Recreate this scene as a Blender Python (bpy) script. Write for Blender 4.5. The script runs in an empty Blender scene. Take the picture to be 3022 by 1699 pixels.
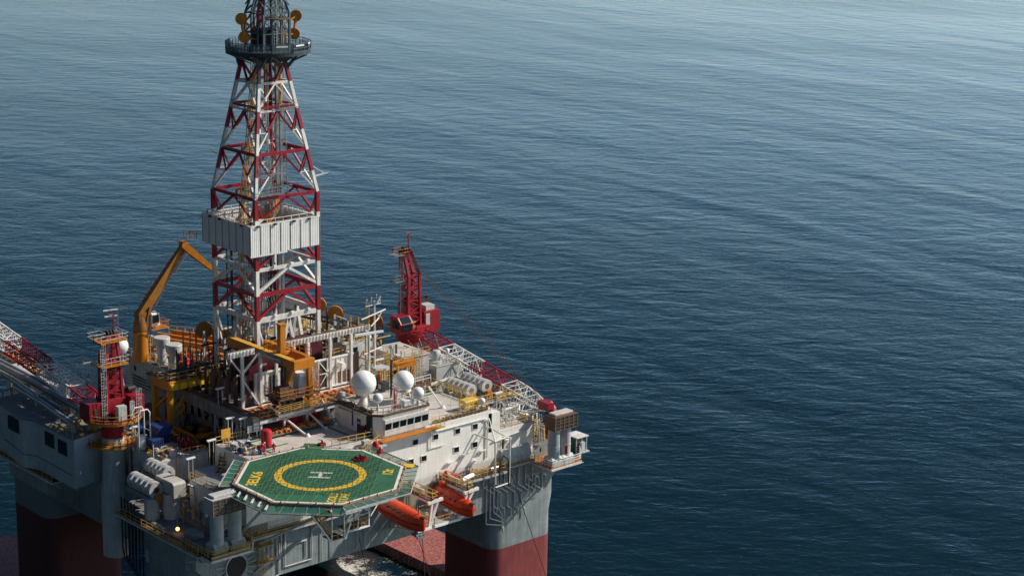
import bpy, bmesh, math, random
from mathutils import Vector, Matrix
random.seed(7)
SC = bpy.context.scene
COL = SC.collection
H = 34.5            # helideck level above the sea; all coordinates below are relative to the helideck centre
SUN_DIR = Vector((-0.71, 0.35, -0.61)).normalized()

# ------------------------------------------------------------------ materials
MATS = {}
def nd(nt, t, **kw):
    n = nt.nodes.new(t)
    for k, v in kw.items():
        if k in ('operation', 'blend_type', 'noise_dimensions', 'feature', 'wave_type', 'data_type'):
            setattr(n, k, v)
        else:
            n.inputs[k].default_value = v
    return n
def paint(name, col, rough=0.55, metal=0.0, dirt=0.35, rust=0.0, scale=0.6, rustcol=(0.20, 0.07, 0.02), split=None, corr=None, bump=0.15, seams=None):
    if name in MATS: return MATS[name]
    m = bpy.data.materials.new(name); m.use_nodes = True
    nt = m.node_tree; L = nt.links.new
    b = nt.nodes['Principled BSDF']
    b.inputs['Roughness'].default_value = rough; b.inputs['Metallic'].default_value = metal
    g = nd(nt, 'ShaderNodeNewGeometry')
    sep = nd(nt, 'ShaderNodeSeparateXYZ'); L(g.outputs['Position'], sep.inputs[0])
    n1 = nd(nt, 'ShaderNodeTexNoise', Scale=scale, Detail=8.0, Roughness=0.65); L(g.outputs['Position'], n1.inputs['Vector'])
    # streaks: stretched in z
    mp = nd(nt, 'ShaderNodeMapping'); mp.inputs['Scale'].default_value = (1.6, 1.6, 0.13); L(g.outputs['Position'], mp.inputs[0])
    n2 = nd(nt, 'ShaderNodeTexNoise', Scale=2.0, Detail=5.0, Roughness=0.6); L(mp.outputs[0], n2.inputs['Vector'])
    base = nd(nt, 'ShaderNodeRGB'); base.outputs[0].default_value = (*col, 1)
    cur = base.outputs[0]
    if split:
        zsp, col2, col3, zsp2 = split
        r2 = nd(nt, 'ShaderNodeRGB'); r2.outputs[0].default_value = (*col2, 1)
        wob = nd(nt, 'ShaderNodeMath', operation='LESS_THAN'); L(sep.outputs[2], wob.inputs[0]); wob.inputs[1].default_value = zsp
        mx = nd(nt, 'ShaderNodeMixRGB'); L(wob.outputs[0], mx.inputs[0]); L(cur, mx.inputs[1]); L(r2.outputs[0], mx.inputs[2]); cur = mx.outputs[0]
        r3 = nd(nt, 'ShaderNodeRGB'); r3.outputs[0].default_value = (*col3, 1)
        w3 = nd(nt, 'ShaderNodeMath', operation='LESS_THAN'); L(sep.outputs[2], w3.inputs[0]); w3.inputs[1].default_value = zsp2
        mx = nd(nt, 'ShaderNodeMixRGB'); L(w3.outputs[0], mx.inputs[0]); L(cur, mx.inputs[1]); L(r3.outputs[0], mx.inputs[2]); cur = mx.outputs[0]
    # dirt multiply
    ad = nd(nt, 'ShaderNodeMath', operation='MULTIPLY'); L(n1.outputs[0], ad.inputs[0]); L(n2.outputs[0], ad.inputs[1])
    rp = nd(nt, 'ShaderNodeMapRange'); rp.inputs['From Min'].default_value = 0.12; rp.inputs['From Max'].default_value = 0.36
    rp.inputs['To Min'].default_value = 1 - dirt; rp.inputs['To Max'].default_value = 1.0; L(ad.outputs[0], rp.inputs[0])
    mu = nd(nt, 'ShaderNodeMixRGB', blend_type='MULTIPLY'); mu.inputs[0].default_value = 1
    L(cur, mu.inputs[1]); L(rp.outputs[0], mu.inputs[2]); cur = mu.outputs[0]
    if rust > 0:
        n3 = nd(nt, 'ShaderNodeTexNoise', Scale=1.7, Detail=9.0, Roughness=0.75); L(mp.outputs[0], n3.inputs['Vector'])
        rr = nd(nt, 'ShaderNodeMapRange'); rr.inputs['From Min'].default_value = 0.72 - 0.3 * rust; rr.inputs['From Max'].default_value = 0.86 - 0.3 * rust
        L(n3.outputs[0], rr.inputs[0])
        rc = nd(nt, 'ShaderNodeRGB'); rc.outputs[0].default_value = (*rustcol, 1)
        mr = nd(nt, 'ShaderNodeMixRGB'); L(rr.outputs[0], mr.inputs[0]); L(cur, mr.inputs[1]); L(rc.outputs[0], mr.inputs[2]); cur = mr.outputs[0]
    hgt = n1.outputs[0]
    if seams:
        # thin darker weld seams every `seams` metres
        acc = None
        for ax, st in ((0, seams), (1, seams), (2, seams * 0.6)):
            a = nd(nt, 'ShaderNodeMath', operation='DIVIDE'); L(sep.outputs[ax], a.inputs[0]); a.inputs[1].default_value = st
            f = nd(nt, 'ShaderNodeMath', operation='FRACT'); L(a.outputs[0], f.inputs[0])
            l = nd(nt, 'ShaderNodeMath', operation='LESS_THAN'); L(f.outputs[0], l.inputs[0]); l.inputs[1].default_value = 0.035
            if acc is None: acc = l.outputs[0]
            else:
                q = nd(nt, 'ShaderNodeMath', operation='MAXIMUM'); L(acc, q.inputs[0]); L(l.outputs[0], q.inputs[1]); acc = q.outputs[0]
        q = nd(nt, 'ShaderNodeMath', operation='MULTIPLY'); L(acc, q.inputs[0]); q.inputs[1].default_value = 0.10
        mr = nd(nt, 'ShaderNodeMixRGB'); L(q.outputs[0], mr.inputs[0]); L(cur, mr.inputs[1]); mr.inputs[2].default_value = (0.02, 0.02, 0.02, 1); cur = mr.outputs[0]
    if corr:
        # corrugated sheet: ribs every `corr` m, along x+y
        a = nd(nt, 'ShaderNodeMath', operation='ADD'); L(sep.outputs[0], a.inputs[0]); L(sep.outputs[1], a.inputs[1])
        w = nd(nt, 'ShaderNodeMath', operation='MULTIPLY'); L(a.outputs[0], w.inputs[0]); w.inputs[1].default_value = 2 * math.pi / corr
        s = nd(nt, 'ShaderNodeMath', operation='SINE'); L(w.outputs[0], s.inputs[0])
        rr = nd(nt, 'ShaderNodeMapRange'); rr.inputs['From Min'].default_value = -1; rr.inputs['To Min'].default_value = 0.86; L(s.outputs[0], rr.inputs[0])
        mu = nd(nt, 'ShaderNodeMixRGB', blend_type='MULTIPLY'); mu.inputs[0].default_value = 1
        L(cur, mu.inputs[1]); L(rr.outputs[0], mu.inputs[2]); cur = mu.outputs[0]
        hgt = s.outputs[0]
    L(cur, b.inputs['Base Color'])
    rr = nd(nt, 'ShaderNodeMapRange'); rr.inputs['To Min'].default_value = max(0.05, rough - 0.15); rr.inputs['To Max'].default_value = min(1, rough + 0.2)
    L(n1.outputs[0], rr.inputs[0]); L(rr.outputs[0], b.inputs['Roughness'])
    if bump:
        bp = nd(nt, 'ShaderNodeBump', Strength=bump, Distance=0.06); L(hgt, bp.inputs['Height']); L(bp.outputs[0], b.inputs['Normal'])
    MATS[name] = m
    return m

WHITE = paint('white_paint', (0.93, 0.90, 0.84), 0.5, dirt=0.16, rust=0.10, seams=3.1)
WHITE2 = paint('white_steel', (0.84, 0.82, 0.78), 0.5, dirt=0.35, rust=0.22)
RADOME = paint('radome_white', (0.90, 0.90, 0.88), 0.35, dirt=0.06, bump=0)
GREY = paint('hull_grey', (0.27, 0.32, 0.33), 0.6, dirt=0.45, rust=0.30, rustcol=(0.13,0.10,0.08), seams=4.3, split=(H - 24.4, (0.24, 0.045, 0.045), (0.05, 0.03, 0.03), 1.4))
GREY2 = paint('hull_grey_shaded', (0.14, 0.18, 0.19), 0.6, dirt=0.35, rust=0.10, seams=4.3, split=(H - 17.3, (0.08, 0.014, 0.017), (0.05, 0.03, 0.03), 1.4))  # darker copy of the hull paint, the rear column's shade put into its colours
LGREY = paint('light_grey', (0.58, 0.59, 0.58), 0.55, dirt=0.35, rust=0.12)
MGREY = paint('mid_grey', (0.25, 0.27, 0.28), 0.6, dirt=0.4, rust=0.15)
DECK = paint('deck_grey', (0.24, 0.25, 0.25), 0.75, dirt=0.55, rust=0.25, scale=0.35)
ROOF = paint('roof_paint', (0.62, 0.58, 0.53), 0.7, dirt=0.32, rust=0.10, scale=0.5, seams=4.6)
GREEN = paint('helideck_green', (0.028, 0.155, 0.075), 0.75, dirt=0.5, scale=0.22, bump=0.25)
GLINE = paint('green_line', (0.03, 0.22, 0.09), 0.7, dirt=0.3)
YLINE = paint('yellow_line', (0.92, 0.56, 0.04), 0.6, dirt=0.12)
WLINE = paint('white_line', (0.78, 0.76, 0.72), 0.6, dirt=0.18)
YEL = paint('yellow_paint', (0.66, 0.30, 0.015), 0.45, dirt=0.35, rust=0.22)
YRAIL = paint('rail_yellow', (0.62, 0.41, 0.11), 0.5, dirt=0.4, rust=0.2)
ORG = paint('orange_paint', (0.62, 0.215, 0.01), 0.42, dirt=0.35, rust=0.25)
OBOAT = paint('lifeboat_orange', (0.74, 0.06, 0.008), 0.38, dirt=0.4, scale=1.5)
RED = paint('red_paint', (0.34, 0.008, 0.022), 0.4, dirt=0.4, rust=0.06)
MAROON = paint('maroon_shade', (0.10, 0.006, 0.018), 0.5, dirt=0.5, rust=0.2)
RED2 = paint('bright_red', (0.55, 0.012, 0.02), 0.4, dirt=0.3)
BLUE = paint('blue_paint', (0.015, 0.05, 0.20), 0.45, dirt=0.4)
DARK = paint('dark_steel', (0.035, 0.038, 0.04), 0.6, dirt=0.5, rust=0.2)
PDECK = paint('pipe_deck_brown', (0.27, 0.21, 0.16), 0.7, dirt=0.4, rust=0.3)
BROWN = paint('rusty_brown', (0.16, 0.09, 0.055), 0.7, dirt=0.5, rust=0.5)
RUSTO = paint('rust_orange', (0.82, 0.30, 0.09), 0.6, dirt=0.3, rust=0.1)
LOUV = paint('louvre_brown', (0.20, 0.13, 0.08), 0.6, dirt=0.4, rust=0.3)
CROWN = paint('crown_blue_grey', (0.10, 0.15, 0.18), 0.5, dirt=0.4)
CROWND = paint('crown_dark', (0.035, 0.055, 0.07), 0.6, dirt=0.5)
CORR = paint('corrugated_white', (0.86, 0.86, 0.84), 0.5, dirt=0.15, rust=0.05, corr=0.34, bump=0.25)
STEEL = paint('bare_steel', (0.42, 0.43, 0.44), 0.32, metal=0.75, dirt=0.4)
PIPE = paint('silver_pipe', (0.34, 0.36, 0.37), 0.35, metal=0.5, dirt=0.4)
BLACK = paint('black_rubber', (0.012, 0.012, 0.014), 0.6, dirt=0.3, bump=0)
SKIN = paint('skin_tone', (0.45, 0.25, 0.16), 0.6, dirt=0.1, bump=0)
NETG = paint('net_rope', (0.13, 0.24, 0.14), 0.8, dirt=0.2, bump=0)
PONT = paint('antifouling_red', (0.30, 0.058, 0.055), 0.6, dirt=0.3, rust=0.85, rustcol=(0.50, 0.24, 0.19), scale=0.3)

def glassmat(name, col, rough, alpha=1.0):
    m = bpy.data.materials.new(name); m.use_nodes = True
    b = m.node_tree.nodes['Principled BSDF']
    b.inputs['Base Color'].default_value = (*col, 1); b.inputs['Roughness'].default_value = rough
    b.inputs['IOR'].default_value = 1.5; b.inputs['Alpha'].default_value = alpha
    n = m.node_tree.nodes.new('ShaderNodeTexNoise'); n.inputs['Scale'].default_value = 1.3
    mr = m.node_tree.nodes.new('ShaderNodeMapRange'); mr.inputs['To Min'].default_value = rough * 0.6; mr.inputs['To Max'].default_value = rough * 1.5
    m.node_tree.links.new(n.outputs[0], mr.inputs[0]); m.node_tree.links.new(mr.outputs[0], b.inputs['Roughness'])
    return m
GLASS = glassmat('dark_glass', (0.008, 0.014, 0.018), 0.08)
NETP = glassmat('green_netting', (0.02, 0.16, 0.10), 0.7, 0.62)
def emis(name, col, s):
    m = bpy.data.materials.new(name); m.use_nodes = True
    b = m.node_tree.nodes['Principled BSDF']
    b.inputs['Base Color'].default_value = (*col, 1)
    b.inputs['Emission Color'].default_value = (*col, 1); b.inputs['Emission Strength'].default_value = s
    n = m.node_tree.nodes.new('ShaderNodeTexNoise'); n.inputs['Scale'].default_value = 3
    mr = m.node_tree.nodes.new('ShaderNodeMapRange'); mr.inputs['To Min'].default_value = s * 0.9; mr.inputs['To Max'].default_value = s * 1.1
    m.node_tree.links.new(n.outputs[0], mr.inputs[0]); m.node_tree.links.new(mr.outputs[0], b.inputs['Emission Strength'])
    return m
LAMP = emis('lit_lamp', (1.0, 0.42, 0.10), 5)

# ------------------------------------------------------------------ mesh builder
# parts one could count: every separate piece becomes an object of its own
EACH = {'outrigger':'outrigger','prop':'prop','wall_lamp':'wall_lamp','post':'post','posts':'post','corner_posts':'corner_post','floodlight':'floodlight',
        'perimeter_lamps':'perimeter_lamp','light_fixtures':'light_fixture','lamp':'lamp','legs':'leg','support_leg':'leg','wall_bracket':'wall_bracket','light_box':'light_box',
        'mud_house':'mud_house','portal_brace':'portal_brace','guide_rail':'guide_rail','post_brace':'post_brace','red_panel':'red_panel','bottles':'bottle','soot_patch':'soot_patch',
        'setback_pipes':'setback_pipe','girder':'girder','wind_wall_panel':'wind_wall','control_cabinet':'control_cabinet','mast_platform':'mast_platform','panel':'panel','hatch':'hatch'}
ORG_OF = {}
def thing(name, label, cat, loc, group=None, kind=None):
    o = bpy.data.objects.new(name, None); COL.objects.link(o)
    o.empty_display_size = 0.5
    o.location = (loc[0], loc[1], loc[2] + H)
    o['label'] = label; o['category'] = cat
    if group: o['group'] = group
    if kind: o['kind'] = kind
    ORG_OF[o.name] = Vector(loc)
    return o
class MB:
    def __init__(s): s.v = []; s.f = []; s.sm = []
    def add(s, vs, fs, smooth=False):
        k = len(s.v); s.v += [Vector(v) for v in vs]
        for f in fs: s.f.append([i + k for i in f]); s.sm.append(smooth)
        return s
    def box(s, x0, x1, y0, y1, z0, z1):
        return s.add([(x0,y0,z0),(x1,y0,z0),(x1,y1,z0),(x0,y1,z0),(x0,y0,z1),(x1,y0,z1),(x1,y1,z1),(x0,y1,z1)],
                     [(0,3,2,1),(4,5,6,7),(0,1,5,4),(1,2,6,5),(2,3,7,6),(3,0,4,7)])
    def cbox(s, c, d, rot=0):
        k = len(s.v); s.box(-d[0]/2, d[0]/2, -d[1]/2, d[1]/2, -d[2]/2, d[2]/2)
        M = Matrix.Rotation(rot, 3, 'Z')
        for i in range(k, len(s.v)): s.v[i] = M @ s.v[i] + Vector(c)
        return s
    def beam(s, p, q, w=0.2, h=None):
        p = Vector(p); q = Vector(q); d = q - p
        if d.length < 1e-6: return s
        h = h or w; d.normalize()
        up = Vector((0,0,1)) if abs(d.z) < 0.95 else Vector((0,1,0))
        a = d.cross(up).normalized() * (w / 2); b = a.cross(d).normalized() * (h / 2)
        return s.add([p-a-b, p+a-b, p+a+b, p-a+b, q-a-b, q+a-b, q+a+b, q-a+b],
                     [(0,3,2,1),(4,5,6,7),(0,1,5,4),(1,2,6,5),(2,3,7,6),(3,0,4,7)])
    def tube(s, p, q, r, n=10, r2=None, cap=True):
        p = Vector(p); q = Vector(q); d = q - p
        if d.length < 1e-6: return s
        d.normalize(); up = Vector((0,0,1)) if abs(d.z) < 0.95 else Vector((0,1,0))
        a = d.cross(up).normalized(); b = d.cross(a).normalized(); r2 = r if r2 is None else r2
        vs = [p + (a*math.cos(t)+b*math.sin(t))*r for t in [2*math.pi*i/n for i in range(n)]] + \
             [q + (a*math.cos(t)+b*math.sin(t))*r2 for t in [2*math.pi*i/n for i in range(n)]]
        s.add(vs, [(i, (i+1)%n, n+(i+1)%n, n+i) for i in range(n)], True)
        if cap:
            k = len(s.v) - 2*n
            s.f.append([k+i for i in range(n)][::-1]); s.sm.append(False)
            s.f.append([k+n+i for i in range(n)]); s.sm.append(False)
        return s
    def path(s, pts, r, n=8):
        for a, b in zip(pts[:-1], pts[1:]): s.tube(a, b, r, n)
        for a in pts[1:-1]: s.sphere(a, r, 8, 5)
        return s
    def bpath(s, pts, w, h=None):
        for a, b in zip(pts[:-1], pts[1:]): s.beam(a, b, w, h)
        return s
    def sphere(s, c, r, n=24, m=14, sz=1.0, zmin=-1.0):
        c = Vector(c); vs = []; fs = []
        for j in range(m+1):
            t = math.pi * j / m; z = math.cos(t)
            zz = max(z, zmin)
            for i in range(n):
                p = 2*math.pi*i/n; vs.append(c + Vector((math.sin(t)*math.cos(p)*r, math.sin(t)*math.sin(p)*r, zz*r*sz)))
        for j in range(m):
            for i in range(n): fs.append((j*n+i, (j+1)*n+i, (j+1)*n+(i+1)%n, j*n+(i+1)%n))
        return s.add(vs, fs, True)
    def lathe(s, c, prof, n=20, axis=(0,0,1)):
        c = Vector(c); ax = Vector(axis).normalized(); up = Vector((0,0,1)) if abs(ax.z) < .95 else Vector((1,0,0))
        a = ax.cross(up).normalized(); b = ax.cross(a).normalized(); vs = []; fs = []
        for r, z in prof:
            for i in range(n):
                t = 2*math.pi*i/n; vs.append(c + ax*z + (a*math.cos(t)+b*math.sin(t))*r)
        for j in range(len(prof)-1):
            for i in range(n): fs.append((j*n+i, j*n+(i+1)%n, (j+1)*n+(i+1)%n, (j+1)*n+i))
        return s.add(vs, fs, True)
    def prism(s, poly, z0, z1):
        n = len(poly)
        s.add([(x,y,z0) for x,y in poly] + [(x,y,z1) for x,y in poly],
              [tuple(range(n))[::-1], tuple(range(n, 2*n))] + [(i,(i+1)%n,n+(i+1)%n,n+i) for i in range(n)])
        return s
    def prismx(s, poly, x0, x1):      # polygon in (y,z) extruded along x
        n = len(poly)
        return s.add([(x0,y,z) for y,z in poly] + [(x1,y,z) for y,z in poly],
              [tuple(range(n))[::-1], tuple(range(n, 2*n))] + [(i,(i+1)%n,n+(i+1)%n,n+i) for i in range(n)])
    def ring(s, c, r0, r1, z0, z1, n=48, a0=0, a1=2*math.pi):
        full = abs(a1-a0-2*math.pi) < 1e-6; m = n if full else n+1
        vs = []; c = Vector(c)
        for i in range(m):
            t = a0 + (a1-a0)*i/n; e = Vector((math.cos(t), math.sin(t), 0))
            vs += [c+e*r0+Vector((0,0,z0)), c+e*r1+Vector((0,0,z0)), c+e*r1+Vector((0,0,z1)), c+e*r0+Vector((0,0,z1))]
        fs = []
        for i in range(n):
            j = (i+1) % m if full else i+1
            for k in range(4): fs.append((i*4+k, i*4+(k+1)%4, j*4+(k+1)%4, j*4+k))
        if not full: fs += [(0,3,2,1), (n*4, n*4+1, n*4+2, n*4+3)]
        return s.add(vs, fs)
    def rail(s, pts, h=1.1, w=0.055, step=1.5, mids=(0.5, 1.0), toe=False):
        pts = [Vector(p) for p in pts]
        for a, b in zip(pts[:-1], pts[1:]):
            L = (b-a).length; n = max(1, round(L/step))
            for i in range(n+1):
                p = a.lerp(b, i/n); s.beam(p, p+Vector((0,0,h)), w)
            for f in mids: s.beam(a+Vector((0,0,h*f)), b+Vector((0,0,h*f)), w)
            if toe: s.beam(a+Vector((0,0,0.1)), b+Vector((0,0,0.1)), 0.03, 0.16)
        return s
    def ladder(s, p, q, side=(1,0,0), w=0.5, cage=False):
        p = Vector(p); q = Vector(q); sd = Vector(side).normalized()*(w/2)
        s.beam(p-sd, q-sd, 0.06); s.beam(p+sd, q+sd, 0.06)
        n = int((q-p).length/0.45)
        for i in range(1, n): c = p.lerp(q, i/n); s.beam(c-sd, c+sd, 0.045)
        if cage:
            out = sd.cross(Vector((0,0,1))).normalized()*0.55
            for k in (-1, 0, 1): s.beam(p+out+sd*k*0.9, q+out+sd*k*0.9, 0.04)
            n = int((q-p).length/1.2)
            for i in range(n+1):
                c = p.lerp(q, i/max(1,n)); s.beam(c-sd, c-sd*0.9+out, 0.045); s.beam(c+sd, c+sd*0.9+out, 0.045); s.beam(c-sd*0.9+out, c+sd*0.9+out, 0.045)
        return s
    def islands(s):
        par = list(range(len(s.v)))
        def fd(a):
            while par[a] != a: par[a] = par[par[a]]; a = par[a]
            return a
        for f in s.f:
            r = fd(f[0])
            for i in f[1:]: par[fd(i)] = r
        grp = {}
        for k, f in enumerate(s.f): grp.setdefault(fd(f[0]), []).append(k)
        out = []
        for fs in grp.values():
            q = MB(); idx = {}
            for k in fs:
                nf = []
                for i in s.f[k]:
                    if i not in idx: idx[i] = len(q.v); q.v.append(s.v[i])
                    nf.append(idx[i])
                q.f.append(nf); q.sm.append(s.sm[k])
            out.append(q)
        return out
    def build(s, name, mat, parent=None, label=None, bevel=0):
        if name in EACH and parent is not None:
            o = None
            for q in s.islands(): o = q._build(EACH[name], mat, parent, label, bevel)
            return o
        return s._build(name, mat, parent, label, bevel)
    def _build(s, name, mat, parent=None, label=None, bevel=0):
        me = bpy.data.meshes.new(name)
        off = Vector((0,0,H)); org = Vector((0,0,0))
        if parent is not None:
            org = ORG_OF[parent.name]; off = Vector((0,0,0))
        me.from_pydata([tuple(v - org + off) for v in s.v], [], s.f)
        for p, sm in zip(me.polygons, s.sm): p.use_smooth = sm
        me.materials.append(mat); me.update()
        if any(s.sm): me.set_sharp_from_angle(angle=math.radians(38))
        o = bpy.data.objects.new(name, me); COL.objects.link(o)
        if parent is not None:
            o.parent = parent; ORG_OF[o.name] = org
        else:
            ORG_OF[o.name] = Vector((0,0,0))
        if label: o['label'] = label
        if bevel:
            md = o.modifiers.new('b', 'BEVEL'); md.width = bevel; md.segments = 2; md.limit_method = 'ANGLE'
        return o
def tag(o, label, cat, group=None, kind=None):
    o['label'] = label; o['category'] = cat
    if group: o['group'] = group
    if kind: o['kind'] = kind
    return o
def single(name, mb, mat, label, cat, group=None, bevel=0):
    """a top-level thing that is one mesh; origin moved to its base"""
    xs = [v.x for v in mb.v]; ys = [v.y for v in mb.v]; zs = [v.z for v in mb.v]
    org = Vector(((min(xs)+max(xs))/2, (min(ys)+max(ys))/2, min(zs)))
    for i in range(len(mb.v)): mb.v[i] = mb.v[i] - org
    me = bpy.data.meshes.new(name); me.from_pydata([tuple(v) for v in mb.v], [], mb.f)
    for p, sm in zip(me.polygons, mb.sm): p.use_smooth = sm
    me.materials.append(mat)
    if any(mb.sm): me.set_sharp_from_angle(angle=math.radians(38))
    o = bpy.data.objects.new(name, me); COL.objects.link(o); o.location = (org.x, org.y, org.z + H)
    ORG_OF[o.name] = org
    if bevel:
        md = o.modifiers.new('b', 'BEVEL'); md.width = bevel; md.segments = 2; md.limit_method = 'ANGLE'
    return tag(o, label, cat, group)
def dup(root, dx, label, group=None):
    r = root.copy(); COL.objects.link(r); r.location = Vector(root.location) + Vector(dx); r['label'] = label
    if group: r['group'] = group; 
    for ch in list(root.children):
        c = ch.copy(); COL.objects.link(c); c.parent = r
        for g in ch.children:
            d = g.copy(); COL.objects.link(d); d.parent = c
    return r
def text_mb(txt, center, size, read, up, z, sx=1.0):
    cu = bpy.data.curves.new('t', 'FONT'); cu.body = txt; cu.size = 1.0; cu.align_x = 'CENTER'; cu.align_y = 'CENTER'; cu.offset = 0.02
    to = bpy.data.objects.new('t', cu); COL.objects.link(to)
    dg = bpy.context.evaluated_depsgraph_get(); dg.update()
    me = bpy.data.meshes.new_from_object(to.evaluated_get(dg))
    mb = MB(); rd = Vector(read).normalized(); u = Vector(up).normalized(); c = Vector(center)
    ys = [v.co.y for v in me.vertices]; hh = max(ys) - min(ys); ym = (max(ys)+min(ys))/2
    xs = [v.co.x for v in me.vertices]; xm = (max(xs)+min(xs))/2; ww = max(xs)-min(xs)
    k = size[1] / hh; kx = size[0] / ww
    mb.add([c + rd*((v.co.x-xm)*kx) + u*((v.co.y-ym)*k) for v in me.vertices], [tuple(p.vertices) for p in me.polygons])
    bpy.data.objects.remove(to); bpy.data.curves.remove(cu); bpy.data.meshes.remove(me)
    return mb
def rpoly(x0, x1, y0, y1, r, n=5):
    pts = []
    for cx, cy, a in ((x1-r, y0+r, -90), (x1-r, y1-r, 0), (x0+r, y1-r, 90), (x0+r, y0+r, 180)):
        for i in range(n+1):
            t = math.radians(a + 90*i/n); pts.append((cx+r*math.cos(t), cy+r*math.sin(t)))
    return pts
# ------------------------------------------------------------------ camera, light, sky
YAW, PIT, ROLL, FPX = .735, .249, .0175, 5700.0
F = Vector((math.sin(YAW)*math.cos(PIT), math.cos(YAW)*math.cos(PIT), -math.sin(PIT)))
R0 = F.cross(Vector((0,0,1))).normalized(); U0 = R0.cross(F)
RR = R0*math.cos(ROLL) + U0*math.sin(ROLL); UU = -R0*math.sin(ROLL) + U0*math.cos(ROLL)
cam = bpy.data.cameras.new('camera'); co = bpy.data.objects.new('camera', cam); COL.objects.link(co)
M = Matrix((RR, UU, -F)).transposed().to_4x4()
M.translation = Vector((-152.35, -207.99, 92.76 + H)); co.matrix_world = M
cam.sensor_width = 36; cam.lens = 36*FPX/3022; cam.clip_end = 60000; cam.clip_start = 1
SC.camera = co
SC.view_settings.view_transform = 'Standard'; SC.view_settings.look = 'None'; SC.view_settings.exposure = 0
w = bpy.data.worlds.new('World'); SC.world = w; w.use_nodes = True
nt = w.node_tree; bg = nt.nodes['Background']; bg.inputs[1].default_value = 0.10
sk = nt.nodes.new('ShaderNodeTexSky'); sk.sky_type = 'NISHITA'; sk.sun_disc = False
sd = -SUN_DIR
sk.sun_elevation = math.asin(sd.z); sk.sun_rotation = math.atan2(sd.x, sd.y)
sk.altitude = 100; sk.air_density = 1.0; sk.dust_density = 1.5; sk.ozone_density = 1.6
tc = nt.nodes.new('ShaderNodeTexCoord'); sp = nt.nodes.new('ShaderNodeSeparateXYZ'); nt.links.new(tc.outputs['Generated'], sp.inputs[0])
# hazy bright band low over the horizon, deeper blue overhead
hz = nt.nodes.new('ShaderNodeValToRGB'); nt.links.new(sp.outputs[2], hz.inputs[0]); e = hz.color_ramp.elements
e[0].position = 0.0; e[0].color = (1.0,1,1.07,1); e[1].position = 1.0; e[1].color = (.17,.22,.31,1)
for p_, c_ in ((.12,(.55,.72,.82,1)),(.20,(.19,.32,.39,1)),(.30,(.055,.10,.14,1)),(.6,(.055,.10,.15,1))):
    q_ = e.new(p_); q_.color = c_
# the sky is brighter on the sun's side and ahead, deeper away from it
dv = nt.nodes.new('ShaderNodeVectorMath'); dv.operation = 'DOT_PRODUCT'; nt.links.new(tc.outputs['Generated'], dv.inputs[0]); dv.inputs[1].default_value = (.95,-.3,0)
mr = nt.nodes.new('ShaderNodeMapRange'); mr.inputs['From Min'].default_value = -1; mr.inputs['From Max'].default_value = 1; mr.inputs['To Min'].default_value = .24; mr.inputs['To Max'].default_value = 1.6
nt.links.new(dv.outputs['Value'], mr.inputs[0])
ml = nt.nodes.new('ShaderNodeMixRGB'); ml.blend_type = 'MULTIPLY'; ml.inputs[0].default_value = 1
nt.links.new(sk.outputs[0], ml.inputs[1]); nt.links.new(hz.outputs[0], ml.inputs[2])
vm = nt.nodes.new('ShaderNodeVectorMath'); vm.operation = 'SCALE'; vm.inputs['Scale'].default_value = 2.6; 
m3 = nt.nodes.new('ShaderNodeMath'); m3.operation = 'MULTIPLY'; m3.inputs[1].default_value = 2.25; nt.links.new(mr.outputs[0], m3.inputs[0]); nt.links.new(m3.outputs[0], vm.inputs['Scale'])
nt.links.new(ml.outputs[0], vm.inputs[0])
nt.links.new(vm.outputs[0], bg.inputs[0])
sl = bpy.data.lights.new('sun', 'SUN'); sl.energy = 5.0; sl.angle = math.radians(0.5); sl.color = (1.0, 0.915, 0.79)
so = bpy.data.objects.new('sun', sl); COL.objects.link(so); so.rotation_euler = SUN_DIR.to_track_quat('-Z', 'Y').to_euler()

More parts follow.
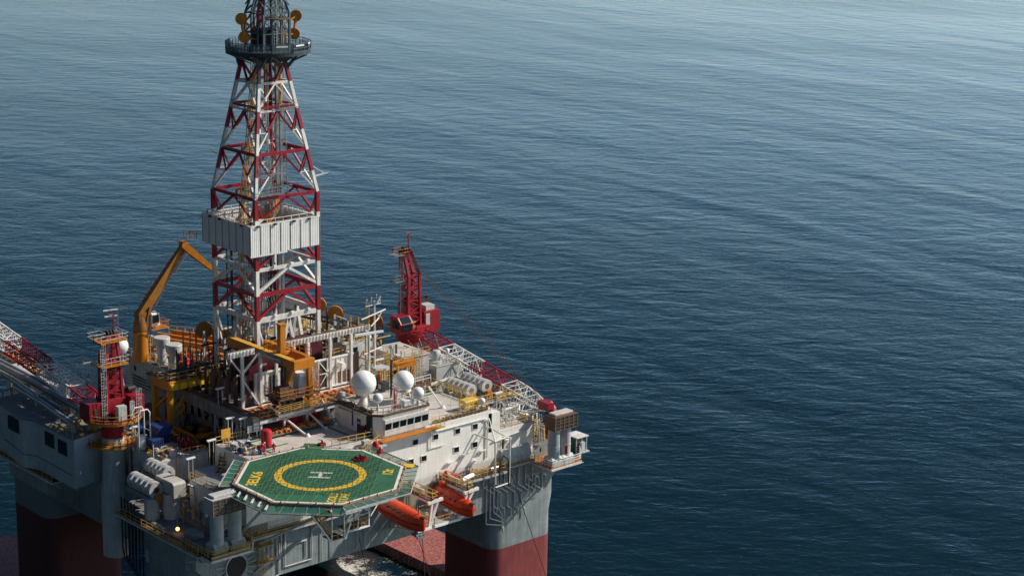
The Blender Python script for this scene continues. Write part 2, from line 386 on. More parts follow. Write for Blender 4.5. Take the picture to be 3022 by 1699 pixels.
# ------------------------------------------------------------------ sea
def sea_mat():
    m = bpy.data.materials.new('sea_water'); m.use_nodes = True
    nt = m.node_tree; L = nt.links.new; b = nt.nodes['Principled BSDF']
    b.inputs['IOR'].default_value = 1.33
    g = nd(nt, 'ShaderNodeNewGeometry')
    def wave(sx, sy, rot, det, rough, dist=0.0):
        m1 = nd(nt, 'ShaderNodeMapping'); m1.inputs['Rotation'].default_value = (0,0,YAW+rot); L(g.outputs['Position'], m1.inputs[0])
        mp = nd(nt, 'ShaderNodeMapping'); mp.inputs['Scale'].default_value = (sx, sy, 1); L(m1.outputs[0], mp.inputs[0])
        n = nd(nt, 'ShaderNodeTexNoise', Scale=1.0, Detail=det, Roughness=rough, Distortion=dist); L(mp.outputs[0], n.inputs['Vector']); return n.outputs[0]
    swell = wave(0.010, 0.032, 1.0, 2.0, 0.5, 0.3)
    mid = wave(0.075, 0.13, 0.12, 3.0, 0.55, 0.4)
    chop = wave(0.30, 0.50, -0.06, 4.0, 0.6, 0.5)
    fine = wave(0.9, 1.4, 0.5, 3.0, 0.6, 0.3)
    big = wave(0.0022, 0.006, 0.3, 3.0, 0.55)
    def mad(a, k, c=None):
        n = nd(nt, 'ShaderNodeMath', operation='MULTIPLY'); L(a, n.inputs[0]); n.inputs[1].default_value = k
        if c is None: return n.outputs[0]
        q = nd(nt, 'ShaderNodeMath', operation='ADD'); L(n.outputs[0], q.inputs[0]); L(c, q.inputs[1]); return q.outputs[0]
    h = mad(swell, 0.62, mad(mid, 0.24, mad(chop, 0.085, mad(fine, 0.03))))
    bp = nd(nt, 'ShaderNodeBump', Strength=1.0, Distance=1.0); L(h, bp.inputs['Height']); L(bp.outputs[0], b.inputs['Normal'])
    # colour: body colour with slow patches
    cr = nd(nt, 'ShaderNodeValToRGB'); e = cr.color_ramp.elements
    e[0].position = 0.3; e[0].color = (0.0015, 0.009, 0.012, 1); e[1].position = 0.72; e[1].color = (0.003, 0.018, 0.022, 1)
    s2 = mad(big, 0.6, mad(mid, 0.4)); L(s2, cr.inputs[0]); L(cr.outputs[0], b.inputs['Base Color'])
    rr = nd(nt, 'ShaderNodeMapRange'); rr.inputs['From Min'].default_value = 0.3; rr.inputs['From Max'].default_value = 0.7
    rr.inputs['To Min'].default_value = 0.10; rr.inputs['To Max'].default_value = 0.2; L(big, rr.inputs[0]); L(rr.outputs[0], b.inputs['Roughness'])
    return m
S = MB(); S.add([(-30000,-30000,-H),(30000,-30000,-H),(30000,30000,-H),(-30000,30000,-H)], [(0,1,2,3)])
sea = S.build('sea', sea_mat()); tag(sea, 'dark blue open sea with low rippling swell', 'sea', kind='structure')
# foam beneath the deck
def foam_mat():
    m = bpy.data.materials.new('foam'); m.use_nodes = True; nt = m.node_tree; L = nt.links.new; b = nt.nodes['Principled BSDF']
    g = nd(nt, 'ShaderNodeNewGeometry'); n = nd(nt, 'ShaderNodeTexNoise', Scale=0.8, Detail=10.0, Roughness=0.75, Distortion=1.6); L(g.outputs['Position'], n.inputs['Vector'])
    n2 = nd(nt, 'ShaderNodeTexNoise', Scale=0.11, Detail=2.0); L(g.outputs['Position'], n2.inputs['Vector'])
    mm = nd(nt, 'ShaderNodeMath', operation='MULTIPLY'); L(n.outputs[0], mm.inputs[0]); L(n2.outputs[0], mm.inputs[1])
    r = nd(nt, 'ShaderNodeMapRange'); r.inputs['From Min'].default_value = 0.255; r.inputs['From Max'].default_value = 0.36; L(mm.outputs[0], r.inputs[0])
    b.inputs['Base Color'].default_value = (0.75, 0.72, 0.66, 1); b.inputs['Roughness'].default_value = 0.9; L(r.outputs[0], b.inputs['Alpha']); return m
S = MB(); n = 26; vs = [(39, 33, -H+0.06)]
for i in range(n):
    t = 2*math.pi*i/n; r = 1 + 0.25*math.sin(3*t+1) + 0.15*math.sin(5*t); vs.append((36.5 + 7.5*r*math.cos(t)*0.6, 30 + 13*r*math.sin(t), -H+0.06))
S.add(vs, [(0, i+1, (i+1) % n + 1) for i in range(n)])
tag(S.build('sea_foam', foam_mat()), 'white foam patch on the water under the rig deck beside the red pontoon', 'foam', kind='stuff')

# ------------------------------------------------------------------ hull
hull = thing('rig_hull', 'grey box hull of the drilling rig standing on thick columns with red lower paint', 'rig hull', (18.8, 40, -H))
MD = -8.6           # main deck level
m = MB()
HP = [(-15.6,8.2),(54.6,8.2),(54.6,64),(50,69.5),(4,69.5),(-5,61.2),(-16.0,61.2),(-16.6,60.4),(-16.6,48.2),(-11.0,48.2),(-11.0,29.5),(-16.6,26.5),(-16.6,9.4)]
HB = [(max(-11.0,min(49.0,x)), y) for x, y in HP]; n = len(HP)
m.add([(x,y,-17.3) for x,y in HB]+[(x,y,-13.0) for x,y in HP]+[(x,y,MD-.02) for x,y in HP],
      [tuple(range(n))[::-1], tuple(range(2*n,3*n))]+[(j*n+i,j*n+(i+1)%n,(j+1)*n+(i+1)%n,(j+1)*n+i) for j in (0,1) for i in range(n)])
m.build('upper_hull', GREY, hull)
m = MB(); m.prism([(x*0.9985+0.04, y*0.998+0.1) for x, y in HP], MD-0.01, MD); m.build('main_deck', DECK, hull)
for k, (x0, x1, y0, y1, nm) in enumerate(((39.9,53.4,8.35,21.5,'FR'),(-15.8,-2.2,8.35,21.5,'FL'),(39.9,53.4,54,67,'BR'),(-16.55,-3.2,48.4,60.9,'BL'))):
    m = MB(); P = rpoly(x0, x1, y0, y1, 2.3, 6); n = len(P)
    # bracket flare under the hull, then straight shaft
    cx, cy = (x0+x1)/2, (y0+y1)/2
    P2 = [(cx+(x-cx)*1.09, cy+(y-cy)*(1.0 if y < cy else 1.05)) for x, y in P]
    lv = [(P2, -12.6), (P2, -17.6), (P, -20.5), (P, -34.0)]
    if nm == 'BL': lv = [(P, -12.6), (P, -17.4), (P, -20.5), (P, -34.0)]
    vs = [(x, y, z) for pp, z in lv for x, y in pp]; fs = []
    for j in range(3):
        for i in range(n): fs.append((j*n+i, (j+1)*n+i, (j+1)*n+(i+1)%n, j*n+(i+1)%n))
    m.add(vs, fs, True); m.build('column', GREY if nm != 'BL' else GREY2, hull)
for x0, x1 in ((41.6, 53.6), (-16, -4)):
    m = MB(); P = rpoly(x0, x1, -6, 84, 2.5, 5); n = len(P); c = ((x0+x1)/2, 39)
    Pi = [(c[0]+(x-c[0])*0.93, c[1]+(y-c[1])*0.988) for x, y in P]
    m.add([(x,y,-41) for x,y in P]+[(x,y,-33.7) for x,y in P]+[(x,y,-33) for x,y in Pi],
          [tuple(range(2*n,3*n))]+[(j*n+i, j*n+(i+1)%n, (j+1)*n+(i+1)%n, (j+1)*n+i) for j in (0,1) for i in range(n)])
    m.build('pontoon', PONT, hull)
for yy in (24, 52):
    m = MB(); m.tube((-6, yy, -36), (43, yy, -36), 1.4, 14); m.build('brace', PONT, hull)
# pipe tracery on the front of the right column and hull
m = MB(); yq = 8.0
for i in range(8):
    x = 37.5 + i*1.5; zt = -11.2; zb = -17.5 - 0.35*i if i < 5 else -15.6 + 0.2*i
    pts = [(x, yq, zt), (x, yq, zt-1.6-0.25*i), (x+2.2, yq, zt-3.2-0.25*i), (x+2.2, yq, zb+1), (x+3.0, yq, zb+0.4), (x+3.0, yq, zb-0.8)]
    m.path(pts, 0.11, 6)
for i in range(4):
    m.path([(38.2+i*0.8, yq, -12.5), (38.2+i*0.8, yq, -19.2+i*0.8), (41.5, yq, -20.2+i*0.6), (42.0, yq, -21.6+i*0.3)], 0.11, 6)
m.build('ballast_pipes', LGREY, hull)
m = MB()
for i in range(7):
    x = -5.0 + i*0.75; zb = -15.2 + i*0.25
    m.path([(x, yq, -9.6), (x, yq, zb), (x-1.5, yq, zb-0.9), (x-1.5, yq, zb-1.6 if i % 2 else zb-0.9)], 0.09, 6)
m.path([(-1.6, yq, -12.2), (-1.6, yq, -17.0), (-3, yq, -17.6), (-3, yq, -19.5)], 0.12, 6)
m.path([(-0.6, yq, -11.2), (-0.6, yq, -16.2), (4.2, yq, -16.2), (4.2, yq, -10.5)], 0.1, 6)
m.path([(1.2, yq, -13.0), (3.2, yq, -13.0), (3.2, yq, -15.6)], 0.1, 6)
for x in (6.0, 7.8, 12.5, 14.0, 35.2): m.path([(x, yq, -10.2), (x, yq, -16.9)], 0.07, 6)
m.build('service_pipes', LGREY, hull)
# round fairlead opening with radial stiffeners, front left
m = MB(); m.lathe((-9.0, 8.1, -14.0), [(0.05, 0.1), (1.5, 0.1), (1.6, 0.0)], 20, (0,-1,0)); m.build('fairlead_opening', BLACK, hull)
m = MB()
for i in range(14):
    t = math.pi*(0.95 + 1.15*i/13); m.beam((-9+1.8*math.cos(t), 8.05, -14+1.8*math.sin(t)), (-9+3.4*math.cos(t), 8.05, -14+3.4*math.sin(t)), 0.1, 0.14)
m.lathe((-9.0, 8.05, -14.0), [(1.7, 0.15), (1.9, 0.15), (1.9, 0)], 24, (0,-1,0)); m.build('fairlead_ribs', LGREY, hull)
m = MB(); m.prism([(53.9,16),(55.2,16),(55.2,20),(53.9,20)], -33, -18); m.build('anchor_rack', PONT, hull)
# walkway fitted round the front of the hull at deck level
def walkway(name, pts, wid, side, label, cat='walkway', z_under=0.35, mat=BROWN, parent=None):
    t = thing(name, label, cat, pts[0])
    m = MB()
    for a, b in zip(pts[:-1], pts[1:]):
        a = Vector(a); b = Vector(b); d = (b-a).normalized(); nrm = Vector((d.y, -d.x, 0))*wid*side
        m.add([a, b, b+nrm, a+nrm, a-Vector((0,0,.12)), b-Vector((0,0,.12)), b+nrm-Vector((0,0,.12)), a+nrm-Vector((0,0,.12))],
              [(0,1,2,3),(7,6,5,4),(0,4,5,1),(1,5,6,2),(2,6,7,3),(3,7,4,0)])
    m.build('floor_grating', mat, t)
    m = MB()
    for a, b in zip(pts[:-1], pts[1:]):
        a = Vector(a); b = Vector(b); d = (b-a).normalized(); nrm = Vector((d.y, -d.x, 0))*wid*side
        m.rail([a+nrm, b+nrm], toe=True)
    m.build('railing', YRAIL, t)
    m = MB()
    for a, b in zip(pts[:-1], pts[1:]):
        a = Vector(a); b = Vector(b); d = (b-a).normalized(); nrm = Vector((d.y, -d.x, 0))*wid*side; n = max(1, int((b-a).length/2.2))
        m.beam(a+nrm-Vector((0,0,.25)), b+nrm-Vector((0,0,.25)), 0.15, 0.3)
        for i in range(n+1):
            p = a.lerp(b, i/n)-Vector((0,0,.2)); m.beam(p, p+nrm, 0.12, 0.2); m.beam(p-Vector((0,0,1.1)), p+nrm*0.9, 0.1)
    m.build('bracket', LGREY, t)
    return t
walkway('front_walkway', [(33.5,8.1,-9.9),(47.2,8.1,-9.9)], 1.5, 1, 'yellow railed walkway along the grey hull under the white accommodation wall at right')
walkway('front_walkway', [(-9.0,8.1,-9.9),(12.5,8.1,-9.9)], 1.3, 1, 'dark rusty walkway with yellow rails on the hull under the helideck')
walkway('side_walkway', [(-16.7,26,-8.9),(-16.7,4,-8.9)], 1.2, 1, 'shadowed walkway with yellow rails hung on the left side of the hull')
walkway('side_walkway', [(-17.2,66,-9.0),(-17.2,43,-9.0)], 1.4, 1, 'shadowed yellow railed walkway under the grey control house at far left')
# ------------------------------------------------------------------ accommodation block
acc = thing('accommodation_block', 'white accommodation block with small square windows in front of the derrick', 'building', (16, 14, MD))
m = MB(); m.prism([(-3.4,8.2),(39.3,8.2),(39.3,21.5),(-3.4,21.5)], MD-1.2, -0.52); m.box(-7,-3.41,8.2,21.5,MD-1.2,-3.6)
m.box(39.32, 48.1, 8.2, 20.5, MD-1.2, -4.2)
m.build('wall', WHITE, acc)
m = MB(); m.prism([(-3.3,11.2),(16.5,11.2),(16.5,8.3),(39.2,8.3),(39.2,21.4),(-3.3,21.4)], -0.52, -0.46); m.build('roof_deck', ROOF, acc)
m = MB(); m.box(-6.9, -3.5, 8.3, 21.4, -3.6, -3.55); m.box(-3.3, 16.4, 8.3, 11.2, -0.52, -0.47); m.build('roof_edge', LGREY, acc)
m = MB(); m.box(39.4, 48.0, 8.3, 20.4, -4.2, -4.14); m.build('lower_roof', ROOF, acc)
m = MB()
m.box(0.5, 14.9, 18.7, 19.2, -0.455, -0.45); m.box(14.1, 14.6, 12.0, 18.7, -0.455, -0.45); m.box(1.2,5.2,14.9,15.3,-0.455,-0.45); m.box(0.5, 1.0, 13.0, 18.7, -0.455, -0.45)
m.box(27.2, 39, 20.3, 20.8, -0.455, -0.45)
m.build('escape_route_line', GLINE, acc)
def window(x, z, w=1.0, h=0.85):
    f = MB(); f.box(x-w/2-0.09, x+w/2+0.09, 8.11, 8.2, z-h/2-0.09, z-h/2); f.box(x-w/2-0.09, x+w/2+0.09, 8.05, 8.2, z+h/2, z+h/2+0.1); f.box(x-w/2-0.09, x-w/2, 8.11, 8.2, z-h/2, z+h/2); f.box(x+w/2, x+w/2+0.09, 8.11, 8.2, z-h/2, z+h/2); fo = f.build('window', WHITE2, acc)
    g = MB(); g.box(x-w/2, x+w/2, 8.17, 8.19, z-h/2, z+h/2); g.build('pane', GLASS, fo)
for x in (23.8, 27.8, 32.2, 35.8): window(x, -2.45)
for x in (22.95, 25.5, 32.0, 35.8): window(x, -5.42)
m = MB()   # white pipes on the wall
m.path([(27.5,8.0,-1.5),(37.6,8.0,-1.5),(38.2,8.0,-1.9),(38.2,8.0,-8.0)], 0.12, 6)
m.path([(26.6,8.0,-1.2),(26.6,8.0,-4.0),(29.4,8.0,-4.0)], 0.08, 6)
m.path([(39.6,7.9,-5.5),(46.8,7.9,-5.0)], 0.12, 6)
m.build('wall_pipe', WHITE2, acc)
m = MB(); 
for x, z in ((30.6,-7.1),(33.6,-6.4),(35.5,-8.0),(37.2,-6.6),(42.5,-5.9)): m.cbox((x,7.85,z),(1.3,0.35,0.16))
m.build('wall_lamp', WHITE2, acc)
m = MB(); m.rail([(16.6,8.35,-.46),(16.4,8.35,-.46)], step=1); m.rail([(27.2,8.35,-.46),(39.1,8.35,-.46),(39.1,21.2,-.46),(27.5,21.2,-.46)], w=0.06, toe=False)
m.build('roof_railing', YRAIL, acc)
m = MB()
for i in range(34):
    x = 27.6 + i*0.33; m.cbox((x, 8.5, -.2+0.25*random.random()), (0.22, 0.3, 0.3+0.4*random.random()))
m.build('cable_tray', BROWN, acc)
m = MB(); m.rail([(39.5,8.4,-4.14),(47.9,8.4,-4.14),(47.9,20,-4.14)], w=0.06); m.build('lower_railing', YRAIL, acc)
m = MB(); m.box(38.6,41.0,8.2,12.4,-4.1,-1.0); m.build('stair_housing', WHITE, acc)
m = MB(); m.ladder((41.5,7.9,-9.7),(41.5,7.9,-5.2),(1,0,0)); m.build('ladder', YRAIL, acc)
# big dished alcove at the right end of the wall
m = MB(); m.prismx([(7.0,-9.4),(7.6,-7.6),(8.19,-7.4),(8.19,-9.8),(7.0,-9.8)], 41.0, 47.0); m.build('wall_sponson', LGREY, acc)

# ------------------------------------------------------------------ wheelhouse
wh = thing('wheelhouse', 'white wheelhouse on the accommodation roof with a row of dark windows and radomes above', 'wheelhouse', (21, 13, -0.46))
m = MB(); m.prism([(16.4,9.4),(17.6,8.25),(26.2,8.25),(26.4,9.2),(26.4,18.6),(16.4,18.6)], -0.46, 2.95); m.build('wall', WHITE, wh)
m = MB(); m.prism([(16.2,9.3),(17.5,8.0),(26.3,8.0),(26.7,9.2),(26.7,18.8),(16.2,18.8)], 2.95, 3.1); m.build('roof', ROOF, wh)
m = MB(); m.bpath([(16.2,18.8,3.05),(16.2,9.3,3.05),(17.5,8.0,3.05),(26.3,8.0,3.05),(26.7,9.2,3.05),(26.7,18.8,3.05)], 0.25, 0.32); m.build('roof_edge', BROWN, wh)
m = MB(); m.prismx([(7.75,2.3),(8.24,2.3),(8.24,-0.2),(7.95,-0.2)], 17.7, 26.2); m.build('window_bay', WHITE2, wh)
for i in range(6):
    x = 18.35 + i*1.42; m = MB(); m.add([(x-.58,7.86,0.75),(x+.58,7.86,0.75),(x+.58,7.73,1.75),(x-.58,7.73,1.75),(x-.58,7.95,0.75),(x+.58,7.95,0.75),(x+.58,7.95,1.75),(x-.58,7.95,1.75)],
        [(0,1,2,3),(7,6,5,4),(0,4,5,1),(1,5,6,2),(2,6,7,3),(3,7,4,0)]); m.build('window', GLASS, wh)
m = MB(); m.box(16.6, 27.4, 6.9, 8.1, -0.75, -0.6); m.build('catwalk', ORG, wh)
m = MB(); m.box(26.0,28.6,6.9,8.1,-0.74,-0.62); m.rail([(26.0,6.95,-.6),(28.6,6.95,-.6)], step=0.8); m.build('catwalk_rail', YRAIL, wh)
m = MB(); m.box(16.34,16.4,12.1,12.95,-0.4,1.7); d = m.build('door', BLUE, wh)
m = MB(); m.box(16.31,16.34,12.35,12.7,0.9,1.3); m.build('door_sign', WLINE, d)
m = MB(); m.box(16.33,16.4,10.3,10.95,0.4,1.2); m.build('window', GLASS, wh)
m = MB(); m.cbox((16.25, 9.75, 1.2), (0.5, 0.9, 3.2)); m.build('pipe_recess', BLACK, wh)
m = MB(); m.box(16.1,16.4,11.0,11.7,-0.4,0.9); m.build('hose_cabinet', RED, wh)
tm = text_mb('AERONAUTICA', (16.37, 16.0, 2.35), (3.4, 0.34), (0,-1,0), (0,0,1), 0); tm.build('wall_lettering', DARK, wh)
m = MB(); m.beam((16.1,18.2,1.2),(16.1,16.9,1.2),0.12); m.beam((16.1,10.3,1.0),(16.1,9.1,1.0),0.12); m.beam((16.1,13.6,2.4),(16.1,12.2,2.4),0.12); m.build('lamp', WLINE, wh)
m = MB(); m.beam((16.3,14.0,2.6),(16.3,14.0,0.3),0.14); m.build('drain_pipe', BLUE, wh)
m = MB(); m.rail([(16.3,18.7,3.1),(16.3,9.3,3.1),(17.55,8.1,3.1),(26.2,8.1,3.1),(26.6,9.3,3.1),(26.6,18.7,3.1)], step=1.0); m.build('roof_railing', MGREY, wh)
m = MB(); 
for i in range(26): 
    y = 9.8 + i*0.34; m.cbox((16.7+0.3*random.random(), y, 3.2+0.2*random.random()), (0.4, 0.25, 0.3+0.3*random.random()))
m.build('roof_cable_run', BROWN, wh)

# radomes
def radome(x, y, z, r, zb, label, ped=0.35, frame=False):
    t = thing('radome', label, 'radome', (x, y, zb), 'white satellite radomes')
    m = MB(); m.sphere((x,y,z), r, 32, 18); d = m.build('dome', RADOME, t)
    m = MB(); m.ring((x,y,0), r*0.985, r*1.004, z-r*0.14, z-r*0.11, 40); m.build('seam', LGREY, d)
    m = MB()
    if frame:
        for a in range(4):
            t1 = a*math.pi/2+.7; m.beam((x+r*.7*math.cos(t1), y+r*.7*math.sin(t1), zb), (x+r*.55*math.cos(t1), y+r*.55*math.sin(t1), z-r*.8), 0.14)
        m.ring((x,y,0), r*.35, r*.75, z-r*.95, z-r*.85, 20)
        m.rail([(x+r*math.cos(a*math.pi/3), y+r*math.sin(a*math.pi/3), zb) for a in range(7)], h=0.8)
    else:
        m.lathe((x,y,zb), [(ped*2.4,0),(ped*1.4,(z-r-zb)*.5+.1),(ped,(z-r-zb)*.7+.1),(ped*1.1,z-r*.93-zb)], 14)
    m.build('pedestal', WHITE2, t)
radome(18.4, 14.0, 6.55, 1.95, 3.1, 'largest white radome on a tapered pedestal over the wheelhouse, left one', 0.42)
radome(24.2, 11.6, 6.35, 1.63, 3.1, 'second largest white radome on a framed stand above the wheelhouse windows', frame=True)
radome(24.9, 8.9, 5.0, 0.92, 3.1, 'medium white radome right of the wheelhouse roof nearest its right corner', 0.15)
radome(18.5, 10.6, 5.0, 0.76, 3.1, 'small white radome on a thin post just right of the largest radome', 0.12)
radome(38.2, 9.35, 0.95, 0.52, -0.46, 'tiny white dome at the right edge of the accommodation roof beside the yellow capsule', 0.2)
# roof equipment
def roofbox(x, y, z, d, mat, label, name='equipment_cabinet'):
    t = thing(name, label, 'cabinet', (x, y, z)); m = MB(); m.cbox((x,y,z+d[2]/2+.25), d); m.build('cabinet', mat, t, bevel=0.06)
    m = MB()
    for sx in (-1,1):
        for sy in (-1,1): m.cbox((x+sx*d[0]*.4, y+sy*d[1]*.4, z+.125), (.1,.1,.25))
    m.build('legs', MGREY, t)
    m = MB(); m.cbox((x-d[0]/2-.02, y, z+d[2]/2+.25), (.04, d[1]*.6, d[2]*.6)); m.build('door_panel', LGREY, t)
roofbox(23.0, 9.2, 3.1, (1.9,1.0,0.95), WHITE2, 'white equipment cabinet on the wheelhouse roof between the two mid radomes')
roofbox(16.9, 17.6, 3.1, (0.9,0.9,1.3), LGREY, 'beige cabinet at the back left corner of the wheelhouse roof')
roofbox(20.6, 17.2, 3.1, (1.6,1.2,1.0), MGREY, 'grey cabinet at the back of the wheelhouse roof behind the largest radome')
roofbox(25.0, 17.5, 3.1, (1.4,1.2,1.3), DARK, 'dark square cabinet behind the framed radome')
# antennas and signal flag on the wheelhouse roof
for i, (x, y, h, lb) in enumerate(((19.6,8.7,2.6,'thin white whip antenna at the wheelhouse roof front left'),(21.4,8.5,2.2,'white whip antenna over the third wheelhouse window'),(22.3,10.2,3.2,'white whip antenna beside the red flag'),(26.2,8.8,3.4,'white whip antenna at the right corner of the wheelhouse roof'),(17.0,16.6,3.0,'thin antenna by the beige roof cabinet'),(17.2,18.0,3.4,'thin antenna at the back left corner of the wheelhouse roof'))):
    m = MB(); m.tube((x,y,3.1),(x,y,3.1+h),0.05,6,0.03); m.tube((x,y,3.1),(x,y,3.4),0.12,8); m.tube((x-.3,y,3.1+h*.8),(x+.3,y,3.1+h*.8),0.04,5)
    single('whip_antenna', m, WHITE2, lb, 'antenna')
t = thing('signal_flag', 'small red flag furled on a pole between the two big radomes', 'flag', (21.3,10.4,3.1))
m = MB(); m.tube((21.3,10.4,3.1),(21.3,10.4,6.8),0.06,8); m.build('pole', LGREY, t)
m = MB(); vs=[]; 
for j in range(8):
    for i in range(4): vs.append((21.32+i*0.12+0.03*math.sin(j*1.3+i), 10.4-0.08*math.sin(i*1.5+j), 6.2-j*0.36-0.1*i))
m.add(vs, [(j*4+i,j*4+i+1,(j+1)*4+i+1,(j+1)*4+i) for j in range(7) for i in range(3)], True); m.build('cloth', RED2, t)
# red handwheel hydrant
m = MB(); m.tube((20.2,8.6,3.1),(20.2,8.6,3.9),.08,8); m.ring((20.2,8.6,0),.22,.32,3.85,3.95,12); m.tube((19.8,8.6,3.5),(20.6,8.6,3.5),.07,6)
single('fire_hydrant', m, RED2, 'small red fire hydrant on the wheelhouse roof front edge', 'hydrant')

# masts
t = thing('signal_mast', 'tall white signal mast with crossed yards and a yellow ladder behind the wheelhouse', 'mast', (24, 18.5, 3.1))
m = MB(); m.tube((24,18.5,1.0),(24,18.5,17.6),0.2,10,0.13); m.build('pole', WHITE2, t)
m = MB()
for z, a, b in ((15.6,(-5.2,-1.6),(3.6,1.3)),(9.9,(-4.1,1.0),(3.3,-0.6))):
    m.beam((24+a[0]*.75, 18.5+a[0]*.35, z), (24+b[0]*.75+.6, 18.5+b[0]*.4, z-.2), 0.14)
m.beam((22.5,17.4,14.0),(25.6,19.4,14.4),0.14); m.beam((22.3,18.5,16.9),(25.2,18.5,17.0),.12); m.beam((22.4,17.2,5.9),(26.2,19.5,6.3),.14)
m.beam((24,18.5,13.9),(26.4,19.7,15.2),.08); m.beam((24,18.5,8.6),(21.6,17.0,9.6),.08)
m.build('yard', WHITE2, t)
m = MB(); m.ladder((23.1,19.2,3.1),(23.1,19.2,17.2),(1,-.5,0),0.6,True); m.build('ladder', YRAIL, t)
m = MB()
for x, z in ((22.5,17.1),(23.4,17.3),(24.4,17.6),(25.1,17.2)): m.tube((x,18.5,z),(x,18.5,z+.7),.06,6); m.sphere((x,18.5,z+.8),.15,8,6)
m.tube((24.3,18.3,17.3),(24.8,18.3,17.9),.25,8); m.build('beacon', LGREY, t)
m = MB(); m.cbox((24.6,18.2,6.9),(2.4,1.7,.3)); m.cbox((26.0,18.0,6.6),(.8,.6,.6)); m.build('mast_platform', LGREY, t)
t = thing('radar_mast', 'white radar mast with a long bar scanner behind the largest radome', 'mast', (20.4, 15.2, 3.1))
m = MB(); m.tube((20.4,15.2,3.1),(20.4,15.2,13.0),.17,10); m.beam((20.4,15.2,7.6),(21.6,16.0,4.2),.1); m.beam((20.4,15.2,5.2),(19.6,15.6,3.5),.1); m.build('pole', WHITE2, t)
m = MB(); m.tube((20.4,15.2,13.0),(20.4,15.2,13.5),.28,10); m.cbox((20.4,15.2,13.75),(4.9,.32,.3),-.15); m.build('scanner', RADOME, t)
m = MB(); m.beam((20.4,15.2,7.6),(19.2,14.6,7.4),.1); m.tube((19.2,14.6,7.4),(19.2,14.6,8.1),.09,6); m.build('horn_arm', WHITE2, t)
t = thing('radar_mast', 'black pole with a thin flat radar bar on top between the two big radomes', 'mast', (23.9, 14.2, 3.1))
m = MB(); m.tube((23.9,14.2,3.1),(23.9,14.2,9.2),.16,10); m.build('pole', BLACK, t)
m = MB(); m.tube((23.9,14.2,9.2),(23.9,14.2,11.2),.16,10); m.lathe((23.9,14.2,10.8),[(.1,0),(.35,.2),(.3,.6),(.1,.7)],10); m.build('upper_pole', LGREY, t)
m = MB(); m.cbox((23.9,14.2,11.65),(3.3,.25,.18),-.1); m.build('scanner', WHITE2, t)
m = MB(); m.cbox((25.0,14.2,9.7),(1.5,.12,.12)); m.sphere((24.6,14.0,9.9),.18,8,6); m.build('yard', WHITE2, t)
# strut props over the roof deck
for a, b, lb in (((31.1,14,3.6),(33.9,13.8,-.45),'white tubular prop standing on the roof deck right of the wheelhouse'),
                 ((5.6,20.5,4.0),(9.3,15.9,-.45),'left white tubular prop slanting down onto the grey deck behind the helideck'),
                 ((11.2,20.6,3.2),(13.4,16.8,-.45),'white tubular prop slanting onto the deck between the red walls and wheelhouse'),
                 ((15.6,20.8,2.8),(15.9,17.6,-.45),'shaded tubular prop slanting to the deck beside the wheelhouse wall')):
    m = MB(); m.tube(a, b, .16, 10); m.lathe(b, [(.5,0),(.35,.25),(.16,.5)], 10); single('tubular_prop', m, WHITE2, lb, 'prop')
# yellow rescue capsule on a cradle
t = thing('rescue_capsule', 'bright yellow rescue capsule on a cradle at the right edge of the accommodation roof', 'capsule', (36.6, 11.0, -.46))
m = MB(); m.prismx([(9.8,0.05),(9.8,1.15),(10.0,1.3),(11.3,1.3),(11.5,1.15),(11.5,.05)], 35.2, 37.9); m.build('shell', paint('capsule_yellow',(0.8,0.5,0.02),.4,dirt=.2), t, bevel=.04)
m = MB(); m.cbox((36.5,10.7,-.2),(3.0,1.4,.3)); m.rail([(34.7,9.4,-.46),(38.2,9.4,-.46)], h=1.9, step=.9); m.build('cradle', WHITE2, t)
m = MB(); m.cbox((35.6,9.9,.75),(.7,.1,.4)); m.cbox((37.3,9.9,.75),(.7,.1,.4)); m.build('hatch', DARK, t)
# ------------------------------------------------------------------ helideck
hd = thing('helideck', 'green octagonal helideck with yellow ring and white H overhanging the hull', 'helideck', (0, 0, -1.2))
OA = 11.3; OT = OA*math.tan(math.pi/8)
OCT = [(-OA,OT),(-OT,OA),(OT,OA),(OA,OT),(OA,-OT),(OT,-OA),(-OT,-OA),(-OA,-OT)]
def sc(k): return [(x*k, y*k) for x, y in OCT]
m = MB(); m.prism(OCT, -0.45, 0.0); m.build('deck', GREEN, hd)
m = MB()
for i in range(8):
    a = sc(.995)[i]; b = sc(.995)[(i+1)%8]; c = sc(.958)[(i+1)%8]; d = sc(.958)[i]
    if i == 1: # gap for the access ramp
        pass
    if i == 2:
        e = .28; m1 = tuple(a[k]+(b[k]-a[k])*0.02 for k in (0,1))
    m.add([(*a,.005),(*b,.005),(*c,.005),(*d,.005)], [(3,2,1,0)])
m.build('perimeter_line', WLINE, hd)
m = MB(); m.add([(4.75,10.35,.012),(6.5,8.6,.012),(6.95,9.03,.012),(5.2,10.78,.012)], [(0,1,2,3)]); m.build('ramp_gap', GREEN, hd)
m = MB(); m.prism([(4.7,11.0),(7.0,8.9),(8.3,10.6),(6.4,12.6)], -0.45, -0.02); m.build('access_ramp', GREEN, hd)
def flat_ring(r0, r1, z, n=96):
    m = MB(); vs = []
    for i in range(n):
        t = 2*math.pi*i/n; vs += [(r0*math.cos(t), r0*math.sin(t), z), (r1*math.cos(t), r1*math.sin(t), z)]
    m.add(vs, [(2*i, 2*i+1, (2*i+3) % (2*n), (2*i+2) % (2*n)) for i in range(n)]); return m
flat_ring(5.40, 6.47, .005).build('aiming_circle', YLINE, hd)
q = 1/math.sqrt(2); RD = Vector((q, q, 0)); UP = Vector((-q, q, 0))
m = MB()
def quad(u0, u1, v0, v1, z=.007):
    m.add([Vector((0,0,z))+RD*u+UP*v for u, v in ((u0,v0),(u1,v0),(u1,v1),(u0,v1))], [(0,1,2,3)])
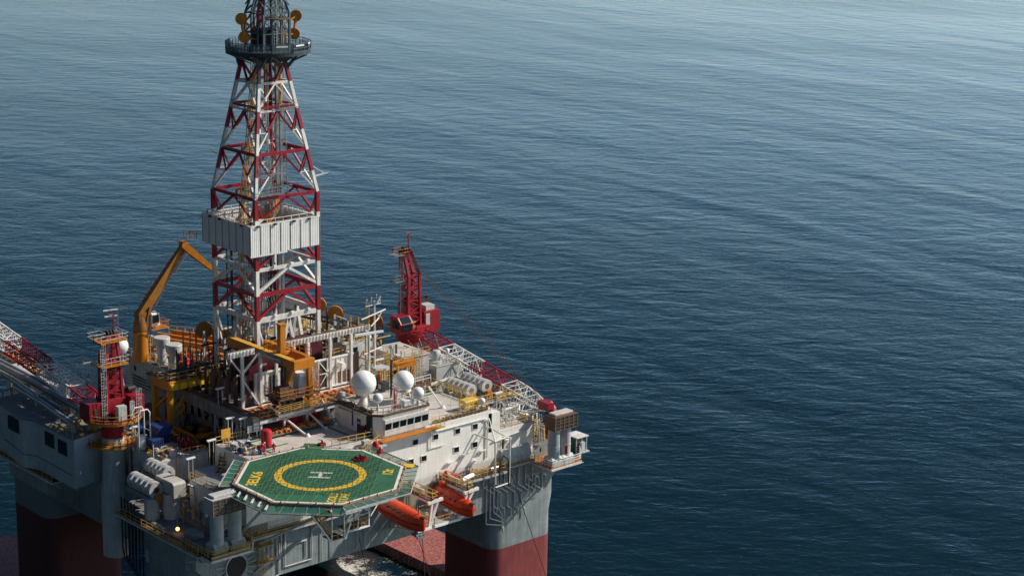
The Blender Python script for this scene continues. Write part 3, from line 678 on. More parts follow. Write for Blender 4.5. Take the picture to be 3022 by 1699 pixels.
quad(-1.2,-.72,-1.6,1.6); quad(.72,1.2,-1.6,1.6); quad(-.715,.715,-.25,.25); m.build('letter_h', WLINE, hd)
for txt, c, sz in (('3ELK6', (-8.0,4.6), (5.6,1.6)), ('12t', (8.2,-4.9), (2.1,1.5)), ('GOLD', (-4.15,-8.4), (3.7,1.2)), ('STAR', (-2.9,-9.35), (3.6,1.25))):
    text_mb(txt, (*c,.007), sz, RD, UP, 0).build('deck_lettering', YLINE, hd)
# gutter and pipes under the rim, lamps
m = MB()
for i in range(8):
    a = sc(1.015)[i]; b = sc(1.015)[(i+1)%8]; m.beam((*a,-.2),(*b,-.2),.28,.4)
m.build('rim_gutter', PDECK, hd)
for i in range(8):
    a = Vector((*sc(1.02)[i],.05)); b = Vector((*sc(1.02)[(i+1)%8],.05))
    m = MB()
    for k in range(4):
        p = a.lerp(b, (k+.5)/4); m.lathe(p, [(.16,-.05),(.16,.1),(.09,.22),(0.01,.25)], 8)
    m.build('perimeter_lamps', RUSTO, hd)
m = MB(); rnd = random.Random(2)
for k in range(60):
    u = rnd.uniform(-9.5,9.5); v = rnd.uniform(-9.5,9.5)
    if max(abs(u),abs(v)) < 9.6 and abs(u)+abs(v) < 14.5:
        a = rnd.uniform(0,3.14); L_ = rnd.uniform(.4,1.8); m.beam((u,v,.004),(u+L_*math.cos(a),v+L_*math.sin(a),.004),rnd.uniform(.03,.09),.004)
m.build('tyre_scuffs', paint('scuff',(.02,.07,.045),.8,bump=0), hd)
m = MB()
for u in range(-4,5):
    for v in range(-4,5):
        if 2 < abs(u)+abs(v) < 7: m.lathe((u*2.3,v*2.3,.0),[(.13,0),(.13,.012),(.01,.013)],8)
m.build('tie_down_points', DARK, hd)
# safety net panels around (sloping out and up), missing on parts of the back edges
for i in range(8):
    if i in (1, 2): continue
    a = Vector((*sc(1.03)[i],-.35)); b = Vector((*sc(1.03)[(i+1)%8],-.35)); c = Vector((*sc(1.18)[(i+1)%8],-.2)); d = Vector((*sc(1.18)[i],-.2))
    if i in (6, 7): c.z = d.z = -.9; 
    m = MB(); m.add([a,b,c,d],[(0,1,2,3)]); m.build('safety_net', NETP, hd)
    m = MB(); m.beam(d,c,.12)
    for k in range(7):
        u = k/6; m.beam(a.lerp(b,u), d.lerp(c,u), .1)
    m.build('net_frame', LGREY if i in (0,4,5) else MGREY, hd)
# projecting white arms along the left front edge
m = MB()
a = Vector((*sc(1.03)[7],-.3)); b = Vector((*sc(1.03)[0],-.3))
for k in range(6):
    p = a.lerp(b, .08+k*.17); m.beam(p+Vector((-.2,-.2,-.1)), p+Vector((-1.3,-1.0,-.35)), .28, .2)
m.build('outrigger', WLINE, hd)
for c in ((-11.6, 6.6, -.6), (12.2, -4.5, -.15)):
    m = MB(); m.cbox(c, (1.5,1.5,.12), .7); m.build('corner_plate', paint('sign_yellow',(.85,.5,.02),.5,dirt=.1), hd)
# truss below: deck beams, lower chords and props
m = MB()
for u in (-8,-4,0,4,8):
    w = OA if abs(u) < OT else OA+OT-abs(u)
    m.beam((u,-w*.97,-.75),(u,w*.97,-.75),.25,.55)
for u in (-8,0,8):
    w = OA if abs(u) < OT else OA+OT-abs(u)
    m.beam((-w*.97,u,-1.15),(w*.97,u,-1.15),.25,.5)
for i in (4,5,6): a = sc(.97)[i]; b = sc(.97)[(i+1)%8]; m.beam((*a,-.9),(*b,-.9),.25,.7)
m.build('deck_beams', WHITE2, hd)
m = MB()
B = [(-9.5,7.9,-11.5),(-3.5,7.9,-12),(3.0,-.2,-9.2),(9.5,7.9,-10.5)]
for p, tt in (((-3.8,-9.6,-.9),(-5.0,8.1,-11.5)),((-10,-2,-1),(-9.0,8.1,-9.8)),((10,-3.0,-1),(10.0,8.1,-8.8)),((4.0,-5.0,-1.2),(4.5,8.1,-11.5))):
    m.tube(p, tt, .22, 10)
m.build('prop', WHITE2, hd)
m = MB()
m.ladder((-6.4,-5.6,-1.6),(-2.8,-5.6,-6.9),(0,1,0),1.0); m.rail([(-6.4,-6.2,-1.6),(-2.8,-6.2,-6.9)],w=.09,h=1.1); m.rail([(-6.4,-5.0,-1.6),(-2.8,-5.0,-6.9)],w=.09,h=1.1)
m.rail([(-3.0,-4.5,-7.0),(-3.0,-6.6,-7.0),(-.9,-6.6,-7.0),(-.9,-4.5,-7.0)],w=.08,step=.9); m.rail([(-.5,-6.6,-6.2),(3.4,-6.6,-6.2),(3.4,-4.5,-6.2)],w=.08)
m.rail([(-5.2,-7.4,-2.6),(0.5,-8.2,-2.6),(4.5,-7.4,-2.6)],w=.07)
m.build('stair', YRAIL, hd)
m = MB(); m.box(-3.0,-.9,-6.6,-4.5,-7.15,-7.0); m.box(-.5,3.4,-6.6,-4.5,-6.3,-6.2); m.box(-5.2,4.5,-7.6,-6.7,-2.75,-2.6)
for i in range(14): f_=i/13; p=Vector((-6.4,-5.6,-1.6)).lerp(Vector((-2.8,-5.6,-6.9)),f_); m.cbox(p,(.3,1.1,.06))
m.build('gallery_floor', BROWN, hd)
m = MB()
m.beam((-.8,-6.6,-7.3),(-.9,-6.6,-1.2),.2); m.beam((-3.0,-6.6,-7.3),(-2.9,-6.6,-1.2),.14); m.beam((-3.1,-6.6,-7.2),(-6.6,-6.2,-2.0),.22); m.beam((-.7,-6.6,-7.4),(.2,-6.6,-5.2),.26)
m.beam((-.5,-6.7,-6.4),(3.5,-6.7,-6.4),.22); m.beam((3.4,-6.7,-6.4),(3.4,-6.7,-2.0),.14); m.beam((1.4,-6.7,-6.4),(1.8,-6.7,-2.0),.12); m.beam((-.5,-6.7,-4.6),(3.5,-6.7,-4.4),.12); m.beam((3.4,-6.7,-4.4),(1.6,-6.7,-2.0),.1)
m.beam((4.6,-9.6,-1.2),(11.0,-3.6,-1.3),.3,.5); m.beam((-4.6,-10.9,-1.3),(4.6,-10.9,-1.3),.3,.55); m.beam((4.6,-10.9,-1.3),(10.9,-4.6,-1.3),.3,.55); m.beam((-4.6,-10.9,-1.3),(-10.9,-4.6,-1.3),.2,.4)
m.build('hanging_frame', WHITE, hd)
m = MB(); m.path([(-6.2,-10.2,-.9),(-1.5,-10.6,-.9),(-1.2,-10.7,-1.6),(3.2,-10.9,-1.6)],.12,6); m.path([(4.2,-6.0,-1.4),(4.2,-6.0,-5.4),(7.8,-3.0,-5.4),(7.8,-3.0,-1.2)],.08,6)
m.build('fuel_pipe', LGREY, hd)
# rope landing net
nett = thing('landing_net', 'rope landing net stretched over the green helideck', 'net', (0,0,0))
m = MB(); rnd = random.Random(3)
N = 27; SP = .585
def ropept(u, v): return Vector((0,0,.05+0.03*math.sin(u*2+v))) + RD*(u+.09*math.sin(v*2.3+u*5)) + UP*(v+.09*math.sin(u*1.9+v*4))
half = N*SP/2
for i in range(N+1):
    a = -half+i*SP
    pts = [ropept(-half+j*SP+(.12*rnd.uniform(-1,1)), a) for j in range(N+1)]
    for p, r in zip(pts[:-1], pts[1:]): m.beam(p, r, .045, .04)
m.build('rope_lengthwise', NETG, nett)
m = MB()
for i in range(N+1):
    a = -half+i*SP
    pts = [ropept(a, -half+j*SP) for j in range(N+1)]
    for p, r in zip(pts[:-1], pts[1:]): m.beam(p, r, .03, .03)
m.build('rope_crosswise', paint('dark_rope',(.05,.10,.06),.8,bump=0), nett)
m = MB()
def edge_dist(d):   # distance to the octagon rim along d from origin helper
    return d
def clip(u, v, du, dv):
    p = Vector((0,0,.05))+RD*u+UP*v; d = (RD*du+UP*dv); t = 0
    while t < 8:
        qv = p + d*t
        if max(abs(qv.x), abs(qv.y)) > OA-.1 or abs(qv.x)+abs(qv.y) > OA+OT-.15: break
        t += .1
    return p, p+d*t
for k in range(0, N+1, 3):
    a = -half+k*SP
    for (u,v,du,dv) in ((half,a,1,.0),(-half,a,-1,.15)): 
        p, r = clip(u,v,du,dv); m.beam(p, r, .045, .04)
m.build('tie_rope', NETG, nett)
# red fire hose pile on deck

t = thing('hose_pile', 'red coiled hose and fittings lying on the helideck near its back right edge', 'hose', (8.3,1.6,0))
m = MB()
for k in range(4): m.ring((8.3,1.6,0), .35+.2*k, .5+.2*k, .05+.04*(k%2), .30-.03*k, 24)
m.build('hose_coil', RED, t)
m = MB()
for k in range(16):
    a = k*2.4; r = .2+.04*k; m.cbox((8.3+r*math.cos(a), 1.6+r*math.sin(a), .36), (.25,.14,.2), a)
m.build('fittings', MAROON, t)
m = MB(); m.cbox((8.9,2.1,.5),(.8,.35,.25),.4); m.cbox((8.0,1.9,.45),(.4,.3,.2)); m.build('crate_top', BROWN, t)
# red tank, carts and people at the back edge
t = thing('foam_tank', 'tall bright red foam tank behind the left back edge of the helideck', 'tank', (1.9,15.9,-.46))
m = MB(); m.lathe((1.9,15.9,-.35), [(0.01,0),(.78,0),(.8,.1),(.8,2.25),(.7,2.45),(.3,2.6),(.01,2.62)], 24); m.build('tank', RED2, t)
m = MB(); m.path([(1.5,15.9,2.2),(1.1,15.6,2.4),(1.0,15.3,.2)],.06,6); m.cbox((1.9,15.9,-.4),(1.9,1.9,.1)); m.build('pipework', DARK, t)
def cart(x, y, z, lb, rot=0, mat=RED):
    t = thing('fire_monitor', lb, 'fire monitor', (x,y,z)); m = MB(); m.cbox((x,y,z+.45),(1.1,.7,.6),rot); m.build('cabinet', mat, t, bevel=.08)
    m = MB(); m.tube((x,y,z+.75),(x,y,z+1.2),.08,8); m.tube((x,y,z+1.2),(x-.6*math.cos(rot),y-.6*math.sin(rot),z+1.35),.09,8,.05); m.build('nozzle', RED2, t)
    m = MB(); m.lathe((x+.1,y-.2,z+1.0),[(0.01,-.12),(.2,-.1),(.2,.1),(.01,.12)],10,(1,0,0)); m.build('wheel', LGREY, t)
cart(7.9,10.4,-.46,'red fire monitor beside the access ramp of the helideck')
cart(12.6,2.6,-.46,'red fire monitor box on the right back side of the helideck', .6)
cart(0.2,14.6,-.46,'red cabinet between the foam tank and the left edge of the roof deck', .3)
cart(-6.6,-10.9,-1.6,'red fire monitor cabinet hanging under the front left edge of the helideck')
def person(x, y, z, rot, lb, lean=0.0):
    t = thing('person', lb, 'person', (x,y,z))
    J = {'pel':(0,0,.95),'wa':(0,0,1.12),'ch':(0,.02,1.36),'nk':(0,.02,1.5),'hd':(0,0,1.66),
         'hl':(.1,0,.92),'kl':(.13,.06,.5),'al':(.13,-.02,.09),'tl':(.14,.14,.04),'hr':(-.1,0,.92),'kr':(-.12,-.02,.5),'ar':(-.13,-.12,.09),'tr':(-.13,.04,.04),
         'sl':(.19,0,1.42),'el':(.27,.05,1.14),'wl':(.24,.24,1.0),'sr':(-.19,0,1.42),'er':(-.28,.02,1.14),'wr':(-.25,.18,.95)}
    Rd = {'pel':.14,'wa':.13,'ch':.16,'nk':.06,'hd':.1,'hl':.1,'kl':.065,'al':.045,'tl':.04,'hr':.1,'kr':.065,'ar':.045,'tr':.04,'sl':.07,'el':.05,'wl':.035,'sr':.07,'er':.05,'wr':.035}
    E_ = [('pel','wa'),('wa','ch'),('ch','nk'),('nk','hd'),('pel','hl'),('hl','kl'),('kl','al'),('al','tl'),('pel','hr'),('hr','kr'),('kr','ar'),('ar','tr'),('ch','sl'),('sl','el'),('el','wl'),('ch','sr'),('sr','er'),('er','wr')]
    ks = list(J); R_ = Matrix.Rotation(rot, 3, 'Z')
    me = bpy.data.meshes.new('body'); me.from_pydata([tuple(R_ @ Vector(J[k])) for k in ks], [(ks.index(a), ks.index(b)) for a, b in E_], [])
    o = bpy.data.objects.new('body', me); COL.objects.link(o); o.parent = t; ORG_OF[o.name] = Vector((x,y,z)); me.materials.append(RED2)
    o.modifiers.new('skin','SKIN')
    for i, k in enumerate(ks):
        me.skin_vertices[0].data[i].radius = (Rd[k], Rd[k]); me.skin_vertices[0].data[i].use_root = (k == 'pel')
    md = o.modifiers.new('sub','SUBSURF'); md.levels = 1; md.render_levels = 1
    c = Vector((x,y,z)) + R_ @ Vector((0,0,1.7)); m = MB(); m.sphere(c+Vector((0,0,.04)), .145, 12, 8, .9, -.1); m.build('helmet', RADOME, t)
    m = MB(); m.sphere(c+R_ @ Vector((0,.05,-.06)), .09, 10, 8); m.build('face', SKIN, t)
person(0.9,12.6,-.46,2.6,'person in red overalls and white helmet nearest the helideck edge')
person(-0.3,13.2,-.46,.6,'person in red overalls and white helmet beside the red foam tank')
# ------------------------------------------------------------------ derrick
DX, DY = 17.85, 38.4
dk = thing('derrick', 'tall red and white lattice derrick with a white wind wall and a crown platform', 'derrick', (DX, DY, 2.0))
def ds(z):
    if z < 32.4: return 11.6
    return 11.6 + (4.7-11.6)*(z-32.4)/(53-32.4)
def lp(kx, ky, z): s = ds(z)/2; return Vector((DX+kx*s, DY+ky*s, z))
BANDS = [(2.0,9.6,'w'),(9.6,13.3,'w'),(13.3,17.3,'r'),(17.3,21.3,'w'),(21.3,28.4,'r'),(28.4,32.5,'w'),(32.5,35.7,'r') if 0 else (28.9,32.4,'r'),(32.4,35.7,'w'),(35.7,39.0,'r'),(39.0,42.2,'w'),(42.2,45.5,'r'),(45.5,49.6,'w'),(49.6,53.0,'r')]
BANDS = [(2.0,13.3,'w'),(13.3,17.3,'r'),(17.3,21.3,'w'),(21.3,28.2,'r'),(28.2,29.2,'w'),(29.2,32.4,'r'),(32.4,35.7,'w'),(35.7,39.0,'r'),(39.0,42.2,'w'),(42.2,45.5,'r'),(45.5,49.6,'w'),(49.6,53.0,'r')]
for kx, ky in ((-1,-1),(1,-1),(1,1),(-1,1)):
    mw = MB(); mr = MB()
    for z0, z1, c in BANDS: (mw if c == 'w' else mr).beam(lp(kx,ky,z0), lp(kx,ky,z1), .62 if z0 < 32 else .5)
    o = mr.build('leg', RED, dk); mw.build('white_band', WHITE2, o)
FC = [((-1,-1),(1,-1)),((1,-1),(1,1)),((1,1),(-1,1)),((-1,1),(-1,-1))]
def girt(z, mat, w=.32, nm='girt'):
    m = MB()
    for a, b in FC: m.beam(lp(*a,z), lp(*b,z), w*.7, w*1.3)
    m.build(nm, mat, dk)
for z in (13.3,): girt(z, WHITE2, .6)
girt(21.3, WHITE2, .42); girt(17.3, RED, .5)
for z in (32.4, 39.0): girt(z, RED, .4)
girt(46.0, RED, .3); girt(49.6, WHITE2, .3); girt(45.4, WHITE2, .22)
def kbrace(z0, z1, mat, up=True, w=.34):
    m = MB()
    for a, b in FC:
        zm = z1 if up else z0; ze = z0 if up else z1
        mid = (lp(*a,zm)+lp(*b,zm))/2
        m.beam(lp(*a,ze), mid, w); m.beam(lp(*b,ze), mid, w)
    m.build('diagonal', mat, dk)
# braces: inverted V per storey; upper half red, lower half white as painted
kbrace(13.5,17.2,RED,True,.42); kbrace(17.6,21.1,WHITE2,True,.42); kbrace(21.5,25.2,RED,True,.38)
def vdiag(z0, z1, zc):   # from the mid point at z1 down to corners at z0, red above zc and white below; plus V to leg tops
    mr = MB(); mw = MB()
    for a, b in FC:
        mid = (lp(*a,z1)+lp(*b,z1))/2
        for e in (a, b):
            p = lp(*e,z0); k = (zc-z0)/(z1-z0); q_ = p.lerp(mid, k); mw.beam(p, q_, .27); mr.beam(q_, mid, .28)
            mr.beam(q_, lp(*e, z1), .22)
            mw.beam(q_, lp(*e, zc), .12)
    mr.build('diagonal', RED, dk); mw.build('diagonal', WHITE2, dk)
vdiag(28.4,32.3,29.3); vdiag(32.6,38.9,35.7); vdiag(39.2,45.3,42.2)
m = MB()
for a, b in FC:
    mid = (lp(*a,49.5)+lp(*b,49.5))/2; m.beam(lp(*a,45.6), mid, .26); m.beam(lp(*b,45.6), mid, .26)
m.build('diagonal', WHITE2, dk)
m = MB()
for a, b in FC:
    mid = (lp(*a,49.7)+lp(*b,49.7))/2; m.beam(lp(*a,52.8), mid, .3); m.beam(lp(*b,52.8), mid, .3)
m.build('diagonal', RED, dk)
# lower portal braces
m = MB()
for a, b in FC:
    mid = (lp(*a,12.9)+lp(*b,12.9))/2; A = lp(*a,2.5); Bq = lp(*b,2.5)
    m.beam(mid, A.lerp(Bq,.28), .5); m.beam(mid, A.lerp(Bq,.72), .5); m.beam(lp(*a,12.9), A.lerp(Bq,.28)+Vector((0,0,.3)), .22); m.beam(lp(*b,12.9), A.lerp(Bq,.72)+Vector((0,0,.3)), .22)
m.build('portal_brace', WHITE2, dk)
# wind wall
WS = 6.55; WX, WY = DX-.75, DY+.1; WZ0, WZ1 = 24.0, 28.55
m = MB()
for (x0,y0,x1,y1) in ((-WS,-WS,WS,-WS),(WS,-WS,WS,WS),(WS,WS,-WS,WS),(-WS,WS,-WS,-WS)):
    d = Vector((x1-x0,y1-y0,0)).normalized(); n_ = Vector((d.y,-d.x,0))*.06
    a = Vector((WX+x0,WY+y0,0)); b = Vector((WX+x1,WY+y1,0)); zz = WZ0
    if y0 == -WS and y1 == -WS:
        a2 = a.lerp(b,.52)
        for (p,q_,z0) in ((a,a2,WZ0-.35),(a2,b,WZ0)):
            m.add([p+n_+Vector((0,0,z0)),q_+n_+Vector((0,0,z0)),q_+n_+Vector((0,0,WZ1)),p+n_+Vector((0,0,WZ1)),p-n_+Vector((0,0,z0)),q_-n_+Vector((0,0,z0)),q_-n_+Vector((0,0,WZ1)),p-n_+Vector((0,0,WZ1))],
                [(0,1,2,3),(7,6,5,4),(0,4,5,1),(3,2,6,7),(1,5,6,2),(0,3,7,4)])
    else:
        m.add([a+n_+Vector((0,0,zz)),b+n_+Vector((0,0,zz)),b+n_+Vector((0,0,WZ1)),a+n_+Vector((0,0,WZ1)),a-n_+Vector((0,0,zz)),b-n_+Vector((0,0,zz)),b-n_+Vector((0,0,WZ1)),a-n_+Vector((0,0,WZ1))],
            [(0,1,2,3),(7,6,5,4),(0,4,5,1),(3,2,6,7),(1,5,6,2),(0,3,7,4)])
m.build('wind_wall', CORR, dk)
m = MB()
for i in range(8):
    u = -WS + 2*WS*i/7
    m.beam((WX+u,WY-WS-.1,WZ0),(WX+u,WY-WS-.1,WZ1),.07); m.beam((WX-WS-.1,WY+u,WZ0),(WX-WS-.1,WY+u,WZ1),.07)
m.build('wall_seam', MGREY, dk)
m = MB(); m.bpath([(WX-WS,WY-WS,WZ1),(WX+WS,WY-WS,WZ1),(WX+WS,WY+WS,WZ1),(WX-WS,WY+WS,WZ1),(WX-WS,WY-WS,WZ1)],.2,.14); m.build('wall_cap', WHITE, dk)
m = MB()
for u in (-5.2,-2.0,1.5,4.4): m.cbox((WX+u,WY-WS-.15,WZ1-.1),(.45,.4,.3))
for u in (-4.5,1.5,4.2): m.cbox((WX-WS-.15,WY+u,WZ1-.1),(.4,.45,.3))
m.build('wall_bracket', DARK, dk)
# fingerboard level inside the wall
m = MB(); m.ring((DX,DY,0),0,0.1,26.5,26.6,4)
for i in range(15): 
    x = DX-6.4+i*.42; m.box(x,x+.14,DY-6.1,DY-1.2,26.75,26.9)
m.box(WX-6.3,WX+6.3,WY-6.3,WY-5.8,26.5,26.7); m.box(WX-6.3,WX-5.8,WY-5.79,WY+6.3,26.5,26.7); m.box(WX+3.2,WX+6.3,WY-5.79,WY+3.4,26.5,26.7); m.box(WX-5.79,WX+6.3,WY+3.5,WY+6.3,26.5,26.7)
m.build('fingerboard', BROWN, dk)
m = MB(); m.lathe((DX+.2,DY-2.0,30.2),[(.01,-.5),(1.3,-.45),(1.3,.45),(.01,.5)],20,(.6,-.8,0)); m.cbox((DX-.5,DY-1,28.2),(2.4,1.6,1.8)); m.build('winch_drum', ORG, dk)
m = MB(); m.rail([(WX-6,WY-6,28.0),(WX+6,WY-6,28.0),(WX+6,WY+6,28.0),(WX-6,WY+6,28.0),(WX-6,WY-6,28.0)],w=.09,h=1.2); m.build('inner_railing', WHITE2, dk)
# rails, guide columns and hoses inside
m = MB()
for x, y, z0, z1, r in ((1.6,-1.2,8,53,.24),(3.4,.4,8,53,.24),(-.2,.8,8,53,.1),(0.7,2.2,8,53,.1)): m.beam((DX+x,DY+y,z0),(DX+x,DY+y,z1),r*2)
m.build('guide_rail', STEEL, dk)
m = MB(); m.tube((DX+.1,DY-.6,44),(DX+.1,DY-.6,53),.38,10); m.tube((DX+2.6,DY-.6,45.5),(DX+2.6,DY-.6,53),.34,10); m.build('cylinder', ORG, dk)
m = MB(); m.tube((DX+1.3,DY+.3,38),(DX+1.3,DY+.3,53),.42,10); m.build('cylinder', RED, dk)
m = MB()
for x, y in ((-2.2,-3.2),(-1.7,-3.0),(-1.2,-3.2),(-.6,3.2),(-.2,3.4)): m.path([(DX+x,DY+y,24),(DX+x,DY+y,16),(DX+x+.5,DY+y,14.5)],.1,6)
for x, y in ((-5.0,2.4),(-4.6,2.9),(-4.2,3.3),(-5.0,3.6),(-3.7,1.2)): m.beam((DX+x,DY+y,3),(DX+x,DY+y,24),.16)
m.path([(DX-.6,DY-2,22),(DX-.8,DY-2.2,15),(DX-.2,DY-2.2,13.3),(DX+.4,DY-2,14.2),(DX+.3,DY-2,21)],.13,6)
m.build('hose', BLACK, dk)
m = MB()
for i in range(14):
    x = -5.2+ (i%7)*.45; y = -3.6+(i//7)*1.6; m.beam((DX+x,DY+y,3),(DX+x*.96,DY+y,23.5+(i%3)),.11)
for z in (6,9.5,11.5,16,19.5,22): m.beam((DX-5.4,DY-3.6,z),(DX-2.2,DY-3.6,z),.12); m.beam((DX-5.4,DY-3.6,z),(DX-5.4,DY+3,z),.12)
for i in range(6): m.beam((DX-5.4,DY-3.6+i*1.2,9.5 if i%2 else 6),(DX-5.4,DY-2.4+i*1.2,6 if i%2 else 9.5),.1)
m.build('racked_pipe', MGREY, dk)
m = MB()
for z in (33,36.5,40,43,46.5,50): 
    s_ = ds(z)/2*.55; m.bpath([(DX+1-s_*.6,DY-s_*.5,z),(DX+1+s_,DY-s_*.5,z),(DX+1+s_,DY+s_,z),(DX+1-s_*.6,DY+s_,z),(DX+1-s_*.6,DY-s_*.5,z)],.12)
for x,y in ((-.8,-1.4),(-.4,-1.6),(4.2,-.4),(4.5,.2),(2.4,1.2),(1.2,-1.6)): m.beam((DX+x,DY+y,29),(DX+x*.75+.4,DY+y*.7,53),.09)
m.build('service_lines', STEEL, dk)
# yellow stair and cable ladder on the left face, rising inward
m = MB()
pts = [Vector((DX-5.0,DY-1.0,4)),Vector((DX-5.0,DY-1.0,27)),Vector((DX-5.0,DY-1.6,32.4)),Vector((DX-3.8,DY-1.4,39)),Vector((DX-3.0,DY-1.2,45.5)),Vector((DX-2.2,DY-.8,49.6)),Vector((DX-2.0,DY-.8,53))]
for a, b in zip(pts[:-1], pts[1:]):
    L_ = (b-a).length; n = max(1,int(L_/1.1))
    for off in (Vector((-.45,-.45,0)),Vector((.45,-.45,0)),Vector((.45,.45,0)),Vector((-.45,.45,0))): m.beam(a+off,b+off,.1)
    for i in range(n):
        c = a.lerp(b,i/n); d = a.lerp(b,(i+1)/n)
        for o1,o2 in ((Vector((-.45,-.45,0)),Vector((.45,-.45,0))),(Vector((.45,.45,0)),Vector((-.45,.45,0)))):
            m.beam(c+o1,c+o2,.07); m.beam(c+o1,d+o2,.06)
for p in pts[1:5]:
    m.ring(p, .4, 1.4, -.1, 0, 8); m.rail([p+Vector((1.3*math.cos(a),1.3*math.sin(a),0)) for a in [i*math.pi/3 for i in range(7)]],w=.07)
m.build('stair_tower', YRAIL, dk)
m = MB()
for off in (0,.25,.5):
    m.bpath([p+Vector((-.2+off,.3,0)) for p in pts], .09)
m.build('cable_bundle', ORG, dk)
m = MB()
for z, x0, x1 in ((45.6,.0,1.0),(32.8,-.9,-.2)): 
    s = ds(z)/2; m.box(DX+x0*s,DX+x1*s,DY-s-.6,DY-s+.4,z+.1,z+.2); m.rail([(DX+x0*s,DY-s-.6,z+.2),(DX+x1*s,DY-s-.6,z+.2)],w=.07)
s = ds(35.9)/2; m.box(DX-s*.9,DX+.2,DY-s-.3,DY-s+.6,35.9,36.0); m.rail([(DX-s*.9,DY-s-.3,36),(DX+.2,DY-s-.3,36)],w=.06)
m.ladder((DX-1.8,DY-4.6,29),(DX-2.3,DY-3.4,45.5),(1,0,0),.6,True)
m.build('gallery', STEEL, dk)
m = MB()
for z in (13.9, 21.8):
    for u in (-.45,.1,.65): s = ds(z)/2; m.cbox((DX+u*s,DY-s-.35,z-.1),(.5,.35,.35)); 
    m.cbox((DX-s-.3,DY-.4*s,z-.1),(.35,.5,.35))
for p in ((DX-2.1,DY-3.6,47.3),(DX-3.2,DY-3.6,44.9),(DX-3.6,DY-4,42.6),(DX-2.0,DY-4,40.8)): m.cbox(p,(.3,.3,.6))
m.build('floodlight', RADOME, dk)
m = MB()
s = ds(36.5)/2
m.bpath([(DX+s,DY-s,36.6),(DX+s+2.8,DY-s+.3,34.9),(DX+s+.9,DY-s+.2,34.7)],.12); m.beam((DX+s+.9,DY-s+.2,34.6),(DX+s+3.6,DY-s+.3,34.9),.12)
m.bpath([(DX-s-.2,DY+s,38.0),(DX-s-1.2,DY+s,38.4)],.12); m.build('boom_arm', LGREY, dk)
# white V gallery beams seen through the back face
m = MB()
for z in (14.6,22.9): m.bpath([(DX+.5,DY+5.8,z+1.2),(DX+5.8,DY+5.8,z-.4),(DX+.3,DY+5.6,z-.7)],.26)
m.build('inner_brace', WHITE2, dk)
# crown platform
cz = 54.4
m = MB(); n = 12; R1 = 6.55
pl = [(DX+1.0+R1*math.cos(2*math.pi*i/n), DY+R1*math.sin(2*math.pi*i/n)) for i in range(n)]
m.prism(pl, cz-.5, cz); 
m.lathe((DX+.8,DY,cz-1.9),[(2.6,.1),(4.4,.8),(5.8,1.4)],12); m.build('crown_platform', CROWND, dk)
m = MB(); m.rail([(x,y,cz) for x,y in pl+pl[:1]],h=1.35,w=.085,step=.75,toe=True); m.rail([(DX+1+ (x-DX-1)*.93, DY+(y-DY)*.93, cz) for x,y in pl+pl[:1]],h=1.0,w=.06,step=1.0); m.build('crown_railing', CROWN, dk)
m = MB()
for i in (8,9,10):
    a = Vector((*pl[i],cz+1.05)); b = Vector((*pl[(i+1)%n],cz+1.05)); c_ = a.lerp(b,.2); d_ = a.lerp(b,.75); m.beam(c_,d_,.12,.22)
m.build('light_box', RADOME, dk)
m = MB()
for kx,ky in ((-1,-1),(1,-1),(1,1),(-1,1)):
    for j in (-1,1): m.beam(lp(kx,ky,51.6), (DX+.8+kx*4.0*(1 if j>0 else .7), DY+ky*4.0*(1 if j<0 else .7), cz-.6), .35)
for i in range(n):
    x,y = pl[i]; m.beam((x,y,cz-.5),(DX+1+(x-DX-1)*.5,DY+(y-DY)*.5,cz-2.0),.16); m.beam((x,y,cz-.5),(pl[(i+1)%n][0]*.55+(DX+1)*.45,pl[(i+1)%n][1]*.55+DY*.45,cz-1.9),.12)
m.build('crown_strut', CROWN, dk)
# crown block tower
m = MB()
cs = 2.4; cx0 = DX+.9
tz = [54.4,57,60,62.5]; tw = [cs,cs,cs,cs*.72]
tz.append(68); tw.append(cs*.5)
for kx in (-1,-.35,.35,1):
    for ky in (-1,-.35,.35,1):
        if abs(kx) < 1 and abs(ky) < 1: continue
        for i in range(4): m.beam((cx0+kx*tw[i],DY+ky*tw[i],tz[i]),(cx0+kx*tw[i+1],DY+ky*tw[i+1],tz[i+1]),.26 if abs(kx)+abs(ky)<2 else .34)
for z in (57,60,62.5):
    m.bpath([(cx0-cs,DY-cs,z),(cx0+cs,DY-cs,z),(cx0+cs,DY+cs,z),(cx0-cs,DY+cs,z),(cx0-cs,DY-cs,z)],.2)
for z0,z1 in ((57,58.5),(58.5,60),(60,61.2),(61.2,62.5)):
    for f in (-1,1):
        m.beam((cx0-cs,DY+f*cs,z0),(cx0-cs*.35,DY+f*cs,z1),.15); m.beam((cx0+cs,DY+f*cs,z0),(cx0+cs*.35,DY+f*cs,z1),.15)
        m.beam((cx0-cs*.35,DY+f*cs,z0),(cx0,DY+f*cs,z1),.15); m.beam((cx0+cs*.35,DY+f*cs,z0),(cx0,DY+f*cs,z1),.15)
        m.beam((cx0+f*cs,DY-cs,z0),(cx0+f*cs,DY-cs*.35,z1),.15); m.beam((cx0+f*cs,DY+cs,z0),(cx0+f*cs,DY+cs*.35,z1),.15)
m.build('crown_frame', CROWN, dk)
m = MB(); m.beam((cx0-2.6,DY-1.4,58.2),(cx0-1.4,DY-1.0,67),.6); m.build('crown_cylinder', RED, dk)
m = MB()
for x,y in ((-.6,-2),(.2,-1.6),(-1.2,-1),(1.4,-2.2),(.9,1)): m.beam((cx0+x,DY+y,55),(cx0+x,DY+y,68),.14)
m.ladder((cx0-.2,DY-2.4,55),(cx0-.2,DY-2.4,67),(1,0,0),.5,True); m.build('crown_pipes', STEEL, dk)
m = MB(); m.cbox((cx0-.6,DY-.2,56.2),(2.6,3.0,2.8)); m.build('crown_block', DARK, dk)
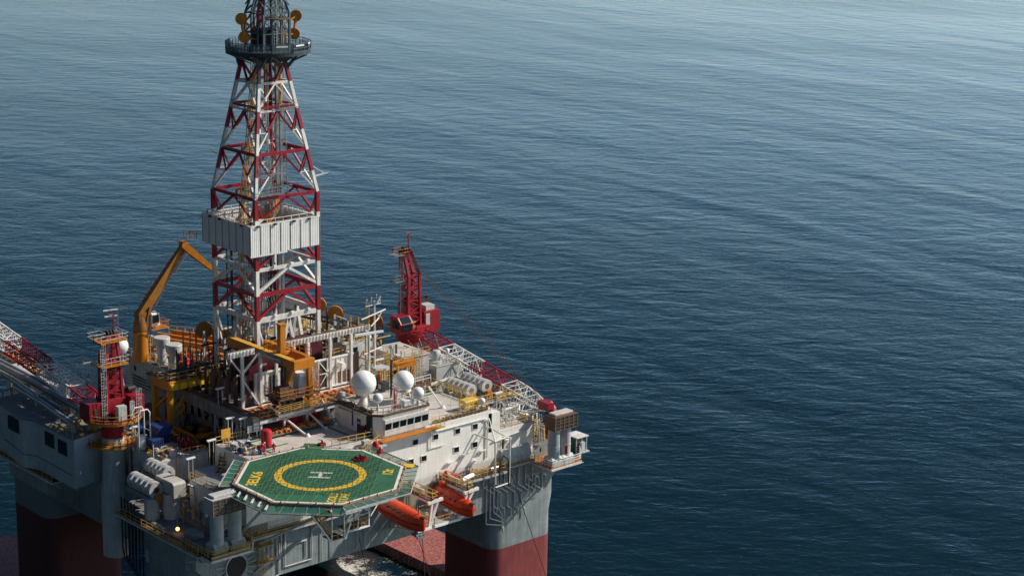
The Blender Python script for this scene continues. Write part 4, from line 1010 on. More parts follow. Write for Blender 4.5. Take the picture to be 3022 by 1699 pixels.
m = MB(); m.prism([(cx0+.6,DY-2.2),(cx0+1.8,DY-2.2),(cx0+1.8,DY-.6),(cx0+.6,DY-.6)],55.4,57.3); m.cbox((cx0+1.2,DY-1.6,57.6),(1.5,1.2,.4)); m.build('motor_housing', ORG, dk)
m = MB(); m.ring((cx0+.3,DY-1.5,0),.1,2.4,59.2,59.35,10); m.build('crown_floor', BROWN, dk)
# paired orange sheaves on arms left and right
for sx, pts in ((-1, ((-3.9,0,59.3),(-3.4,0,56.5),(-1.2,0,57.2))), (1, ((6.3,0,59.2),(5.9,0,56.4),(3.4,0,57.6)))):
    A, B_, C_ = [Vector((DX+p[0],DY+p[1],p[2])) for p in pts]
    m = MB(); m.beam(A,B_,.34); m.beam(A,C_,.28); m.beam(B_,C_+Vector((0,0,-1.2)),.28); o = m.build('sheave_arm', ORG, dk)
    for c_ in (A,B_):
        m = MB(); m.lathe(c_,[(.01,-.18),(.4,-.2),(.72,-.12),(.88,-.2),(.92,0),(.88,.2),(.72,.12),(.4,.2),(.01,.18)],24,(.55,.83,0)); m.build('sheave', ORG, dk)
# ------------------------------------------------------------------ drill floor and pipe deck
df = thing('drill_floor', 'drill floor substructure with white ribbed wind walls and posts under the derrick', 'drill floor', (18, 36, MD))
m = MB(); m.box(4.5,33,26.6,50,MD+.01,2.4); m.build('substructure', MGREY, df)
m = MB()
for i in range(12): x = 5.0+i*1.9; m.box(x,x+1.1,26.35,26.6,2.5,7.2)
for x in (4.6,): 
    for i in range(9): m.box(x-.1,x+.2,27.5+i*2.0,28.3+i*2.0,-2,6.8)
m.build('setback_pipes', BROWN, df)
m = MB(); m.box(6.8,14.0,25.85,26.1,2.65,7.35); m.box(14.3,25.4,25.85,26.1,2.65,7.35); m.build('wind_wall', WHITE2, df)
m = MB()
for i in range(20): 
    x = 7.0+i*.95
    m.beam((x,25.78,2.7),(x,25.78,7.2),.16,.14)
m.beam((6.8,25.7,7.35),(25.4,25.7,7.35),.2,.25); m.beam((6.8,25.7,2.75),(25.4,25.7,2.75),.2,.25)
m.build('wall_stiffeners', WHITE, df)
m = MB(); m.box(18.6,20.0,25.6,25.7,2.9,7.0); m.box(9.5,10.5,25.72,25.8,2.9,6.6); m.build('stairwell_opening', DARK, df)
m = MB()
for a, b in (((18.5,25.5,2.8),(18.5,25.5,7.4)),((20.2,25.5,2.8),(20.2,25.5,7.4)),((18.5,25.5,7.3),(20.2,25.5,5.2)),((20.2,25.5,5.2),(18.5,25.5,2.9)),((18.5,25.5,5.1),(20.2,25.5,5.1)),((20.2,25.5,5.2),(21.6,25.5,7.3))): m.beam(a,b,.13)
m.build('wall_lattice', WHITE, df)
m = MB(); m.lathe((22.6,25.8,6.0),[(.5,0),(.5,1.3),(.45,1.4),(.01,1.4)],18,(0,-1,0)); m.build('ventilator', RADOME, df)
m = MB(); m.box(22.4,24.8,25.74,25.8,3.0,4.8); m.build('soot_patch', BROWN, df)
# overhead rail girder on posts
m = MB(); m.beam((2.0,26,11.0),(6.8,26,11.0),.5,.9); m.beam((12.4,26,11.0),(28.8,26,11.0),.5,.9); m.build('rail_girder', WHITE2, df)
m = MB()
for i in range(26): x = 12.8+i*.62; m.box(x,x+.07,25.55,25.74,10.6,11.4)
for i in range(7): x = 2.3+i*.62; m.box(x,x+.07,25.55,25.74,10.6,11.4)
m.build('girder_ribs', WHITE, df)
m = MB(); m.beam((2.0,26,11.5),(6.8,26,11.5),.35,.06); m.beam((12.4,26,11.5),(28.8,26,11.5),.4,.06); m.build('crane_rail', BROWN, df)
for x in (4.4,7.7,10.6,13.9,16.6,20.8,24.9,28.0):
    m = MB(); m.beam((x,25.6,2.0),(x,25.6,10.6),.42); m.build('post', WHITE2, df)
m = MB()
m.beam((4.4,25.6,7.8),(2.3,25.6,10.5),.25); m.beam((4.4,25.6,7.8),(7.2,25.6,10.5),.25); m.beam((4.4,25.6,7.0),(7.6,25.6,2.2),.28)
m.build('post_brace', WHITE2, df)
# machinery seen above the wind walls
m = MB(); m.box(14.6,19.5,30,34,2.4,9.0); m.box(18.0,21.5,28.5,33,2.4,9.6); m.box(8.6,13.4,30,34,2.4,8.6); m.build('mud_house', MAROON, df)  # red darkened so the shade behind the posts sits in the colour
m = MB(); m.box(25.8,29.5,28,34,2.4,8.0); m.box(29.8,32.6,30,37,2.4,7.0); m.build('driller_cabin', LGREY, df)
m = MB(); m.box(26.0,28.0,27.95,28.0,5.2,7.4); m.build('window', GLASS, df)
m = MB(); rnd = random.Random(5)
for i in range(70):
    x = rnd.uniform(7,32); y = rnd.uniform(28,34); z = rnd.choice((7.6,8.8,9.4)); m.cbox((x,y,z+rnd.random()*.6),(rnd.uniform(.2,1.0),rnd.uniform(.2,.8),rnd.uniform(.2,1.2)))
m.build('machinery', DARK, df)
m = MB()
for i in range(30):
    x = rnd.uniform(22,34); y = rnd.uniform(27,31); z = rnd.uniform(5,8.5); d = Vector((rnd.uniform(-1.6,1.6),rnd.uniform(-1,1),rnd.uniform(-.6,.6))); m.tube((x,y,z),Vector((x,y,z))+d,.13,7)
m.build('pipework', ORG, df)
m = MB(); m.rail([(20.4,26.2,7.4),(25.2,26.2,7.4)],w=.07); m.rail([(26,27.9,8.0),(29.5,27.9,8.0),(29.5,34,8.0)],w=.07); m.rail([(25.2,25.4,2.6),(33,25.4,2.6)],w=.07); m.build('railing', YRAIL, df)
m = MB()
for i in range(26):
    x = rnd.uniform(5,33); y = rnd.uniform(26.9,33); z = rnd.uniform(4.5,10); m.cbox((x,y,z),(rnd.uniform(.3,.9),.2,rnd.uniform(.12,.35)))
m.build('light_fixtures', RADOME, df)
# pipe deck in front
pd = thing('pipe_deck', 'rust brown pipe deck on posts in front of the white wind walls', 'deck', (12, 23, -.4))
m = MB(); m.box(3.6,26.0,20.2,25.7,1.75,2.0); m.box(3.8,16.2,18.0,20.1,-.1,.1); m.build('floor', PDECK, pd)
m = MB(); m.beam((3.6,20.1,1.75),(26,20.1,1.75),.3,.6)
for x in (4.0,8.2,12.4,16.4): m.beam((x,20.3,-.4),(x,20.3,1.6),.35)
m.beam((3.6,25.5,2.2),(26,25.5,2.2),.35,.3); m.build('frame', WHITE2, pd)
m = MB(); m.box(7.6,11.8,20.6,20.9,-.45,1.5); m.box(12.8,15.4,20.8,21.0,-.45,1.5); m.build('red_panel', RED, pd)
m = MB(); m.rail([(3.7,20.2,2.0),(7,20.2,2.0)],w=.07); m.build('railing', YRAIL, pd)
# rusty orange clamps scattered over the pipe deck
rnd = random.Random(11)
first = None
spots = []
for i in range(14):
    for j in range(4):
        x = 4.3+i*1.55+rnd.uniform(-.25,.25); y = 21.0+j*1.35+rnd.uniform(-.2,.2)
        spots.append((x,y,rnd.random()*3,0))
for i in range(8):
    for j in range(2): spots.append((4.4+i*1.5+rnd.uniform(-.3,.3),18.5+j*1.0+rnd.uniform(-.2,.2),rnd.random()*3,-1.9))
for x, y, r, dz in spots:
    if first is None:
        m = MB()
        for k in range(4):
            a = k*1.57+.3; m.beam((x,y,2.14),(x+.46*math.cos(a),y+.46*math.sin(a),2.14),.15,.22); m.cbox((x+.46*math.cos(a),y+.46*math.sin(a),2.17),(.3,.22,.3),a)
        m.cbox((x,y,2.22),(.34,.34,.34))
        first = single('pipe_clamp', m, RUSTO, 'rusty orange pipe clamp lying on the brown pipe deck', 'clamp', 'rusty orange clamps on the pipe deck'); first.rotation_euler.z = r
        bx, by = x, y
    else:
        c = first.copy(); COL.objects.link(c); c.location.x += x-bx; c.location.y += y-by; c.location.z += dz; c.rotation_euler.z = r
# gangway across the front of the pipe deck
t = thing('gangway', 'long railed gangway spanning in front of the brown pipe deck above the grey deck', 'gangway', (11, 18.6, 3.0))
m = MB(); m.box(5.4,16.6,17.7,18.4,2.98,3.1); m.beam((5.4,17.7,2.85),(16.6,17.7,2.85),.1,.3); m.build('floor', STEEL, t)
m = MB(); m.rail([(5.4,17.7,3.1),(16.6,17.7,3.1)],w=.06,h=1.1,step=2.2); m.rail([(5.4,18.4,3.1),(16.6,18.4,3.1)],w=.05,h=1.1,step=2.2); m.build('railing', YRAIL, t)
m = MB(); 
for x in (6.0,10.5,15.8): m.beam((x,18.1,2.8),(x,20.2,1.6),.2); 
m.build('bracket', LGREY, t)
# long white side girder
t = thing('side_girder', 'long grey white box girder running back along the left side of the pipe deck', 'girder', (3.1, 34, 1.5))
m = MB(); m.box(2.5,3.5,20.0,50,.6,2.6); m.build('web', MGREY, t)
m = MB(); m.box(2.3,3.7,19.9,50,2.6,2.75); m.beam((2.35,20,3.6),(2.35,50,3.2),.08); m.build('top_rail', BROWN, t)
m = MB()
for i in range(18): y = 20.6+i*1.6; m.box(2.4,2.5,y,y+.1,.7,2.55)
m.build('stiffeners', MGREY, t)
m = MB()
for y in (22,25,28,31): m.beam((2.9,y,.6),(2.9,y,MD),.25)
for y in (22,25,28): m.beam((2.9,y,.5),(2.9,y+1.5,-3),.14); m.beam((2.9,y+3,.5),(2.9,y+1.5,-3),.14)
m.build('truss', LGREY, t)
# ------------------------------------------------------------------ orange pipe-handling crane
t = thing('pipe_handling_crane', 'orange overhead pipe handling crane with twin beams in front of the derrick', 'crane', (10, 22, 2.0))
m = MB(); m.beam((8.4,35,10.4),(8.4,18.1,10.4),.9,1.25); m.build('beam', ORG, t, bevel=.05)
m = MB(); m.beam((11.4,29.5,10.5),(11.4,18.6,10.5),.9,1.3); m.build('beam', ORG, t, bevel=.05)
m = MB(); m.beam((8.0,17.7,10.3),(11.8,17.7,10.3),.8,1.45); m.beam((8.4,22.5,10.9),(11.4,22.5,10.9),.6,.5); m.build('cross_beam', ORG, t, bevel=.05)
m = MB(); m.beam((8.4,34.8,11.06),(8.4,18.4,11.06),.95,.05); m.build('sunlit_top', paint('sun_orange',(.8,.42,.06),.5,dirt=.3), t)  # lighter orange strip along the beam top, sunlight put into its colour
m = MB(); m.box(7.87,7.93,20.2,26.6,9.95,10.85); sgn = m.build('sign_board', MGREY, t)
text_mb('Aker Kvaerner MH', (7.85,23.4,10.4), (5.2,.42), (0,-1,0), (0,0,1), 0).build('sign_lettering', WLINE, sgn)
m = MB(); m.box(8.9,9.9,22.0,22.9,11.0,15.4); m.box(8.8,10.0,21.9,23.0,15.4,15.6); m.build('mast', ORG, t, bevel=.04)
m = MB(); m.beam((8.6,18.4,9.6),(8.0,18.8,7.4),.55,.7); m.beam((11.5,18.4,9.6),(12.2,19.0,2.2),.75,.7); m.build('leg', ORG, t)
m = MB(); 
for x,y in ((7.4,19.2),(9.0,21.6),(11.9,21.8)): m.beam((x,y,5.4),(x+.1,y,1.9),.5)
m.beam((9.4,21,9.8),(8.6,20.4,5.6),.7); m.build('hanging_tower', BROWN, t)
m = MB(); m.box(6.0,13.4,18.2,22.2,5.0,5.2); m.build('platform', BROWN, t)
m = MB(); m.rail([(6.0,18.2,5.25),(13.4,18.2,5.25),(13.4,22.2,5.25)],w=.08); m.rail([(6.0,18.2,5.25),(6.0,22.2,5.25)],w=.08); m.rail([(12.1,18.6,11),(12.1,26,11)],w=.07); m.rail([(8.0,22.6,11.2),(8.0,25,11.2),(10.6,25,11.2)],w=.07)
m.ladder((13.3,18.6,5.3),(13.3,18.6,8.6),(0,1,0),.6,True); m.ladder((12.2,18.3,10),(12.2,18.3,6),(0,1,0),.6); m.build('railing', ORG, t)
m = MB(); m.box(10.0,11.3,18.9,20.6,5.25,8.0); cb = m.build('operator_cabin', paint('cabin_blue_white',(.50,.60,.66),.3,dirt=.3), t, bevel=.12)
m = MB(); m.box(10.15,11.4,18.8,20.7,8.0,8.35); m.build('cabin_roof', RADOME, cb)
m = MB(); m.box(6.4,8.0,18.7,20.0,5.25,6.9); m.box(8.3,9.2,19,20.4,5.25,6.3); m.build('power_unit', BROWN, t)
m = MB(); m.tube((7.6,19.8,7),(7.6,19.8,9.8),.25,8); m.build('hose_post', DARK, t)
m = MB(); rnd = random.Random(8)
for i in range(46): 
    x=rnd.uniform(6.4,12.8); y=rnd.uniform(18.8,22); z=rnd.uniform(2.2,5.0); m.cbox((x,y,z),(rnd.uniform(.2,.8),rnd.uniform(.2,.7),rnd.uniform(.2,.9)))
m.build('lower_machinery', DARK, t)
m = MB()
for i in range(14): 
    x=rnd.uniform(6.4,12.8); z=rnd.uniform(2.0,4.8); m.beam((x,19,z),(x+rnd.uniform(-1,1),19.4,z+rnd.uniform(-1,1)),.16)
m.build('lower_linkage', ORG, t)
# orange sheaves on posts
def sheave_post(x, y, z, r, zb, lb, mat=ORG, ax=(.62,.78,0)):
    t = thing('sheave_post', lb, 'sheave', (x,y,zb)); m = MB(); A = Vector(ax).normalized()
    m.lathe((x,y,z),[(.01,-.1),(.35,-.3),(.4,-.14),(r*.82,-.12),(r*.84,-.26),(r,-.26),(r*1.03,0),(r,.26),(r*.84,.26),(r*.82,.12),(.4,.14),(.35,.3),(.01,.1)],32,A); w_ = m.build('wheel', mat, t)
    m = MB(); s_ = A.cross(Vector((0,0,1)))
    for k in range(4):
        a = k*math.pi/4+.3; d = s_*math.cos(a)*r*.85+Vector((0,0,math.sin(a)*r*.85)); c = Vector((x,y,z))-A*.22; m.beam(c-d,c+d,.12)
    m.build('spokes', mat, w_)
    m = MB(); c = Vector((x,y,z)); m.beam(c-A*.4-Vector((0,0,.1)),Vector((x,y,zb))-A*.4,.5,.3); m.build('post', LGREY, t)
    m = MB()
    for k in (-1,1): m.beam(c+s_*k*r, Vector((x,y,zb))+s_*k*r, .16)
    m.build('drill_line', BLACK, t)
sheave_post(40.0,50.0,6.3,1.3,.5,'orange sheave wheel on a post, the middle one right of the derrick')
sheave_post(36.6,50.2,8.2,1.35,2.4,'orange sheave wheel half behind the right derrick leg')
sheave_post(48.6,50,3.3,1.4,-1.5,'orange sheave wheel behind the signal mast beside the right crane')
SHD = paint('shaded_orange',(.42,.19,.02),.5,dirt=.4)  # darker copy of the crane orange, shade painted into the colour
sheave_post(9.7,44,9.9,1.35,2.6,'shaded orange sheave wheel on a tall post left of the derrick', SHD)
sheave_post(13.6,44,8.0,1.3,2.6,'shaded orange sheave wheel at the left foot of the derrick', SHD)
# ------------------------------------------------------------------ yellow gantry crane, left
t = thing('gantry_crane', 'yellow travelling gantry crane with railed top left of the derrick', 'gantry crane', (3, 40, -3))
m = MB(); m.box(-.8,8.9,37.8,38.7,3.1,4.6); m.box(-.8,8.9,42.3,43.1,3.1,4.6); m.box(-.8,.3,38.71,42.29,3.1,4.6); m.box(8,8.9,38.71,42.29,3.1,4.6); m.build('girder', YEL, t, bevel=.04)
m = MB(); m.box(-.6,8.7,38,43,4.62,4.7); m.build('top_deck', BROWN, t)
m = MB(); m.rail([(-.7,43,4.7),(-.7,37.9,4.7),(8.8,37.9,4.7),(8.8,43,4.7)],w=.08,h=1.2); m.build('railing', YRAIL, t)
for x, y in ((-.5,38.2),(-.5,42.6),(8.4,38.2),(8.4,42.6)):
    m = MB(); m.box(x-.4,x+.4,y-.4,y+.4,-2.9 if x < 3 else 2.4,3.08); m.build('leg', YEL, t)
m = MB(); m.beam((-.5,38.2,-.6),(3.4,38.2,3.1),.3); m.beam((-.5,42.6,-.6),(-.5,38.2,2.8),.3); m.beam((-.6,42.6,-2.3),(-.6,38,-2.3),.5,.7); m.beam((-.5,38.1,-.2),(1.6,38.1,.9),.3); m.beam((1.6,38.1,1.0),(2.0,38.1,.0),.3); m.beam((2.0,38.1,0),(-.5,38.1,-1.6),.3); m.build('bracing', YEL, t)
m = MB(); 
for i in range(4): m.box(-.6+i*1.6,.6+i*1.6,37.55,37.79,3.3,4.2)
m.build('panel', YLINE, t)
m = MB(); m.cbox((3.4,40.5,5.1),(1.6,1.6,.8)); m.cbox((6.2,40.4,5.3),(2.2,2,1.1)); m.build('trolley', DARK, t)
m = MB(); m.cbox((-.5,38.2,-3.0),(1.0,1.4,.5)); m.cbox((.2,37.2,-2.9),(.7,.5,.4)); m.build('bogie', ORG, t)
m = MB(); m.box(-1.35,-.85,26.5,44,-3.4,-3.15); m.box(-1.2,-1.0,26.5,44,-3.15,-2.95)
single('gantry_rail', m, YLINE, 'yellow edged gantry crane rail running back along the left deck', 'rail')
# lower yellow frame in the moonpool area
t = thing('riser_frame', 'dark yellow portal frame standing in the shaded well below the side girder', 'frame', (2, 32, MD))
m = MB()
for x,y in ((-.6,31.2),(-.6,36.5),(2.2,31.2),(5.2,31.2),(5.2,36.5),(-.6,42)): m.beam((x,y,MD),(x,y,-2.6),.5)
m.bpath([(-.6,42,-2.6),(-.6,31.2,-2.6),(5.2,31.2,-2.6),(5.2,36.5,-2.6)],.5); m.build('frame', YEL, t)
m = MB(); rnd = random.Random(21)
for i in range(40): m.cbox((rnd.uniform(0,5),rnd.uniform(32,42),rnd.uniform(MD,-4)),(rnd.uniform(.4,1.4),rnd.uniform(.4,1.4),rnd.uniform(.4,2.4)))
m.build('equipment', DARK, t)
m = MB()
for i in range(14): m.cbox((rnd.uniform(0,5),rnd.uniform(32,42),rnd.uniform(-5,-2.5)),(rnd.uniform(.4,1.2),rnd.uniform(.4,1.2),rnd.uniform(.3,.8)))
m.build('equipment', SHD, t)
# ------------------------------------------------------------------ red pedestal cranes
def red_crane(cx, cy, zs, sgn, name_lb, boomdir, root, boom, cabx, colors):
    """cx, cy pedestal axis; zs slew level"""
    t = thing('pedestal_crane', name_lb, 'crane', (cx, cy, MD))
    return t
def lattice(P, w, h, cols, t, step=2.4, taper=(0.0,0.0)):
    """P: start and end centre of the top chords; w across, h depth; cols: list of (f0, f1, mat)"""
    a, b = Vector(P[0]), Vector(P[1]); d = (b-a); L_ = d.length; d.normalize()
    side = Vector((0,0,1)).cross(d).normalized(); dn = d.cross(side).normalized()
    if dn.z > 0: dn = -dn
    def pt(f, s, v):
        k = 1.0; kh = 1.0
        if f > .88: k = 1-(f-.88)/.12*.45; kh = 1-(f-.88)/.12*.5
        if f < .10: kh = .45+f/.10*.55
        return a + (b-a)*f + side*(s*w/2*k) + dn*(h*kh*v + (1-kh)*h*.25)
    n = int(L_/step)
    for f0, f1, mat in cols:
        m = MB()
        ks = [i for i in range(n) if f0 <= (i+.5)/n < f1]
        for i in ks:
            g0, g1 = i/n, (i+1)/n
            for s in (-1,1):
                for v in (0,1): m.beam(pt(g0,s,v), pt(g1,s,v), .22)
                m.beam(pt(g0,s,0), pt(g0,s,1), .11); m.beam(pt(g0,s,0) if i%2 else pt(g0,s,1), pt(g1,s,1) if i%2 else pt(g1,s,0), .1)
            for v in (0,1):
                m.beam(pt(g0,-1,v), pt(g0,1,v), .11); m.beam(pt(g0,-1 if i%2 else 1,v), pt(g1,1 if i%2 else -1,v), .1)
            m.beam(pt(g0+.5/n,-1,0), pt(g0+.5/n,1,0), .08)
            for s in (-1,1):
                m.beam(pt(g0+.5/n,s,0), pt(g0+.5/n,s,1), .07); m.beam(pt(g0+.25/n,s,0), pt(g0+.25/n,s,1), .05); m.beam(pt(g0+.75/n,s,0), pt(g0+.75/n,s,1), .05); m.beam(pt(g0,s,.5), pt(g1,s,.5), .05)
        m.build('boom_section', mat, t)
    return pt
def mast(t, cx, cy, z0, z1, z2, wx, wy, top):
    m = MB()
    c = [(-1,-1),(1,-1),(1,1),(-1,1)]
    def p(k, f): 
        zz = z0+(z1-z0)*f; s = 1-.12*f; return Vector((cx+c[k][0]*wx/2*s, cy+c[k][1]*wy/2*s, zz))
    for k in range(4): m.beam(p(k,0),p(k,1),.42)
    n = 4
    for k in range(4):
        for i in range(n):
            j = (k+1)%4; m.beam(p(k,i/n),p(j,(i+.5)/n),.2); m.beam(p(j,(i+.5)/n),p(k,(i+1)/n),.2); m.beam(p(k,(i+1)/n),p(j,(i+1)/n),.2)
    # converging head
    T = [Vector((cx+c[k][0]*wx*.27+top[0], cy+c[k][1]*wy*.22+top[1], z2)) for k in range(4)]
    for k in range(4): m.beam(p(k,1),T[k],.5); m.beam(T[k],T[(k+1)%4],.35)
    m.beam((p(0,1)+T[0])/2,(p(1,1)+T[1])/2,.25)
    m.build('mast', RED, t)
    m = MB(); m.box(cx-wx*.28,cx+wx*.28,cy-wy*.1,cy+wy*.3,z0,z0+(z1-z0)*.55); m.beam((cx-.2,cy,z0),(cx+top[0]*.5,cy,z1+1),.35); m.beam((cx+.4,cy+.3,z0),(cx+.3+top[0]*.5,cy+.3,z1+1),.2); m.build('mast_core', RED, t)
    m = MB()
    for k in range(3): m.lathe((cx+top[0]-.5+.5*k, cy+top[1]-.2, z2+.35),[(.01,-.1),(.5,-.1),(.5,.1),(.01,.1)],14,(1,0,0))
    m.cbox((cx+top[0],cy+top[1],z2+.1),(2.0,.9,.5)); m.build('head_sheaves', DARK, t)
    m = MB(); m.bpath([(cx+top[0]+.9,cy+top[1]+.3,z2),(cx+top[0]+.9,cy+top[1]+.3,z2+3.0),(cx+top[0]-.5,cy+top[1]-.6,z2+3.3)],.18); m.build('davit', RED, t)
    m = MB(); m.rail([(cx-wx/2-1.8,cy-.9,z2-.4),(cx-wx/2+.2,cy-.9,z2-.4),(cx-wx/2+.2,cy+1,z2-.4),(cx-wx/2-1.8,cy+1,z2-.4),(cx-wx/2-1.8,cy-.9,z2-.4)],w=.07); return m

t = thing('pedestal_crane', 'red lattice boom crane at right with its boom lowered forward to the front right corner', 'crane', (49.6, 41.6, MD))
cx, cy = 49.8, 41.8
m = MB(); m.lathe((cx,cy,MD),[(2.2,0),(2.0,6),(1.7,8.5),(1.7,10.6)],28); m.build('pedestal', MGREY, t)
m = MB(); m.ring((cx,cy,0),1.8,3.9,-.9,-.75,28); m.build('ring_platform', BROWN, t)
m = MB(); m.rail([(cx+3.9*math.cos(i*.45),cy+3.9*math.sin(i*.45),-.75) for i in range(15)],w=.07,step=1.6); m.build('ring_railing', ORG, t)
m = MB(); m.lathe((cx,cy,1.6),[(2.2,0),(2.4,.4),(2.4,1.6),(2.9,1.9),(2.9,2.3),(.01,2.3)],28); m.build('slew_ring', RED, t)
m = MB(); m.prism([(cx-2.4,cy-2.3),(cx+2.4,cy-2.3),(cx+2.4,cy+3),(cx-2.4,cy+3)],3.9,4.4); m.box(cx+2.45,cx+6.0,cy-1.0,cy+3.2,2.5,6.4); m.box(cx-1.4,cx+1.5,cy-.8,cy+1.6,4.4,8.2); m.build('machinery_house', RED, t, bevel=.06)
m = MB(); m.cbox((cx+4.3,cy+.6,6.8),(1.9,2.0,.8)); m.cbox((cx+3.2,cy-1.05,5.0),(.9,.15,2.0)); m.build('power_pack', LGREY, t)
m = MB(); 
for k in (0,1.1,2.2): m.lathe((cx+3.4+k,cy+2.0,7.6),[(.01,-.4),(.6,-.4),(.6,.4),(.01,.4)],16,(0,1,0))
m.build('winch', DARK, t)
m = MB(); m.prismx([(cy-3.4,4.0),(cy-3.6,5.8),(cy-2.6,6.9),(cy-.6,6.9),(cy-.6,4.0)],cx-4.8,cx-2.0); cb = m.build('cab', RED, t, bevel=.08)
m = MB(); m.add([(cx-4.4,cy-3.62,5.95),(cx-2.4,cy-3.62,5.95),(cx-2.4,cy-2.7,6.88),(cx-4.4,cy-2.7,6.88)],[(0,1,2,3)]); m.box(cx-4.5,cx-2.3,cy-3.66,cy-3.55,4.5,5.7); m.box(cx-4.86,cx-4.8,cy-3.1,cy-1.2,4.9,6.3); m.build('window', GLASS, cb)
m = MB(); m.rail([(cx-2.2,cy-3.0,4.1),(cx-1.0,cy-3.0,4.1),(cx-1.0,cy-2.2,4.1)],w=.12,h=1.6); m.build('cab_step', YRAIL, t)
m2 = mast(t, cx+.2, cy, 4.4, 13.2, 17.4, 2.7, 2.1, (-1.0,0.2)); m2.build('head_railing', ORG, t)
m = MB(); m.cbox((cx-3.0,cy,17.1),(2.0,2.0,.15)); m.cbox((cx-2.9,cy,12.5),(1.6,1.8,.15)); m.rail([(cx-3.7,cy-.9,12.5),(cx-2.1,cy-.9,12.5)],w=.07); m.ladder((cx-2.5,cy-.4,4.4),(cx-2.5,cy-.4,17),(0,1,0),.5,True); m.build('side_ladder', MGREY, t)
pt = lattice(((cx-.3,39.6,4.2),(51.2,9.5,-1.8)), 3.6, 3.0, [(0,.22,RED),(.22,.47,WHITE2),(.47,.76,RED),(.76,1,WHITE2)], t)
m = MB(); tip = Vector((51.9,9.2,-2.4))
m.prismx([(9.9,-1.9),(9.0,-1.3),(7.9,-1.4),(6.9,-2.3),(5.7,-4.6),(6.0,-5.0),(6.9,-3.9),(7.9,-2.9),(9.9,-3.1)], 50.7, 52.0); m.build('boom_head', RED, t, bevel=.1)
m = MB(); m.beam((50.6,9.2,-1.7),(50.2,6.2,-1.6),1.1,.9); m.beam((50.2,6.4,-1.5),(49.0,4.9,-1.9),.8,.75); m.beam((50.0,6.4,-1.7),(50.0,6.0,-5.2),.35,.6); m.build('head_arm', RED, t)
m = MB(); m.box(49.3,51.2,4.2,7.6,-4.45,-4.3); m.rail([(49.3,7.6,-4.3),(49.3,4.2,-4.3),(51.2,4.2,-4.3)],w=.06,h=.9); m.build('head_platform', BROWN, t)
m = MB(); m.tube((50.6,7.5,-3.2),(50.6,7.5,-6.6),.42,12,.3); m.cbox((50.7,7.5,-7.0),(.45,.5,.9)); m.build('hook_block', RED, t)
m = MB(); m.tube((49.9,2.2,-4.3),(49.9,2.2,-7.0),.04,6); m.tube((49.9,2.2,-7.0),(49.9,2.2,-8.4),.24,10); m.build('auxiliary_hook', RED2, t)
m = MB()
for s in (-.9,-.3,.3,.9): m.beam((cx-1.4+s*.5,cy,17.6),(51.0+s,9.6,-1.4),.06)
m.build('pendant_wire', DARK, t)

t = thing('pedestal_crane', 'red lattice boom crane on a grey column at left, boom laid back leftwards', 'crane', (-12.3, 36, -20))
cx, cy = -11.9, 36.2
m = MB(); m.lathe((-11.9,36.2,-20),[(2.0,0),(2.0,9.5),(1.95,10.5),(1.75,13),(1.65,16.5),(1.65,19.0)],32); m.build('pedestal', LGREY, t)
m = MB(); m.lathe((cx,cy,-1.2),[(1.66,0),(1.66,2.2)],28); m.lathe((cx,cy,.9),[(1.8,0),(4.0,.8),(4.1,1.0),(.01,1.02)],32); m.build('slew_ring', RED, t)
m = MB(); m.ring((cx,cy,0),1.7,3.7,-2.3,-2.15,28); m.ring((cx,cy,0),3.9,4.3,1.55,1.95,36); m.build('ring_platform', ORG, t)
m = MB(); m.rail([(cx+4.3*math.cos(i*.3),cy+4.3*math.sin(i*.3),1.9) for i in range(22)],w=.08,step=1.3,toe=True); m.rail([(cx+3.7*math.cos(i*.3),cy+3.7*math.sin(i*.3),-2.15) for i in range(22)],w=.07,step=1.3,toe=True); m.build('ring_railing', YRAIL, t)
m = MB(); m.box(cx+1.8,cx+4.1,cy-2.6,cy+2.4,1.95,5.2); m.box(cx-1.6,cx+1.6,cy-1.5,cy+1.9,1.95,5.0); m.box(cx-4.4,cx-1.7,cy-1.0,cy+1.8,1.95,4.7); m.build('machinery_house', RED, t, bevel=.06)
m = MB(); m.box(cx-3.6,cx-2.8,cy-1.1,cy-1.0,2.3,3.9); m.build('door', BROWN, t)
m = MB(); m.box(cx-.7,cx+.7,cy-3.2,cy-2.2,1.98,4.2); m.box(cx+1.5,cx+2.2,cy-2.9,cy-2.61,2.0,4.6); m.build('control_cabinet', LGREY, t)
m = MB(); m.cbox((cx+2.8,cy+.3,5.6),(1.4,1.2,.7)); m.lathe((cx+3.0,cy-.6,5.8),[(.01,-.6),(.45,-.6),(.45,.6),(.01,.6)],14,(1,0,0)); m.build('winch', DARK, t)
m2 = mast(t, cx, cy, 4.6, 10.6, 14.4, 2.6, 2.2, (0.2,0.2)); m2.build('head_railing', LGREY, t)
m = MB()
for z in (10.2,13.9): m.cbox((cx-.2,cy-.2,z),(4.6,3.6,.15))
m.build('mast_platform', ORG, t)
m = MB(); m.rail([(cx-2.5,cy-2,10.2),(cx+2.1,cy-2,10.2),(cx+2.1,cy+1.6,10.2)],w=.07,h=1.3); m.rail([(cx-2.5,cy-2,13.9),(cx+2.1,cy-2,13.9),(cx+2.1,cy+1.6,13.9)],w=.07); m.ladder((cx-2.2,cy-1.6,2),(cx-2.2,cy-1.6,13.8),(1,0,0),.6,True); m.ladder((cx+2.9,cy-2.8,2),(cx+2.9,cy-2.8,6.4),(1,0,0),.6,True); m.build('side_ladder', LGREY, t)
lattice(((-13.4,38.5,4.6),(-13.5,86,11.2)), 2.9, 2.0, [(0,.12,RED),(.12,.34,WHITE2),(.34,.55,RED),(.55,1,WHITE2)], t)
m = MB()
for z in (14.7,15.3): m.beam((cx,cy,z),(-13.5+(z-15)*2,86,12.5+(z-15)*1.5),.07)
m.build('pendant_wire', BLACK, t)
